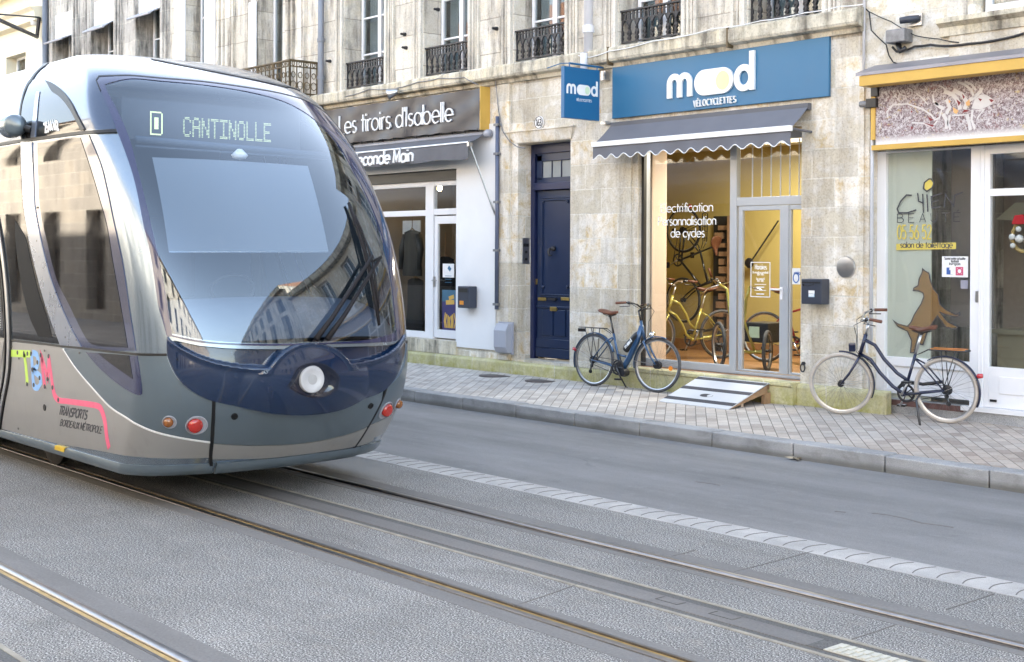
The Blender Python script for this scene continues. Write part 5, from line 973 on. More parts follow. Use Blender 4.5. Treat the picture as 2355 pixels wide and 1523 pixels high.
N_ = thing('terrace_building', 'long stone terrace continuing the shop row beyond the right edge', 'building', (24, YF, 0)); ops = []
for k in range(15): x = 4.2+k*2.9; ops += [(x, x+1.2, z, z+h) for z, h in ((.4, 2.6), (4.4, 2.2), (7.0, 1.4))]
m = MB(); wall_open(m, 3.0, 48, 0, 9.2, ops, YF, .4); noflip(m, 'wall', MT['stone_up'], N_); MB().box(3.0, 48, YF+.33, YF+.36, 0, 9.2).build('window_glazing', MT['dark_frame'], N_); roofed(N_, 3.02, 48, 9.2, 19.4, 'cornice')
# tram panel outlines, measured as (position round the body, height)
TR = {
 'ws_out': [(-0.830, 3.307), (-0.799, 3.345), (-0.673, 3.351), (-0.538, 3.359), (-0.355, 3.351), (-0.117, 3.352), (0.128, 3.335), (0.341, 3.311), (0.540, 3.264), (1.000, 3.171), (1.000, 2.998), (-1.000, 2.524), (1.000, 2.518), (-1.000, 2.105), (-1.000, 1.908), (1.000, 1.600), (0.714, 1.372), (0.651, 1.260), (0.527, 1.214), (0.295, 1.215), (0.082, 1.224), (-0.173, 1.231), (-0.407, 1.254), (-0.542, 1.278), (-0.676, 1.319), (-0.700, 1.317), (-0.719, 1.425), (-0.741, 1.550), (-0.746, 1.937), (-0.752, 2.140), (-0.728, 2.498), (-0.723, 2.694), (-0.723, 2.860), (-0.737, 3.056), (-0.786, 3.210)],
 'ws_in': [(-0.748, 3.265), (-0.707, 3.281), (-0.543, 3.329), (-0.362, 3.323), (-0.129, 3.319), (0.107, 3.293), (0.294, 3.238), (0.407, 3.153), (0.479, 3.033), (0.518, 2.872), (0.527, 2.692), (0.548, 2.465), (0.565, 2.276), (0.571, 2.023), (0.555, 1.725), (0.542, 1.448), (0.540, 1.301), (0.522, 1.279), (0.296, 1.239), (0.082, 1.236), (-0.172, 1.246), (-0.406, 1.266), (-0.541, 1.292), (-0.655, 1.325), (-0.668, 1.328), (-0.678, 1.488), (-0.693, 1.848), (-0.698, 2.206), (-0.683, 2.539), (-0.658, 2.807), (-0.676, 3.037)],
 'bowl': [(-0.702, 1.313), (-0.702, 1.185), (-0.670, 1.085), (-0.618, 0.988), (-0.555, 0.921), (-0.489, 0.869), (-0.449, 0.847), (-0.345, 0.805), (-0.211, 0.756), (-0.106, 0.729), (0.027, 0.714), (0.165, 0.725), (0.283, 0.771), (0.420, 0.826), (0.506, 0.919), (0.576, 1.048), (0.655, 1.196), (0.649, 1.259), (0.527, 1.214), (0.295, 1.215), (0.082, 1.224), (-0.173, 1.231), (-0.407, 1.254), (-0.542, 1.278), (-0.676, 1.319)],
 'lip': [(-0.684, 1.293), (-0.634, 1.245), (-0.546, 1.184), (-0.464, 1.137), (-0.385, 1.109), (-0.308, 1.090), (-0.223, 1.078)],
 'lip_r': [(0.176, 1.074), (0.235, 1.075), (0.294, 1.085), (0.396, 1.129), (0.483, 1.183), (0.595, 1.238)],
 'disc': [(-0.223, 1.078), (-0.191, 1.148), (-0.144, 1.207), (-0.076, 1.247), (-0.008, 1.254), (0.055, 1.237), (0.108, 1.190), (0.152, 1.126), (0.171, 1.072)],
 'eye': [(-0.121, 0.934), (-0.103, 0.991), (-0.082, 1.055), (-0.046, 1.081), (-0.004, 1.088), (0.042, 1.065), (0.081, 1.016), (0.104, 0.968), (0.107, 0.944), (0.097, 0.892), (0.071, 0.857), (0.026, 0.840), (-0.017, 0.845), (-0.060, 0.870), (-0.094, 0.901)],
 'light': [(-0.019, 0.970), (-0.021, 1.071), (-0.012, 0.872), (-0.074, 0.977), (0.036, 0.964)],
 'bump_c': [(-0.439, 0.838), (-0.345, 0.802), (-0.211, 0.753), (-0.105, 0.724), (0.028, 0.709), (0.166, 0.720), (0.284, 0.766), (0.418, 0.821), (0.438, 0.666), (0.456, 0.552), (0.327, 0.490), (0.086, 0.444), (-0.131, 0.456), (-0.291, 0.486), (-0.392, 0.511)],
 'band_c': [(-0.392, 0.504), (-0.290, 0.479), (-0.129, 0.448), (0.088, 0.436), (0.330, 0.482), (0.459, 0.542), (0.530, 0.369), (0.421, 0.348), (0.114, 0.341), (-0.106, 0.342), (-0.268, 0.363), (-0.376, 0.375)],
 'corner': [(-2.327, 1.138), (-2.122, 1.028), (-1.818, 0.908), (-1.356, 0.760), (-0.934, 0.684), (-0.673, 0.602), (-0.408, 0.523), (-0.430, 0.685), (-0.447, 0.840), (-0.501, 0.872), (-0.561, 0.919), (-0.624, 0.984), (-0.679, 1.081), (-0.708, 1.177), (-0.778, 1.182), (-0.945, 1.180), (-1.472, 1.168), (-1.959, 1.159)],
 'champ': [(-3.472, 1.130), (-3.489, 1.141), (-2.862, 1.144), (-2.338, 1.142), (-2.121, 1.024), (-1.825, 0.904), (-1.362, 0.754), (-0.938, 0.678), (-0.674, 0.595), (-0.408, 0.515), (-0.388, 0.387), (-0.551, 0.394), (-0.846, 0.406), (-1.312, 0.392), (-1.698, 0.376), (-2.482, 0.349), (-3.119, 0.335)],
 'swin_frame': [(-2.209, 2.858), (-1.088, 2.843), (-1.063, 2.601), (-1.091, 2.393), (-1.115, 2.164), (-1.091, 1.832), (-1.066, 1.521), (-0.994, 1.206), (-1.945, 1.177), (-2.154, 1.321), (-2.354, 1.519), (-2.514, 1.750), (-2.591, 2.022), (-2.579, 2.309), (-2.470, 2.514)],
 'swin_glass': [(-2.126, 2.844), (-1.253, 2.832), (-1.262, 2.553), (-1.261, 2.330), (-1.243, 2.158), (-1.251, 1.847), (-1.203, 1.539), (-1.122, 1.221), (-1.757, 1.211), (-1.900, 1.275), (-2.168, 1.507), (-2.377, 1.709), (-2.467, 2.005), (-2.478, 2.290), (-2.322, 2.583)],
 'tri_frame': [(-1.883, 1.144), (-1.685, 1.058), (-1.413, 0.973), (-1.149, 0.913), (-0.976, 0.889), (-0.908, 0.883), (-0.890, 0.894), (-0.891, 0.912), (-0.925, 1.053), (-0.962, 1.171)],
 'tri_glass': [(-1.650, 1.149), (-1.422, 1.085), (-1.029, 0.997), (-1.059, 1.067), (-1.096, 1.167)],
 'crescent': [(-2.476, 2.875), (-2.241, 2.860), (-2.470, 2.514), (-2.579, 2.309), (-2.591, 2.022), (-2.514, 1.750), (-2.354, 1.519), (-2.154, 1.321), (-1.958, 1.179), (-2.383, 1.169), (-2.644, 1.467), (-2.769, 1.702), (-2.850, 1.954), (-2.848, 2.200), (-2.806, 2.373), (-2.652, 2.637)],
 'upwin': [(-2.137, 3.462), (-1.876, 3.431), (-1.683, 3.367), (-1.456, 3.259), (-1.286, 3.137), (-1.188, 3.000), (-1.127, 2.893), (-1.222, 2.875), (-1.692, 2.883), (-2.141, 2.889), (-2.436, 2.899), (-2.403, 3.083), (-2.319, 3.298), (-2.212, 3.423)],
 'arch': [(-1.855, 3.423), (-1.683, 3.367), (-1.456, 3.259), (-1.286, 3.137), (-1.188, 3.000), (-1.127, 2.893), (-1.203, 2.888), (-1.254, 2.989), (-1.321, 3.077), (-1.430, 3.162), (-1.561, 3.232), (-1.700, 3.286)],
 'upstrip': [(-2.036, 3.316), (-1.966, 3.312), (-2.010, 3.089), (-2.147, 2.896), (-2.242, 2.899), (-2.093, 3.096)],
 'gaparc': [(-1.682, 3.693), (-1.944, 3.596), (-2.061, 3.530), (-2.161, 3.468), (-2.262, 3.417), (-2.338, 3.344), (-2.379, 3.241), (-2.415, 3.084)],
 'beltup': [(-2.999, 2.885), (-2.722, 2.886), (-2.445, 2.885), (-2.145, 2.882), (-1.697, 2.876), (-1.226, 2.870), (-0.902, 2.859), (-0.726, 2.862)],
 'beltlow': [(-3.472, 1.138), (-2.760, 1.159), (-2.383, 1.162), (-1.950, 1.169), (-1.472, 1.174), (-0.957, 1.182), (-0.707, 1.186)],
 'seam': [(-0.448, 0.862), (-0.431, 0.714), (-0.403, 0.521), (-0.388, 0.402), (-0.364, 0.289)],
 'doorgap': [(-3.430, 1.694), (-3.469, 1.465), (-3.483, 1.122), (-3.334, 0.706), (-3.110, 0.319)],
 'lights': [(-0.653, 0.690), (-0.503, 0.661), (-0.333, 0.719), (0.352, 0.705), (0.473, 0.637), (0.580, 0.646)],
 'logoT1': [(-3.478, 1.036), (-3.038, 1.057)],
 'logoT2': [(-3.177, 1.047), (-3.058, 0.797)],
 'logoB': [(-3.012, 1.057), (-2.977, 0.930), (-2.903, 0.793), (-2.803, 0.784), (-2.766, 0.825), (-2.793, 0.877), (-2.908, 0.910), (-2.966, 0.927), (-2.874, 0.962), (-2.858, 1.013), (-2.894, 1.060), (-2.991, 1.071)],
 'logoM': [(-2.669, 0.804), (-2.752, 0.930), (-2.798, 1.062), (-2.632, 0.877), (-2.637, 1.064), (-2.575, 0.927), (-2.500, 0.810), (-2.433, 0.749), (-2.341, 0.718), (-2.162, 0.724), (-1.607, 0.741), (-1.529, 0.729), (-1.451, 0.681), (-1.382, 0.618), (-1.307, 0.522), (-1.222, 0.431)],
 'dots': [(-3.330, 1.051), (-3.182, 1.054), (-3.100, 1.056), (-3.023, 1.058), (-3.057, 0.795), (-2.976, 0.926), (-2.871, 0.996), (-2.801, 0.868), (-2.906, 0.799), (-2.806, 1.061), (-2.637, 1.063), (-2.670, 0.805), (-2.631, 0.873), (-2.505, 0.811), (-2.342, 0.719)],
 'txt1': [(-2.275, 0.601), (-1.732, 0.614), (-2.332, 0.671), (-1.794, 0.679)],
 'txt2': [(-2.202, 0.510), (-1.409, 0.532), (-2.248, 0.565), (-1.454, 0.586)],
 'yel': [(-2.206, 0.348), (-2.013, 0.349), (-2.004, 0.318), (-2.191, 0.312)],
 'screw': [(-3.451, 1.098), (-2.715, 1.104), (-3.281, 1.004), (-3.061, 0.386), (-3.001, 0.290), (-1.934, 1.111)],
 'hole': [(-2.587, 0.629)],
 'num': [(-1.905, 2.907), (-1.617, 2.900), (-1.858, 2.949), (-1.568, 2.946)],
 'pod': [(-2.361, 2.984), (-2.329, 3.072), (-2.180, 2.971)],
 'wip': [(0.007, 1.262), (0.364, 1.874), (0.060, 1.258), (0.423, 1.866), (0.347, 2.325), (0.357, 1.907), (0.368, 1.345), (0.397, 1.890)],
 'skirt': [(-3.464, 0.160), (-2.442, 0.160), (-0.853, 0.302), (-0.364, 0.289), (-0.080, 0.274), (0.143, 0.269), (0.476, 0.262)],
 'skirt_top': [(-3.503, 0.272), (-3.119, 0.335), (-2.482, 0.349), (-1.387, 0.403), (-0.764, 0.402), (-0.378, 0.379), (-0.095, 0.340), (0.121, 0.342), (0.424, 0.351)],
 'bowlbolts': [(-0.629, 1.154), (0.561, 1.109)],
 'roofline': [(-0.244, 3.569), (0.194, 3.448), (0.418, 3.407)],
}
# ------------------------------------------------------------ the tram
KZ = np.array([.15, .5, .9, 1.25, 1.8, 2.4, 2.9, 3.2, 3.4, 3.55, 3.65, 3.72]); NV = np.array([-8.99, -8.736, -8.534, -8.536, -8.676, -9.0, -9.43, -9.735, -9.99, -10.36, -10.75, -11.3])
def _spl():
    n = len(KZ); h = np.diff(KZ); A = np.zeros((n, n)); b = np.zeros(n); A[0, 0] = A[-1, -1] = 1
    for i in range(1, n-1): A[i, i-1] = h[i-1]; A[i, i] = 2*(h[i-1]+h[i]); A[i, i+1] = h[i]; b[i] = 6*((NV[i+1]-NV[i])/h[i]-(NV[i]-NV[i-1])/h[i-1])
    return np.linalg.solve(A, b), h
_m, _h = _spl(); YT = 5.4
def noseN(z):
    z = min(max(z, KZ[0]), KZ[-1]); i = min(max(int(np.searchsorted(KZ, z))-1, 0), len(KZ)-2); d = z-KZ[i]; h = _h[i]
    return NV[i]+d*((NV[i+1]-NV[i])/h-h*(2*_m[i]+_m[i+1])/6)+d*d*_m[i]/2+d**3*(_m[i+1]-_m[i])/(6*h)
def halfW(z):
    t = min(max((z-2.75)/.98, 0), .999); return 1.2-.75*(1-sqrt(1-t*t))-.06*min(max((.7-z)/.5, 0), 1)**2
def _ts(a, z):
    n, W, L = noseN(z), halfW(z), .5-.12*min(max((z-1)/2.2, 0), 1)
    if abs(a) <= 1: t = a*pi/2; return np.array([n-L*(1-cos(t))*(.5+.5*sin(t)**2), YT+W*sin(t), z])
    return np.array([n-L-(abs(a)-1), YT+(W if a > 0 else -W), z])
def tn(a, z):
    e = .004; z1, z2 = max(z-e, .16), min(z+e, 3.715); n = np.cross(_ts(a+e, z)-_ts(a-e, z), _ts(a, z2)-_ts(a, z1)); return n/max(np.linalg.norm(n), 1e-9)
def TS(a, z, off=0.):
    p = _ts(a, z); return p+tn(a, z)*off if off else p
def smooth_poly(P, closed=True, step=.04, corner=38):
    P = [np.array(p, float) for p in P]; n = len(P); out = []
    def is_c(i):
        if not closed and (i == 0 or i == n-1): return True
        u = P[i]-P[(i-1) % n]; v = P[(i+1) % n]-P[i]; c = (u@v)/max(np.hypot(*u)*np.hypot(*v), 1e-9); return c < cos(radians(corner))
    for i in range(n if closed else n-1):
        p1, p2 = P[i], P[(i+1) % n]; L = np.hypot(*(p2-p1)); k = max(1, int(L/step))
        m1 = (p2-p1) if is_c(i) else (p2-P[(i-1) % n])*L/max(np.hypot(*(p2-p1))+np.hypot(*(p1-P[(i-1) % n])), 1e-9)
        j = (i+1) % n; m2 = (p2-p1) if is_c(j) else (P[(j+1) % n]-p1)*L/max(np.hypot(*(P[(j+1) % n]-p2))+L, 1e-9)
        for q in range(k):
            t = q/k; out.append((2*t**3-3*t*t+1)*p1+(t**3-2*t*t+t)*m1+(-2*t**3+3*t*t)*p2+(t**3-t*t)*m2)
    if not closed: out.append(P[-1])
    return out
def inside(P, x, y):
    P = np.asarray(P); x1, y1 = P[:, 0], P[:, 1]; x2, y2 = np.roll(x1, -1), np.roll(y1, -1); c = ((y1 > y) != (y2 > y))
    with np.errstate(divide='ignore', invalid='ignore'): xi = (x2-x1)*(y-y1)/(y2-y1)+x1
    return bool(np.count_nonzero(c & (x < xi)) % 2)
def panel(name, poly, mat, parent, off=.004, holes=(), step=.05, rim=.02, smooth=True, fnoff=None, label=None, edge=.04, asc=1.):
    if asc != 1: poly = [(a*asc, z) for a, z in poly]; holes = [[(a*asc, z) for a, z in h] for h in holes]
    out = smooth_poly(poly, True, edge) if smooth else smooth_poly(poly, True, edge, 0); hs = [smooth_poly(h, True, edge) for h in holes]
    loops = [out]+hs; V = []; Ed = []
    for lp in loops:
        b = len(V); V += [Vector((p[0], p[1])) for p in lp]; Ed += [(b+i, b+(i+1) % len(lp)) for i in range(len(lp))]
    nb = len(V); A = np.array(out); (xa, za), (xb, zb) = A.min(0), A.max(0); B = np.array([tuple(v) for v in V])
    for x in np.arange(xa+step/2, xb, step):
        for z in np.arange(za+step/2, zb, step):
            if inside(out, x, z) and not any(inside(h, x, z) for h in hs) and np.min(np.hypot(B[:, 0]-x, B[:, 1]-z)) > step*.45: V.append(Vector((x, z)))
    vs, es, fs, *_ = delaunay_2d_cdt(V, Ed, [], 0, 1e-6)
    pv = [(float(v[0])/asc, float(v[1])) for v in vs]; F = []
    for f in fs:
        cx = sum(pv[i][0] for i in f)/len(f)*asc; cz = sum(pv[i][1] for i in f)/len(f)
        if inside(out, cx, cz) and not any(inside(h, cx, cz) for h in hs): F.append(tuple(f))
    O = fnoff if fnoff else (lambda a, z: off)
    pos = [TS(a, z, O(a, z)) for a, z in pv]
    if fnoff:
        nrm = []
        for a, z in pv:
            e = .006; n = np.cross(TS(a+e, z, O(a+e, z))-TS(a-e, z, O(a-e, z)), TS(a, z+e, O(a, z+e))-TS(a, z-e, O(a, z-e))); nrm.append(n/np.linalg.norm(n))
    else: nrm = [tn(a, z) for a, z in pv]
    # rim
    cnt = {}
    for f in F:
        for i in range(len(f)): e = (f[i], f[(i+1) % len(f)]); cnt[tuple(sorted(e))] = cnt.get(tuple(sorted(e)), 0)+1
    F2 = []
    for f in F:
        p = [pos[i] for i in f]; n = np.cross(p[1]-p[0], p[2]-p[0]); F2.append(f if n@nrm[f[0]] > 0 else f[::-1])
    vs3 = list(pos); ns = list(nrm)
    if rim:
        for f in list(F2):
            for i in range(len(f)):
                e0, e1 = f[i], f[(i+1) % len(f)]
                if cnt[tuple(sorted((e0, e1)))] == 1:
                    t = pos[e1]-pos[e0]; n = np.cross(t, nrm[e0]); n = n/max(np.linalg.norm(n), 1e-9); b = len(vs3)
                    vs3 += [pos[e0], pos[e1], pos[e1]-nrm[e1]*rim, pos[e0]-nrm[e0]*rim]; ns += [n]*4; F2.append((b, b+3, b+2, b+1))
    me = bpy.data.meshes.new(name); me.from_pydata([tuple(p) for p in vs3], [], F2); me.update(); me.shade_smooth()
    me.normals_split_custom_set_from_vertices([tuple(n) for n in ns])
    return link(me, name, mat, parent, label=label)
def sribbon(name, poly, w_, mat, parent, off=.006, mb=None, build=True, corner=38, off0=0.):
    m = mb or MB(); ribbon(m, [tuple(p) for p in smooth_poly(poly, False, .03, corner)], w_, lambda u, v, d: tuple(TS(u, v, d)), off0, off)
    return m.build(name, mat, parent, auto=30) if build else m
def mir(P): return [(-a, z) for a, z in P][::-1]
def car(name, col, metal, rough, coat=.4, var=.06, flake=0.):
    b = NB(name); n = b.noise(b.pos(), 2.2, 5, .6); c = b.mix(1., col, b.ramp(n, (.3, 1-var), (.7, 1.)), 'MULTIPLY'); c = b.mix(b.math('MULTIPLY', b.ramp(b.noise(b.vec(b.pos(), (1.2, 1.2, .5)), 6., 7, .75), (.56, 0.), (.74, 1.)), .16), c, (.16, .14, .115))
    b.bsdf(c, b.math('ADD', b.math('MULTIPLY', b.noise(b.pos(), 7., 4), .10), rough-.05), metal, None, coat); return b.m
MT['silver'] = car("silver_paint", (.28, .335, .39), .8, .25, .5); MT['roof_silver'] = car("roof_silver_paint", (.28, .31, .38), .75, .28, .5)
MT['champagne'] = car("champagne_paint", (.375, .365, .35), .45, .36, .35); MT['bluegrey'] = car("blue_grey_paint", (.15, .19, .22), .45, .30, .45)
MT['navy_paint'] = car("navy_car_paint", (.004, .018, .056), .1, .18, 1.); MT['enamel'] = car("indigo_glass_border", (.022, .025, .075), .0, .12, 1.)
MT['side_glass'] = car("tinted_side_glass", (.018, .015, .013), 0., .03, .0, .3); MT['seal'] = plain("black_seal", (.008, .008, .009), .5)
MT['inner_dark'] = plain('dark_gasket', (.012, .013, .016), .6, spec=.1); MT['ws_glass'] = glass("windscreen_glass", (.80, .87, .93), 1.6, .055, gl=(.84, .92, 1.))
MT['cab_grey'] = paint("cab_grey", (.075, .095, .13), .8, var=.1); MT['cab_dark'] = plain("cab_dark", (.04, .045, .055), .7); MT['blind'] = paint("sun_blind_cloth", (.19, .22, .26), .9, var=.05, scale=1)
T_ = thing('tram', 'silver and navy tram showing D CANTINOLLE on its curved front', 'tram', (-10, YT, 0))
# body shell
ws_o, ws_i = TR['ws_out'], TR['ws_in']
ws_o = list(ws_o); ws_o[9:16] = [(.72, 3.171), (.735, 3.0), (.73, 2.86), (.735, 2.52), (.745, 2.2), (.745, 1.9), (.73, 1.6)]; hole = [((a+c)/2, (z+d)/2) for (a, z), (c, d) in zip(ws_o, ws_o)]
cx_ = np.mean([p[0] for p in ws_o]); cz_ = 2.2; hole = [(cx_+(a-cx_)*.965, cz_+(z-cz_)*.98) for a, z in ws_o]
bhole = [(a*.965, 1.0+(z-1.0)*.94-.012) for a, z in TR['bowl'] if True]
panel('body_shell', [(-3.6, .25), (3.6, .25), (3.6, 2.882), (-3.6, 2.882)], MT['silver'], T_, off=0., holes=[hole, bhole], step=.07, rim=0, edge=.07)
MT['dimmed_silver'] = car("dimmed_silver_paint", (.085, .105, .145), .8, .24, .5)  # the body silver darkened in its colour, against the bright sky reflection above
panel('roof_shell', [(-3.6, 2.882), (3.6, 2.882), (3.6, 3.712), (-3.6, 3.712)], MT['dimmed_silver'], T_, off=0., holes=[hole], step=.06, rim=0, edge=.06)
top = [tuple(TS(a, 3.712)) for a in np.linspace(-3.6, 3.6, 80)]; MB().add(top, [tuple(range(80))]).build('roof_deck', MT['dimmed_silver'], T_)
m = MB(); AA = [-26+22.35*i/30 for i in range(31)]; ZZ = [.25, .5, .7, 1.2, 2, 2.7, 2.9, 3.1, 3.25, 3.4, 3.5, 3.58, 3.64, 3.68, 3.712]
for s_ in (-1, 1): m.add([tuple(TS(s_*abs(a), z, -.004)) for a in AA for z in ZZ], [(i*15+k, i*15+k+1, (i+1)*15+k+1, (i+1)*15+k) for i in range(30) for k in range(14)])
m.add([tuple(TS(-26, 3.712, -.004)), tuple(TS(-3.65, 3.712, -.004)), tuple(TS(3.65, 3.712, -.004)), tuple(TS(26, 3.712, -.004))], [(0, 1, 2, 3)]); m.build('passenger_body', MT['champagne'], T_, smooth=False, auto=30)
MB().box(-32, -9.72, 4.60, 6.20, .13, .255).build('underframe', MT['seal'], T_, bevel=.03)  # underframe as a black block, added to deepen the shade below the skirt
for wx_ in (-11.6, -13.4):
    for wy_ in (4.66, 6.13): MB().lathe([(.0, -.05), (.27, -.05), (.29, -.04), (.29, .0), (.27, .05), (0, .05)], (wx_, wy_, .29), (0, 1, 0), 28).build('wheel', MT['steel_dk'], T_, auto=40)
# windscreen
sc_ = lambda k, kz: [(cx_+(a-cx_)*k, cz_+(z-cz_)*kz) for a, z in ws_i]
fr_o = panel('windscreen_border', ws_o, MT['enamel'], T_, off=.006, holes=[ws_i], step=.05, rim=.02, edge=.03)
panel('windscreen', sc_(1.02, 1.012), MT['ws_glass'], T_, off=.002, step=.06, rim=0)
sribbon('windscreen_seal', ws_o[34:]+ws_o[:12], .012, MT['seal'], T_, .008)
# bowl with its raised disc, lip and wiper well
LP = ([0, .2, .30, .376, .453, .534, .62, .70, 1], [1.075, 1.077, 1.085, 1.106, 1.134, 1.178, 1.242, 1.31, 1.4])
def sst(x): x = min(max(x, 0), 1); return x*x*(3-2*x)
def bowl_off(a, z):
    y = 1.885*(a+.018)*(1-.06*a*a); r = sqrt(y*y+(z-.78)**2); R = .47; zl = float(np.interp(abs(a), *LP)); d = z-zl
    ins = max(sst(.5-d/.022), sst(.5+(R-r)/.022)); fade = sst((.71-abs(a))/.10)
    edge = min(max(d, -.2), 9) if r > R else -min(max(R-r, 0), .2)
    top = .014*math.exp(-((min(abs(d) if r > R else 9, abs(r-R) if z > 1.02 else 9)-.012)/.022)**2)
    dome = .050*max(0, 1-((y/.60)**2+((z-.84)/.50)**2))
    return (.014*fade+.006+dome+top*fade)*ins+(.006-.045*fade)*(1-ins)
eye = [(-.007+(a+.007)*1.12, .955+(z-.955)*1.05) for a, z in TR['eye']]
bowl = panel('front_bowl', TR['bowl'], MT['navy_paint'], T_, holes=[eye], step=.0125, rim=.03, fnoff=bowl_off, edge=.018, asc=1.9)
ec = np.mean(np.array(eye), 0); EB = np.array(smooth_poly(eye, True, .01)); EA = np.arctan2(EB[:, 1]-ec[1], EB[:, 0]-ec[0]); ER = np.hypot(EB[:, 0]-ec[0], EB[:, 1]-ec[1]); od = np.argsort(EA)
def eye_off(a, z):
    th = atan2(z-ec[1], a-ec[0]); r = math.hypot(a-ec[0], z-ec[1]); q = min(r/np.interp(th, EA[od], ER[od], period=2*pi), 1.); return bowl_off(a, z)-.036*sst((1-q)*2.0)
MT['shaded_recess'] = car('shaded_recess_navy', (.004, .007, .022), .1, .12, 1.)  # bowl navy made darker, shade of the hollow put into the colour
panel('lamp_recess', eye, MT['shaded_recess'], T_, step=.012, rim=0, fnoff=eye_off, edge=.012, asc=1.9)
lc = TR['light'][0]; MT['lamp_ring'] = plain('lamp_ring_grey', (.56, .56, .57), .35, .2); L0 = Vector(TS(lc[0]+.002, lc[1]+.002, .052)); ax = Vector((1, -.06, .03))
hl = MB().lathe([(.070, .010), (.078, .013), (.100, .010), (.106, .0), (.100, -.06), (.07, -.06)], L0, ax, 32).build('headlight', MT['lamp_ring'], T_, auto=40)
MT['lens'] = plain("clear_lens", (.42, .42, .42), .25, .0, .6); MB().lathe([(0, .012), (.03, .011), (.058, .008), (.069, .004), (.069, -.03)], L0, ax, 24).build('lens', MT['lens'], hl, smooth=True)
# lower panels
def both(name, key, mat, **k):
    a = panel(name, TR[key], MT[mat], T_, **k); b = panel(name, mir(TR[key]), MT[mat], T_, **k); return a, b
CR = TR['corner']; both('corner_panel', 'corner', 'bluegrey', off=.005, step=.06)
panel('bumper', TR['bump_c'], MT['bluegrey'], T_, off=.010, step=.05, rim=.03); panel('bumper_band', TR['band_c'], MT['champagne'], T_, off=.010, step=.05, rim=.03)
ch = [(-3.47, 1.135)]+TR['champ'][2:14]+[(-2.4, .345), (-3.47, .335)]; 
for P in (ch, mir(ch)): panel('side_panel', P, MT['champagne'], T_, off=.004, step=.07)
sk0 = [(a, .338) for a in np.linspace(-3.5, 3.5, 60)]
def skirt(a, z): return .004+.014*sin(pi*min(max((z-.25)/.09, 0), 1))
panel('skirt', [(-3.5, .252), (-.357, .252), (-.357, .338), (-3.5, .33)], MT['bluegrey'], T_, step=.03, fnoff=skirt, rim=.02, edge=.05); panel('skirt', [(-.345, .252), (.42, .252), (.42, .336), (-.345, .338)], MT['bluegrey'], T_, step=.03, fnoff=lambda a, z: skirt(a, z)+.008, rim=.02, edge=.05); panel('skirt', [(.43, .252), (3.5, .252), (3.5, .33), (.43, .336)], MT['bluegrey'], T_, step=.03, fnoff=skirt, rim=.02, edge=.05)
sribbon('seam', TR['seam'], .016, MT['seal'], T_, .012); sribbon('seam', mir(TR['seam']), .012, MT['seal'], T_, .012)
sribbon('belt_gap', [(-3.5, 1.15)]+TR['beltlow'][1:], .018, MT['seal'], T_, .008); sribbon('belt_gap', mir([(-3.5, 1.15)]+TR['beltlow'][1:]), .018, MT['seal'], T_, .008)
for P in ([(-3.6, 2.885)]+TR['beltup'], mir([(-3.6, 2.885)]+TR['beltup'])): sribbon('belt_gap', P, .026, MT['seal'], T_, .011)
sribbon('roof_line', [(-.30, 3.585), (.0, 3.515), (.25, 3.455), (.45, 3.425), (.7, 3.40)], .014, MT['seal'], T_, .006); sribbon('roof_line', [(-.22, 3.56), (.05, 3.49), (.3, 3.435), (.5, 3.40)], .010, MT['seal'], T_, .006)
# bright lip where the swoosh meets the champagne panel
sribbon('trim_line', TR['champ'][3:10], .010, MT['letter'], T_, .009)
# side windows
for sg in (0, 1):
    q = (lambda k: TR[k]) if not sg else (lambda k: mir(TR[k]))
    panel('side_window_border', q('swin_frame'), MT['enamel'], T_, off=.006, step=.07); panel('side_window', q('swin_glass'), MT['side_glass'], T_, off=.009, step=.07)
    panel('side_window_border', q('tri_frame'), MT['enamel'], T_, off=.009, step=.05); panel('side_window', q('tri_glass'), MT['side_glass'], T_, off=.0115, step=.05)
    panel('upper_window', q('upwin'), MT['side_glass'], T_, off=.005, step=.06); panel('window_arch', q('arch'), MT['seal'], T_, off=.010, step=.05); panel('window_strip', q('upstrip'), MT['roof_silver'], T_, off=.012, step=.05)
    dk = [(-3.44, 2.86), (-2.5, 2.86), (-2.68, 2.637), (-2.83, 2.373), (-2.87, 2.2), (-2.87, 1.954), (-2.79, 1.702), (-2.66, 1.467), (-2.40, 1.178), (-3.44, 1.165)]
    panel('side_window', dk if not sg else mir(dk), MT['side_glass'], T_, off=.006, step=.08)
    panel('curved_pillar', q('crescent'), MT['roof_silver'], T_, off=.012, step=.05)
    w2 = [(-3.10, 2.2), (-2.93, 2.05), (-2.90, 1.9), (-2.80, 1.60), (-2.62, 1.35), (-2.55, 1.22), (-2.85, 1.215), (-3.05, 1.40), (-3.18, 1.75), (-3.17, 2.05)]
    panel('inner_window', w2 if not sg else mir(w2), MT['inner_dark'], T_, off=.0085, step=.06)
    ga = [(-1.62, 3.705)]+TR['gaparc'][1:]+[(-2.45, 2.89)]; sribbon('roof_gap', ga if not sg else mir(ga), .035, MT['seal'], T_, .009)
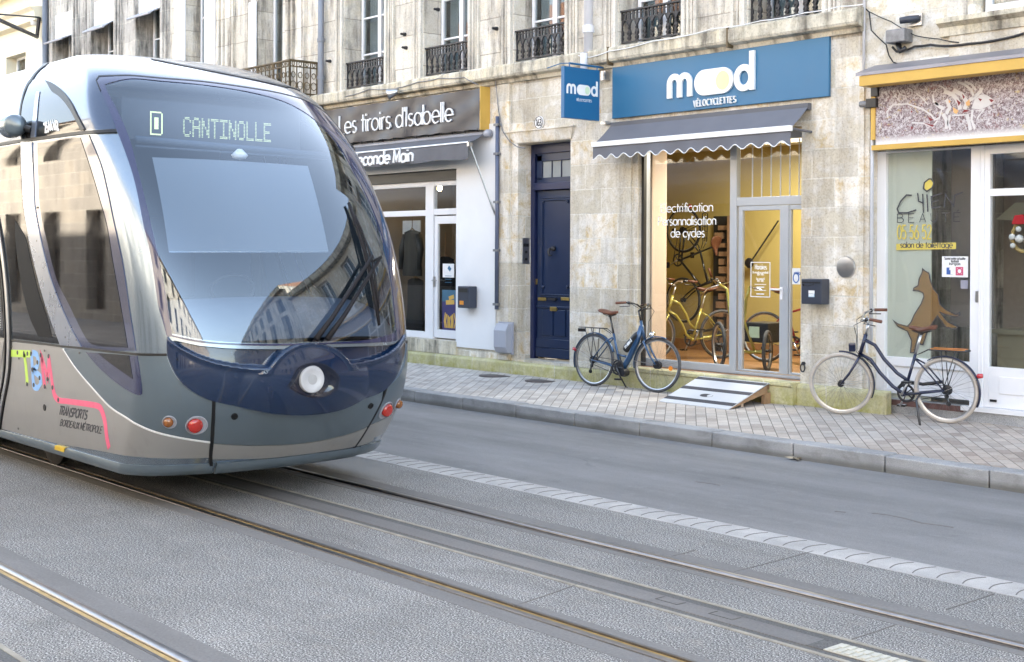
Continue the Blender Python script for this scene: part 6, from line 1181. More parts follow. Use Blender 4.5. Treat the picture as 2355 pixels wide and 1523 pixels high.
# passenger body panels behind the cab
for s_ in (-1, 1):
    for i in range(8):
        a0 = -3.66-i*2.8; P = [(a0-2.72, 1.16), (a0, 1.16), (a0, 2.85), (a0-2.72, 2.85)]; P = P if s_ < 0 else mir(P); panel('body_window', P, MT['side_glass'], T_, off=.006, step=.4, edge=.4)
        P = [(a0-2.72, .35), (a0, .35), (a0, 1.13), (a0-2.72, 1.13)]; P = P if s_ < 0 else mir(P); panel('body_panel', P, MT['champagne'], T_, off=.006, step=.4, edge=.4)
        P = [(a0-2.72, .252), (a0, .252), (a0, .335), (a0-2.72, .335)]; P = P if s_ < 0 else mir(P); panel('skirt', P, MT['bluegrey'], T_, off=.006, step=.4, edge=.4)
m = MB()
for a in (-3.49, -3.56, -3.62): sribbon('', [(a, .30), (a, 1.2), (a, 2.86)], .02, None, None, .014, m, False)
m2 = sribbon('', [(-3.525, .30), (-3.525, 2.9)], .05, None, None, .020, None, False); m.build('door_seal', MT['seal'], T_); m2.build('door_post', MT['alloy'], T_)
m = MB()
for k in range(46): sribbon('', [(-4.6, 1.25+k*.022), (-3.72, 1.25+k*.022)], .009, None, None, .012, m, False)
m.build('vent_grille', MT['alloy'], T_)
# lamps of the corners
MT['amber'] = plain("amber_lens", (.26, .085, .015), .12, .0, 1.); MT['red_lens'] = plain("red_lens", (.42, .02, .012), .14, 0., 1.)
def lampcup(a, z, r, mat, sy):
    c = Vector(TS(a, z, .0)); n = Vector(tn(a, z)); axx = (n*.5+Vector((1, 0, 0))).normalized()
    cup = MB().lathe([(r*1.36, .0), (r*1.42, .012), (r*1.30, .014), (r*1.22, .007), (r*1.1, .006), (0, .006)], c, n, 28).build('lamp_cup', MT['grey_box'], T_, auto=40)
    MB().lathe([(0, .052), (r*.55, .050), (r*.88, .042), (r*.96, .03), (r*.98, -.02)], c+Vector((-.012, -.012*sy, 0)), axx, 24).build('lens', mat, cup, smooth=True)
for (k, r, mt) in ((0, .038, 'amber'), (1, .058, 'red_lens')):
    a, z = TR['lights'][k]; lampcup(a, z, r, MT[mt], 1); lampcup(-a+(.0), z-.02, r, MT[mt], -1)
for k in (2, 3):
    a, z = TR['lights'][k]; MB().lathe([(.026, 0), (.026, .012), (.017, .012), (.015, .004), (0, .004)], TS(a, z, .008), tn(a, z), 16).build('towing_socket', MT['seal'], T_, auto=40)
for a, z in TR['bowlbolts']: MB().lathe([(.024, 0), (.026, .006), (.014, .010), (0, .004)], TS(a, z, .008), tn(a, z), 14).build('cover_cap', MT['seal'], T_, auto=40)
a, z = TR['hole'][0]; MB().lathe([(.028, 0), (.028, .004), (.02, .005), (0, .002)], TS(a, z, .004), tn(a, z), 16).build('lock_hole', MT['seal'], T_, auto=40)
for a, z in TR['screw'][:5]+[(-2.0, 1.13), (-2.27, 1.24), (-2.05, 1.23), (-2.68, 2.02), (-2.53, 2.3), (-3.28, 2.25)]: MB().lathe([(.011, 0), (.009, .003), (0, .004)], TS(a, z, .010), tn(a, z), 8).build('screw', MT['steel_dk'], T_)
# operator lettering
cols = dict(green=plain("lime_vinyl", (.52, .75, .10), .5), blue=plain("sky_vinyl", (.25, .48, .86), .5), pink=plain("pink_vinyl", (.80, .13, .24), .5))
m = MB()
for k in ('logoT1', 'logoT2'): sribbon('', TR[k], .062 if k == 'logoT1' else .05, None, None, .0062, m, False)
m.build('green_letter', cols['green'], T_); sribbon('blue_letter', TR['logoB'], .052, cols['blue'], T_, .0058, corner=60)
m = MB(); sribbon('', TR['logoM'][:5], .048, None, None, .0056, m, False, corner=50); sribbon('', TR['logoM'][4:], .047, None, None, .0061, m, False, corner=70); m.build('pink_letter_line', cols['pink'], T_)
for a, z in TR['dots']: MB().lathe([(.019, 0), (.019, .0075), (0, .0075)], TS(a, z, 0), tn(a, z), 14).build('map_dot', MT['charcoal'], T_)
m = MB()
for s_, k, wt in (("TRANSPORTS", 'txt1', .15), ("BORDEAUX MÉTROPOLE", 'txt2', .10)):
    p0, p1, p2, _ = TR[k]; h_ = (p2[1]-p0[1])/.75; dz = (p1[1]-p0[1])/(p1[0]-p0[0]); sh_ = (p2[0]-p0[0])/(p2[1]-p0[1])*0
    text(m, s_, p0[0], 0, h_, p1[0]-p0[0], wt, lambda u, v, d: tuple(TS(u, p0[1]+v+dz*(u-p0[0]), .004+d)), 0, .002)
m.build('operator_name', MT['charcoal'], T_)
m = MB(); p0, p1, p2, _ = TR['num']; text(m, "2544 M2", p0[0], p0[1]+.02, .10, p1[0]-p0[0], .2, lambda u, v, d: tuple(TS(u, v, .006+d)), 0, .002); m.build('fleet_number', MT['letter'], T_)
P = TR['yel']; panel('yellow_sticker', [(P[0][0], .335), (P[1][0], .335), (P[1][0], .298), (P[0][0], .298)], plain("yellow_sticker", (.75, .5, .04), .5), T_, off=.020, step=.2)
# rear-view camera pod
c = Vector(TS(-2.30, 2.99, .10)); pod = MB().lathe([(0, -.10), (.05, -.088), (.085, -.05), (.097, 0), (.095, .03), (.085, .06), (.06, .08), (0, .085)], c, (.8, -.6, .0), 24).build('camera_pod', MT['bluegrey'], T_, smooth=True)
MB().lathe([(.096, 0), (.10, .02), (.10, .10), (.07, .11), (0, .11)], c+Vector((-.05, .01, .0)), (-1, -.1, 0), 24).build('camera_hood', MT['silver'], pod, auto=35); MB().tube([c, Vector(TS(-2.2, 2.97, 0))], .03, 8).build('stalk', MT['seal'], pod)
# wipers
W_ = TR['wip']; q = lambda i, o: Vector(TS(*W_[i], o))
m = MB()
for a, b in ((0, 1), (2, 3)): m.tube([q(a, .05), q(a, .05).lerp(q(b, .09), .25)+Vector((.02, 0, .0)), q(b, .085)], [.024, .020, .014], 8)
MT['wiper'] = plain('wiper_black', (.02, .018, .02), .6, spec=.2)
m.build('wiper_arm', MT['wiper'], T_, smooth=True); c = q(7, .06)
m = MB(); pts = [q(4, .03)]+[Vector(TS(W_[4][0]+(W_[6][0]-W_[4][0])*t, W_[4][1]+(W_[6][1]-W_[4][1])*t, .03)) for t in (.2, .4, .6, .8)]+[q(6, .03)]; m.tube(pts, [.012]+[.018]*4+[.012], 6)
pts2 = [Vector(TS(W_[4][0]+(W_[6][0]-W_[4][0])*t, W_[4][1]+(W_[6][1]-W_[4][1])*t, .03+.045*sin(pi*t))) for t in np.linspace(.12, .88, 7)]; m.tube(pts2, .009, 6); m.tube([q(1, .085), pts2[3], q(3, .085)], .013, 6); m.build('wiper_blade', MT['wiper'], T_, smooth=True)
# cab interior
def fx(px, py, x): d = ray(px, py); t = x/d[0]; p = EYE+t*d; return Vector((x, p[1], p[2]))
MB().box(-11.5, -11.42, 4.28, 6.52, .5, 2.75).box(-11.5, -11.425, 4.62, 6.18, 2.75, 3.45).box(-11.5, -9.2, 4.25, 6.5, .72, .8).build('cab_bulkhead', MT['cab_grey'], T_); MB().box(-11.45, -10.2, 4.4, 6.4, 3.2, 3.26).build('cab_ceiling', MT['cab_dark'], T_)
m = MB()
def dash(u, v):
    a = -.62+1.24*u; s_ = sin(pi*v*.5); return tuple(np.array(TS(a, 1.22+.30*s_, -.05))+np.array((-.75*(1-cos(pi*v*.5))-.05, 0, .06*cos(a*2))))
m.grid(dash, 24, 10); m.build('dashboard', MT['cab_grey'], T_, smooth=True)
MB().box(-10.6, -9.75, 4.6, 6.2, .8, 1.42).build('console', MT['cab_dark'], T_, bevel=.08)
MB().box(-9.5, -9.2, 5.75, 6.0, 1.45, 1.452).box(-9.45, -9.15, 5.05, 5.3, 1.5, 1.502).build('papers', MT['paper'], T_)
MB().tube([(-9.75+.02*sin(a), 5.4+.2*cos(a), 1.62+.12*sin(a)) for a in np.linspace(0, 2*pi, 20)[:-1]], .014, 6, True).build('steering_wheel', MT['cab_dark'], T_, smooth=True)
MB().box(-11.0, -10.5, 5.1, 5.7, .9, 1.5).box(-11.05, -10.9, 5.12, 5.68, 1.5, 2.25).build('driver_seat', MT['cab_dark'], T_, bevel=.06)
c4 = [fx(350, 362, -9.52), fx(708, 382, -9.52), fx(756, 580, -9.38), fx(388, 580, -9.38)]
m = MB(); m.grid(lambda u, v: tuple((c4[0]*(1-u)+c4[1]*u)*(1-v)+(c4[3]*(1-u)+c4[2]*u)*v+Vector((.02*sin(pi*v), 0, .008*sin(pi*u)))), 10, 10); bl = m.build('sun_blind', MT['blind'], T_, smooth=True)
MB().tube([c4[3], c4[2]], .008, 6).build('blind_rod', MT['silver'], bl)
pA, pB = fx(312, 320, -9.8), fx(752, 358, -9.8); MB().tube([pA, pB], .028, 8).tube([fx(312, 336, -9.8), fx(752, 366, -9.8)], .01, 6).build('roller_tube', MT['cab_grey'], T_, smooth=True)
c = fx(551, 357, -9.62); MB().lathe([(0, -.04), (.05, -.03), (.07, .0), (.05, .02), (.02, .05), (0, .05)], c, (0, 0, 1), 14).build('cab_lamp', MT['letter'], T_, smooth=True)
p = fx(500, 768, -8.85); q2 = fx(546, 752, -8.85); MB().box(-8.86, -8.85, p.y, q2.y, p.z, q2.z).build('number_card', MT['paper'], T_)
# destination display
xd = -9.92; A_, B_ = fx(296, 332, xd), fx(690, 240, xd); dsp = MB().box(xd-.12, xd-.012, 4.5, 6.16, 2.84, 3.17).build('destination_display', MT['cab_dark'], T_)
F57 = {'D': "11110 10001 10001 10001 10001 10001 11110", 'C': "01110 10001 10000 10000 10000 10001 01110", 'A': "01110 10001 10001 11111 10001 10001 10001", 'N': "10001 11001 11001 10101 10011 10011 10001", 'T': "11111 00100 00100 00100 00100 00100 00100", 'I': "11111 00100 00100 00100 00100 00100 11111", 'O': "01110 10001 10001 10001 10001 10001 01110", 'L': "10000 10000 10000 10000 10000 10000 11111", 'E': "11111 10000 10000 11110 10000 10000 11111"}
led = MB()
def cell(y, z, s_): led.add([(xd+.001, y-s_, z-s_), (xd+.001, y+s_, z-s_), (xd+.001, y+s_, z+s_), (xd+.001, y-s_, z+s_)], [(0, 1, 2, 3)])
p0, p1 = fx(420, 310, xd), fx(625, 328, xd); zt_ = fx(420, 268, xd).z; zb_ = p1.z; wl = (p1.y-p0.y)/10
for i, chh in enumerate("CANTINOLLE"):
    rows = F57[chh].split()
    for r in range(14):
        for c_ in range(10):
            if rows[r//2][c_//2] == '1': cell(p0.y+wl*(i+.04+.86*(c_+.5)/10), zt_-(zt_-zb_)*(r+.5)/14, wl*.031)
p0, p1 = fx(345, 310, xd), fx(374, 258, xd)
for r in range(16):
    for c_ in range(9):
        ed = r in (0, 15) or c_ in (0, 8); inn = 4 <= r <= 11 and 3 <= c_ <= 5
        if (ed and not (c_ == 8 and r in (0, 15))) or inn: cell(p0.y+(p1.y-p0.y)*(c_+.5)/9, p1.z-(p1.z-p0.z)*(r+.5)/16, .0058)
led.build('led_text', emis("led_green", (.74, .82, .40), .10), dsp)
# ------------------------------------------------------------ bicycles
def bcol(n, c): return car(n, c, .3, .3, .6)
MT['bk_blue'] = bcol("bike_blue", (.016, .065, .155)); MT['bk_navy'] = bcol("bike_navy", (.005, .010, .042)); MT['bk_yellow'] = bcol("bike_yellow", (.42, .36, .07)); MT['bk_red'] = bcol("bike_red", (.30, .02, .02)); MT['bk_black'] = bcol("bike_black", (.014, .014, .016))
MT['tyre'] = paint("grey_tyre", (.075, .075, .08), .8, var=.2, scale=20); MT['tyre_cream'] = paint("cream_tyre", (.50, .445, .39), .8, var=.22, scale=14); MT['tyre_black'] = plain("black_tyre", (.02, .02, .02), .8)
MT['leather'] = paint("brown_leather", (.17, .065, .035), .45, var=.35, scale=12); MT['spoke'] = plain("spoke_steel", (.16, .16, .165), .4, .8); MT['bk_metal'] = plain("dark_drivetrain", (.06, .06, .065), .35, .7); MT['orange_band'] = plain("orange_elastic", (.75, .27, .05), .6)
MT['reflector'] = plain("orange_reflector", (.8, .25, .03), .3); MT['red_lamp'] = plain("red_lamp", (.5, .02, .03), .2, 0, 1.)
def wheel(t, c, R, tyre, yaw=0., name='wheel', hubr=.022, axis=None, rim='alloy', tw=.02, nsp=32):
    c = Vector(c); ax_ = (axis or Vector((0, 1, 0))).normalized(); u = Vector((0, 0, 1)) if abs(ax_.z) < .9 else Vector((1, 0, 0)); e1 = (u-ax_*u.dot(ax_)).normalized(); e2 = ax_.cross(e1)
    ring = lambda r, n=48, o=0: [c+ax_*o+(e1*cos(2*pi*k/n)+e2*sin(2*pi*k/n))*r for k in range(n)]
    w_ = MB().tube(ring(R-tw), tw, 10, True).build(name, tyre, t, smooth=True, local=True)
    MB().lathe([(R-tw*1.75, -.012), (R-tw*1.45, -.015), (R-tw*1.45, .015), (R-tw*1.75, .012), (R-tw*2.3, .008), (R-tw*2.3, -.008)], c, ax_, 48, True).build('rim', MT[rim], w_, local=True, auto=40)
    m = MB()
    for k in range(nsp):
        a = 2*pi*k/nsp; s_ = 1 if k % 2 else -1; b = a+(.5 if (k//2) % 2 else -.5); m.tube([c+ax_*s_*.028+(e1*cos(b)+e2*sin(b))*hubr, c+ax_*s_*.004+(e1*cos(a)+e2*sin(a))*(R-tw*2)], .0011, 3)
    m.build('spokes', MT['spoke'], w_, local=True)
    MB().lathe([(.0, -.05), (.010, -.05), (.010, -.034), (hubr+.010, -.033), (hubr+.010, -.026), (hubr*.8, -.02), (hubr*.8, .02), (hubr+.010, .026), (hubr+.010, .033), (.010, .034), (.010, .05), (0, .05)], c, ax_, 16).build('hub', MT['bk_metal'], w_, local=True, auto=40)
    return w_
def guard(t, c, R, a0, a1, mat, axis=None, wd=.026, name='mudguard'):
    c = Vector(c); ax_ = (axis or Vector((0, 1, 0))).normalized(); e2 = Vector((0, 0, 1)); e1 = e2.cross(ax_)*-1
    m = MB()
    def f(u, v):
        a = radians(a0+(a1-a0)*u); q = (v-.5)*2; return tuple(c+(e1*cos(a)+e2*sin(a))*(R+.018-.012*q*q)+ax_*wd*q)
    m.grid(f, 30, 6); o = m.build(name, mat, t, smooth=True, local=True); md = o.modifiers.new('thick', 'SOLIDIFY'); md.thickness = .002; return o
def bicycle(label, loc, yaw, paint_, tyre, style, steer=0., lean=0., wb=1.08, group=None, saddle='leather', grips='leather', rack=True, guards=True, R=.345, rot=None, cat='bicycle', scale=1., battery=None):
    M_ = rot if rot is not None else (Matrix.Rotation(yaw, 3, 'Z') @ Matrix.Rotation(lean, 3, 'X'))
    t = thing('bicycle', label, cat, loc, M_, group, scale)
    K = dict(local=True); S_ = dict(local=True, smooth=True)
    ra, fa = Vector((-wb/2, 0, R)), Vector((wb/2, 0, R)); bb = Vector((-wb/2+.455, 0, .275)); st = bb+Vector((-.135, 0, .43)); hb, ht = Vector((wb/2-.215, 0, .66)), Vector((wb/2-.285, 0, .87)); sax = (ht-hb).normalized()
    RS = Matrix.Rotation(steer, 3, sax); F = lambda p: RS @ (Vector(p)-hb)+hb
    m = MB(); P = MT[paint_]
    if style == 'step':
        m.tube([ht-sax*.05, hb.lerp(bb, .25)+Vector((-.035, 0, .05)), hb.lerp(bb, .6)+Vector((-.0, 0, -.005)), bb+Vector((.06, 0, .0)), bb], [.036, .040, .040, .038, .030], 12)
        m.tube([st.lerp(bb, .62), bb+Vector((.08, 0, .145)), bb+Vector((.17, 0, .15)), hb.lerp(bb, .55)], .014, 8)
    elif style == 'swan':
        for s_, o in ((1, .0), (-1, -.075)):
            top_ = (ht-sax*.04 if s_ > 0 else hb+sax*.015); ed = (st.lerp(bb, .66) if s_ > 0 else bb)
            m.tube([top_, top_+Vector((-.12, 0, -.055)), top_+Vector((-.22, 0, -.20 if s_ > 0 else -.19)), ed.lerp(top_, .25)+Vector((-.0, 0, -.03)), ed], .019, 10)
        m.tube([hb, bb], .0, 3) if False else None
    else:
        m.tube([ht-sax*.05, st+Vector((0, 0, -.03))], .016, 10); m.tube([hb+sax*.03, bb], .018, 10)
    m.tube([bb, st], .0165, 10); m.tube([hb-sax*.01, ht+sax*.02], .021, 12)
    for s_ in (-1, 1):
        y = Vector((0, .055*s_, 0)); m.tube([bb+Vector((-.03, .028*s_, 0)), ra+y], [.013, .010], 8); m.tube([st+Vector((0, .016*s_, -.05)), st+Vector((-.08, .05*s_, -.10)), ra+y], [.010, .009, .008], 8)
    m.lathe([(.024, -.036), (.024, .036)], bb, (0, 1, 0), 14); m.build('frame', P, t, smooth=True, local=True)
    m = MB(); crown = hb-sax*.015
    for s_ in (-1, 1): m.tube([F(crown), F(crown+Vector((.01, .05*s_, -.02))), F(crown.lerp(fa, .62)+Vector((-.015, .052*s_, 0))), F(fa+Vector((0, .052*s_, 0)))], [.016, .015, .012, .009], 8)
    m.build('fork', P, t, **S_)
    fax = RS @ Vector((0, 1, 0)); tw_ = .0215 if style == 'swan' else .02; wheel(t, F(fa), R, MT[tyre], axis=fax, tw=tw_, name='front_wheel', hubr=.04 if style == 'step' else .024); wheel(t, ra, R, MT[tyre], tw=tw_, name='rear_wheel', hubr=.028)
    MB().lathe([(.045, -.045), (.055, -.036), (.04, -.03), (.052, -.025), (.035, -.018)], ra, (0, 1, 0), 18).build('cassette', MT['bk_metal'], t, local=True, auto=40)
    # seat
    sp = st+(st-bb).normalized()*.24; MB().tube([st-(st-bb).normalized()*.03, sp], .0135, 10).build('seat_post', MT['alloy'] if style == 'swan' else MT['bk_black'], t, **S_)
    sd = MB()
    def sf_(u, v):
        a = 2*pi*v; x = -.145+.29*u; wd = .088*(1-sst((u-.30)/.5))+.026; wd *= sqrt(max(.02, 1-((u-.5)*2)**8)); zt_ = .055+.012*cos(u*6)-.012*u; return (sp.x-.01+x, sp.y+wd*cos(a), sp.z+.0+zt_+.03*sin(a)*(1. if sin(a) < 0 else .75)*(1-.4*(u > .9)))
    sd.grid(sf_, 22, 18); ends = [sf_(0, v/18) for v in range(18)]; sd.add(ends, [tuple(range(18))]); ends = [sf_(1, v/18) for v in range(18)]; sd.add(ends, [tuple(range(18))[::-1]]); sdo = sd.build('saddle', MT[saddle], t, **S_)
    MB().tube([sp+Vector((-.10, .03, .02)), sp+Vector((0, .03, -.005)), sp+Vector((.10, .01, .02))], .005, 6).tube([sp+Vector((-.10, -.03, .02)), sp+Vector((0, -.03, -.005)), sp+Vector((.10, -.01, .02))], .005, 6).lathe([(.02, -.02), (.022, .02)], sp, (0, 0, 1), 10).build('saddle_rails', MT['bk_metal'], sdo, local=True)
    # steering
    q = ht+sax*.02; c0 = q+sax*.13; m = MB().tube([F(q), F(c0)], .014, 10).tube([F(c0), F(c0+Vector((.05, 0, .03)))], .016, 10); m.build('stem', MT['bk_black'] if style == 'step' else MT['alloy'], t, **S_)
    hc = c0+Vector((.055, 0, .03)); hbar = MB(); pts = []
    for s_ in (-1, 1):
        l = [hc, hc+Vector((.02, .06*s_, .01)), hc+Vector((.0, .15*s_, .055)), hc+Vector((-.07, .235*s_, .065)), hc+Vector((-.20, .29*s_, .05))]; hbar.tube([F(p) for p in l], .0115, 10)
    ho = hbar.build('handlebar', MT['bk_black'] if style == 'step' else MT['chrome'], t, **S_)
    for s_ in (-1, 1):
        a, b = hc+Vector((-.09, .243*s_, .064)), hc+Vector((-.215, .296*s_, .049)); MB().tube([F(a), F(a.lerp(b, .5)), F(b)], [.016, .0175, .018], 10).build('grip', MT[grips], ho, **S_)
        MB().tube([F(hc+Vector((-.05, .232*s_, .055))), F(hc+Vector((-.03, .25*s_, .02))), F(hc+Vector((-.15, .30*s_, .005)))], .006, 6).lathe([(.02, -.02), (.02, .02)], F(hc+Vector((-.055, .228*s_, .06))), fax, 10).build('brake_lever', MT['bk_black'], ho, **S_)
    m = MB()
    for s_ in (-1, 1): m.tube([F(hc+Vector((-.03, .22*s_, .05))), F(hc+Vector((.09, .14*s_, -.02))), F(hc+Vector((.08, .04*s_, -.16))), hb+Vector((.03, .02*s_, .04)), hb.lerp(bb, .3)+Vector((0, .03*s_, .0))], .004, 5)
    m.build('brake_cables', MT['bk_black'], t, **S_)
    if style == 'step': MB().obox(F(hc+Vector((.01, .0, .04))), RS @ Vector((.03, 0, .012)), RS @ Vector((0, .035, 0)), RS @ Vector((-.003, 0, .008))).build('display_unit', MT['bk_black'], ho, local=True)
    # drivetrain
    m = MB().lathe([(.095, -.004), (.10, -.002), (.10, .002), (.095, .004), (.075, .003), (.075, -.003)], bb+Vector((0, -.05, 0)), (0, 1, 0), 28, True)
    for k in range(5): a = 2*pi*k/5; m.tube([bb+Vector((0, -.05, 0)), bb+Vector((.085*cos(a), -.05, .085*sin(a)))], .007, 5)
    cr = m.build('chainring', MT['bk_metal'], t, local=True)
    ang = radians(-62)
    for s_ in (-1, 1):
        d = Vector((cos(ang), 0, sin(ang)))*(.165 if s_ < 0 else -.165); o = Vector((0, .065*s_, 0)); MB().tube([bb+o, bb+o+d], [.013, .010], 8).build('crank_arm', MT['alloy'] if style != 'step' else MT['bk_black'], cr, **S_)
        pc = bb+o+d+Vector((0, .05*s_, 0)); MB().box(pc.x-.045, pc.x+.045, pc.y-.035, pc.y+.035, pc.z-.011, pc.z+.011).build('pedal', MT['bk_black'], cr, local=True, bevel=.004)
    m = MB()
    for z_, zz in ((.095, .045), (-.095, -.05)): m.tube([bb+Vector((0, -.05, z_)), ra+Vector((0, -.045, zz))], .005, 4)
    m.build('chain', MT['bk_metal'], t, local=True)
    if style == 'swan': MB().tube([bb+Vector((.09, -.07, .05)), bb+Vector((.02, -.072, .125)), bb+Vector((-.18, -.07, .105)), ra+Vector((.06, -.068, .075))], .018, 8).build('chain_guard', MT['bk_black'], t, **S_)
    MB().tube([ra+Vector((.0, -.06, -.01)), ra+Vector((.02, -.07, -.07)), ra+Vector((.0, -.065, -.145))], .010, 6).lathe([(.024, -.006), (.024, .006)], ra+Vector((.02, -.065, -.075)), (0, 1, 0), 12).lathe([(.026, -.006), (.026, .006)], ra+Vector((0, -.065, -.15)), (0, 1, 0), 12).build('derailleur', MT['bk_black'], t, local=True)
    if guards:
        guard(t, ra, R, 58 if style == 'swan' else 20, 205 if style == 'swan' else 200, P)
        if style == 'swan': guard(t, F(fa), R, 88, 205, P, fax)
        else: guard(t, F(fa), R, 70, 190, P, fax)
        MB().tube([ra+Vector((0, .05, 0)), ra+Vector((-R*.94, .03, .14)), ra+Vector((-R*.94, -.03, .14)), ra+Vector((0, -.05, 0))], .003, 4).build('rear_stay', MT['alloy'], t, local=True)
        MB().tube([F(fa+Vector((0, .05, 0))), F(fa+Vector((-R*.98, .03, .03))), F(fa+Vector((-R*.98, -.03, .03))), F(fa+Vector((0, -.05, 0)))], .003, 4).build('front_stay', MT['alloy'], t, local=True)
    if rack:
        zr = R*2+.075; m = MB(); xa_, xb_ = ra.x-.24, ra.x+.17
        for y in (-.06, 0, .06): m.tube([(xb_, y*.7, zr), (xa_, y, zr)], .007, 6)
        m.tube([(xa_, -.06, zr), (xa_-.02, 0, zr), (xa_, .06, zr)], .007, 6)
        for x in (xb_-.05, ra.x-.05, xa_+.05): m.tube([(x, -.06, zr), (x, .06, zr)], .006, 6)
        for s_ in (-1, 1):
            for dx in (-.13, .02): m.tube([(ra.x+dx, .06*s_, zr), ra+Vector((0, .06*s_, .03))], .005, 6)
            m.tube([(xb_, .04*s_, zr), st+Vector((-.03, .02*s_, .0))], .005, 6)
        rk = m.build('rear_rack', MT['bk_black'], t, **S_)
        if style == 'swan':
            for y in (-.05, .045): MB().tube([(xb_-.03, y, zr+.012), (xa_+.02, y, zr+.012)], .0038, 6).build('elastic_band', MT['orange_band'], rk, local=True)
        if style == 'step': MB().box(xa_-.03, xa_+.03, -.05, .05, zr-.06, zr-.015).build('rear_lamp', MT['bk_black'], t, local=True, bevel=.006)
    g = ra+Vector((-R*.98, 0, .17 if style == 'swan' else .12)); MB().lathe([(0, .05), (.022, .045), (.027, .0), (.02, -.01)], g, (-1, 0, .1), 12).build('tail_light', MT['red_lamp'], t, **S_)
    if style == 'step':
        d = (bb-hb).normalized(); nn = Vector((d.z, 0, -d.x)); b0 = hb+nn*.112+d*.0; b1 = b0+d*.36
        m = MB(); 
        def bf(u, v):
            a = 2*pi*v; e = sqrt(max(.0, 1-abs((u-.5)*2)**5)); return tuple(b0+(b1-b0)*u+Vector((0, 1, 0))*(.048*e*cos(a))+nn*(.058*e*sin(a)))
        m.grid(bf, 20, 18); bt = m.build('battery', MT['black'], t, **S_)
        tm1, tm2 = MB(), MB(); mood(tm1, tm2, 0, 0, .15, lambda u, v, dd: tuple(b0.lerp(b1, .80)-d*u+nn*(v-.02)+Vector((0, -.051-dd, 0))), .002, 1.1); tm1.add(tm2.v, tm2.f); tm1.build('lettering', MT['letter'], bt, local=True)
        MB().lathe([(.0, -.055), (.05, -.05), (.06, 0), (.05, .05), (0, .055)], bb+Vector((.07, 0, -.06)), (0, 1, 0), 20).lathe([(.0, -.05), (.07, -.045), (.075, 0), (.07, .045), (0, .05)], bb, (0, 1, 0), 20).build('motor', MT['bk_metal'], t, local=True, auto=40)
        MB().lathe([(0, .06), (.036, .055), (.04, .03), (.028, -.01), (0, -.02)], F(hb+Vector((.08, 0, .06))), RS @ Vector((1, 0, 0)), 16).build('headlamp', MT['chrome'], t, **S_)
        MB().lathe([(.0, -.003), (.03, -.003), (.03, .003), (0, .003)], F(fa+Vector((.2, -.01, -.03))), fax, 12).build('reflector', MT['reflector'], t, local=True)
    if style == 'swan': MB().obox(F(hb+Vector((.075, 0, .09))), RS @ Vector((.035, 0, 0)), RS @ Vector((0, .035, 0)), RS @ Vector((0, 0, .045))).build('headlamp', MT['bk_navy'], t, local=True, bevel=.012)
    return t
def face(a, b, y=0):                    # heading from the rear wheel's foot to the front wheel's foot
    return atan2(b[1]-a[1], b[0]-a[0])
def put(label, rear, front, paint_, tyre, style, lean=0., **k):
    y = face(rear, front); wb = math.hypot(front[0]-rear[0], front[1]-rear[1]); c = ((rear[0]+front[0])/2, (rear[1]+front[1])/2); return bicycle(label, (*c, zp(c[1])+.001), y, paint_, tyre, style, wb=wb, lean=lean, **k)
b1 = put('blue electric bicycle with a black battery and brown saddle beside the striped ramp', (-12.20, 12.06), (-11.14, 12.12), 'bk_blue', 'tyre', 'step', steer=.12, lean=-.05)
Kk = b1; MB().tube([(-.17, .05, .22), (-.10, .16, .012), (-.08, .17, .01)], .011, 8).build('kickstand', MT['bk_black'], b1, smooth=True, local=True)
b2 = put('navy city bicycle with cream tyres and orange straps by the grooming shop', (-7.20, 12.26), (-8.345, 12.08), 'bk_navy', 'tyre_cream', 'swan', steer=.34, lean=-.07)
MB().tube([(-.33, .06, .30), (-.30, .10, .24), (-.42, .30, .0)], .012, 8).build('kickstand', MT['bk_metal'], b2, smooth=True, local=True)
# bicycles inside the shop
zf = .465
i1 = bicycle('yellow city bicycle with swept handlebars inside the bicycle shop window', (-12.02, 13.72, zf), radians(-112), 'bk_yellow', 'tyre', 'step' if False else 'swan', steer=.12, guards=False, rack=False, wb=1.05)
i2 = bicycle('black bicycle hung upright on the yellow back wall of the bicycle shop', (0, 0, 0), 0, 'bk_black', 'tyre_black', 'plain', rot=Matrix.Rotation(0, 3, 'Z'), guards=False, wb=1.06)
cz = fy(1575, 610, 14.9); Rm = Matrix.Rotation(radians(0), 3, 'Z') @ Matrix.Rotation(radians(90), 3, 'Y'); mm = Matrix.Translation((cz[0]-.40, 14.93, cz[1])) @ Rm.to_4x4(); i2.matrix_world = mm; WL[i2.name] = mm
m = MB().box(-.0, .0, 0, 0, 0, 0) if False else None
i3 = bicycle('red bicycle standing behind the glass door of the bicycle shop', (-10.55, 14.35, zf), radians(12), 'bk_red', 'tyre', 'plain', steer=.25, guards=False, rack=False, wb=1.1)
# yellow cargo tricycle half hidden by the window mullion
tr = thing('tricycle', 'yellow cargo tricycle with a black crate behind the shop window mullion', 'tricycle', (-10.75, 13.25, zf)); A_ = Vector((-10.75, 13.25, zf))
xl = fy(1660, 800, 13.25)[0]
wheel(tr, Vector((fy(1765, 790, 13.1)[0], 13.1, zf+.26))-A_, .26, MT['tyre'], axis=Vector((.9, .45, 0)), tw=.024, name='rear_wheel'); wheel(tr, Vector((fy(1665, 790, 13.1)[0], 13.0, zf+.30))-A_, .30, MT['tyre'], axis=Vector((.55, .8, 0)), tw=.024, name='front_wheel')
G = lambda px, py, y=13.2: Vector((fy(px, py, y)[0], y, fy(px, py, y)[1]))-A_
MB().tube([G(1655, 655), G(1672, 665), G(1678, 720), G(1690, 760), G(1705, 806), G(1725, 812), G(1765, 806)], .019, 8).tube([G(1724, 660), G(1716, 690), G(1712, 740), G(1735, 806)], .019, 8).tube([G(1700, 810), G(1760, 810)], .022, 8).build('frame', MT['bk_yellow'], tr, smooth=True, local=True)
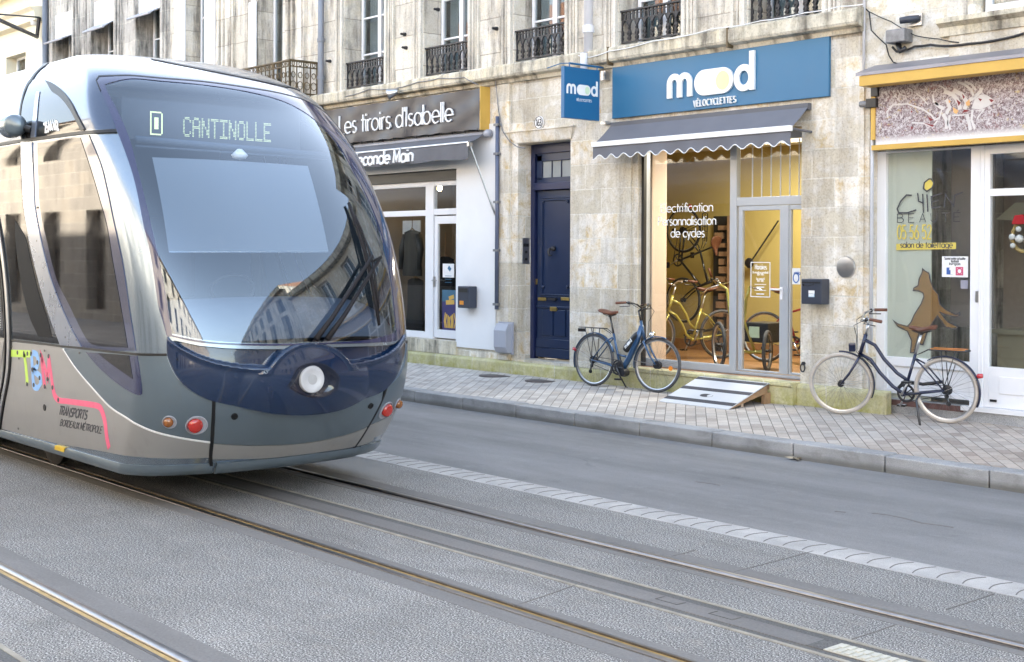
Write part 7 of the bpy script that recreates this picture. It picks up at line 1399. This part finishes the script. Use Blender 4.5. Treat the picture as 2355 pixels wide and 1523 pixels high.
q = [G(1712, 786), G(1766, 744)]; MB().box(q[0].x, q[1].x, -.05, .35, q[0].z, q[1].z).build('crate', MT['black'], tr, local=True, bevel=.01); MB().box(q[0].x+.08, q[0].x+.24, -.06, -.048, q[0].z+.06, q[1].z-.05).build('label', MT['mint'], tr, local=True)
MB().tube([G(1655, 655), G(1628, 664), G(1612, 680)], .012, 8).tube([G(1724, 660), G(1742, 664), G(1755, 668)], .012, 8).build('handlebar', MT['chrome'], tr, smooth=True, local=True)
wt = MB().tube([(fy(1725, 605, 15.2)[0], 15.2, fy(1725, 605, 15.2)[1]), (fy(1790, 508, 15.2)[0], 15.2, fy(1790, 508, 15.2)[1])], .012, 6); wt.lathe([(0, -.03), (.07, -.02), (.08, 0), (.05, .03), (0, .04)], (fy(1725, 605, 15.2)[0], 15.18, fy(1725, 605, 15.2)[1]), (0, 1, 0), 12); tag(wt.build('wall_lamp', MT['black']), 'black pole lamp slanting across the yellow shop wall behind the door', 'lamp')
# ------------------------------------------------------------ ramp, covers, leaf
R0, R1 = (-10.53, 11.47), (-9.60, 11.53); zr0 = zp(11.5)+.008
xa, xb = -10.52, -9.47; ya, yc_, yd_ = 11.50, 12.16, 12.34; zt_ = .43
t = thing('ramp', 'white wooden wheelchair ramp with dark grip stripes at the bicycle shop door', 'ramp', (-10, 11.9, zp(11.9)))
def rp(u, v):                                            # u across, v up the slope
    y = ya+(yc_+.06-ya)*v; return (xa+(xb-xa)*u+.12*(1-v)*0, y, zr0+(zt_-zr0)*v)
def slab(v0, v1, d0, d1, mat, name, u0=0., u1=1.):
    m = MB(); P = [rp(u0, v0), rp(u1, v0), rp(u1, v1), rp(u0, v1)]; m.add([(p[0], p[1], p[2]+d0) for p in P]+[(p[0], p[1], p[2]+d1) for p in P], [(0, 3, 2, 1), (4, 5, 6, 7), (0, 1, 5, 4), (1, 2, 6, 5), (2, 3, 7, 6), (3, 0, 4, 7)]); return m.build(name, mat, t)
slab(0, 1, -.012, 0, MT['mood_ramp'], 'deck')
for a, b in ((.11, .21), (.52, .62), (.90, .985)): slab(a, b, .0005, .003, MT['ramp_black'], 'grip_stripe')
m = MB(); m.add([(*rp(u, v)[:2], rp(u, v)[2]+.003) for u, v in [(.5+.075*cos(a)-.03*(cos(a) < 0), .36+.055*sin(a)) for a in np.linspace(0, 2*pi, 24)[:-1]]], [tuple(range(23))]); m.build('pill_mark', MT['ramp_black'], t); m = MB(); m.add([(*rp(u, v)[:2], rp(u, v)[2]+.0045) for u, v in [(.535+.034*cos(a), .36+.045*sin(a)) for a in np.linspace(0, 2*pi, 20)[:-1]]], [tuple(range(19))]); m.build('pill_dot', MT['mood_ramp'], t)
MB().box(xa, xb, yc_+.062, yd_+.1, zt_-.012, zt_+.002).build('landing_board', MT['mood_ramp'], t); m = MB()
for v in (.25, .6): m.box(xa+.02, xb-.02, yc_+.06+.25*v, yc_+.07+.25*v, zt_+.002, zt_+.004)
m.build('landing_strip', MT['ramp_black'], t)
for x0, x1 in ((xb-.05, xb), (xa, xa+.05)):
    MB().add([(x0, ya+.06, zr0-.0), (x1, ya+.06, zr0-.0), (x1, yc_+.05, zt_-.11), (x0, yc_+.05, zt_-.11), (x0, ya+.06, zr0+.01), (x1, ya+.06, zr0+.01), (x1, yc_+.05, zt_-.025), (x0, yc_+.05, zt_-.025)], [(0, 3, 2, 1), (4, 5, 6, 7), (0, 1, 5, 4), (1, 2, 6, 5), (2, 3, 7, 6), (3, 0, 4, 7)]).build('side_beam', MT['wood'], t)
    MB().box(x0, x1, yc_+.0, yc_+.12, zp(12.1), zt_-.112).build('leg', MT['wood'], t)
for k in range(3): MB().box(xa+.03, xb-.02, yc_+.10+.07*k, yc_+.14+.07*k, zt_-.07, zt_-.013).build('cross_batten', MT['wood'], t)
MB().box(xb-.09, xb-.055, ya+.30, ya+.34, zp(11.8), zp(11.8)+.07).build('block', MT['pink_wall'], t)
MT['cover'] = paint("iron_cover", (.13, .11, .105), .7, .2, var=.35, scale=20)
for px, py, r, lab in ((1150, 864, .24, 'dark round utility cover set in the pavement below the meter box'), (1253, 876, .22, 'dark round utility cover set in the pavement below the blue street door')):
    z = zp(11.9); x, y = gz(px, py, z); y = min(y, 12.0); tg = tag(MB().lathe([(0, .006), (r-.02, .006), (r-.016, .003), (r, .005), (r, -.05)], (x, y, zp(y)), (0, .0233, 1), 32).build('utility_cover', MT['cover'], auto=40), lab, 'cover', 'round covers in the pavement')
x, y = gz(1832, 1058, 0); m = MB()
for k in range(5):
    a = k*1.3; c = Vector((x+.02*cos(a)*k, y+.012*sin(a)*k, .012)); m.add([c+Vector((.07*cos(a), .05*sin(a), .012)), c+Vector((.03*cos(a+1.2), .03*sin(a+1.2), .0)), c-Vector((.06*cos(a), .05*sin(a), -.006)), c+Vector((.03*cos(a-1.2), .03*sin(a-1.2), .016)), c+Vector((0, 0, -.006))], [(0, 1, 4), (1, 2, 4), (2, 3, 4), (3, 0, 4)])
tag(m.build('dead_leaf', paint("dry_leaf", (.42, .36, .27), .9, var=.3, scale=20)), 'small dry leaf lying in the gutter against the kerb', 'leaf')
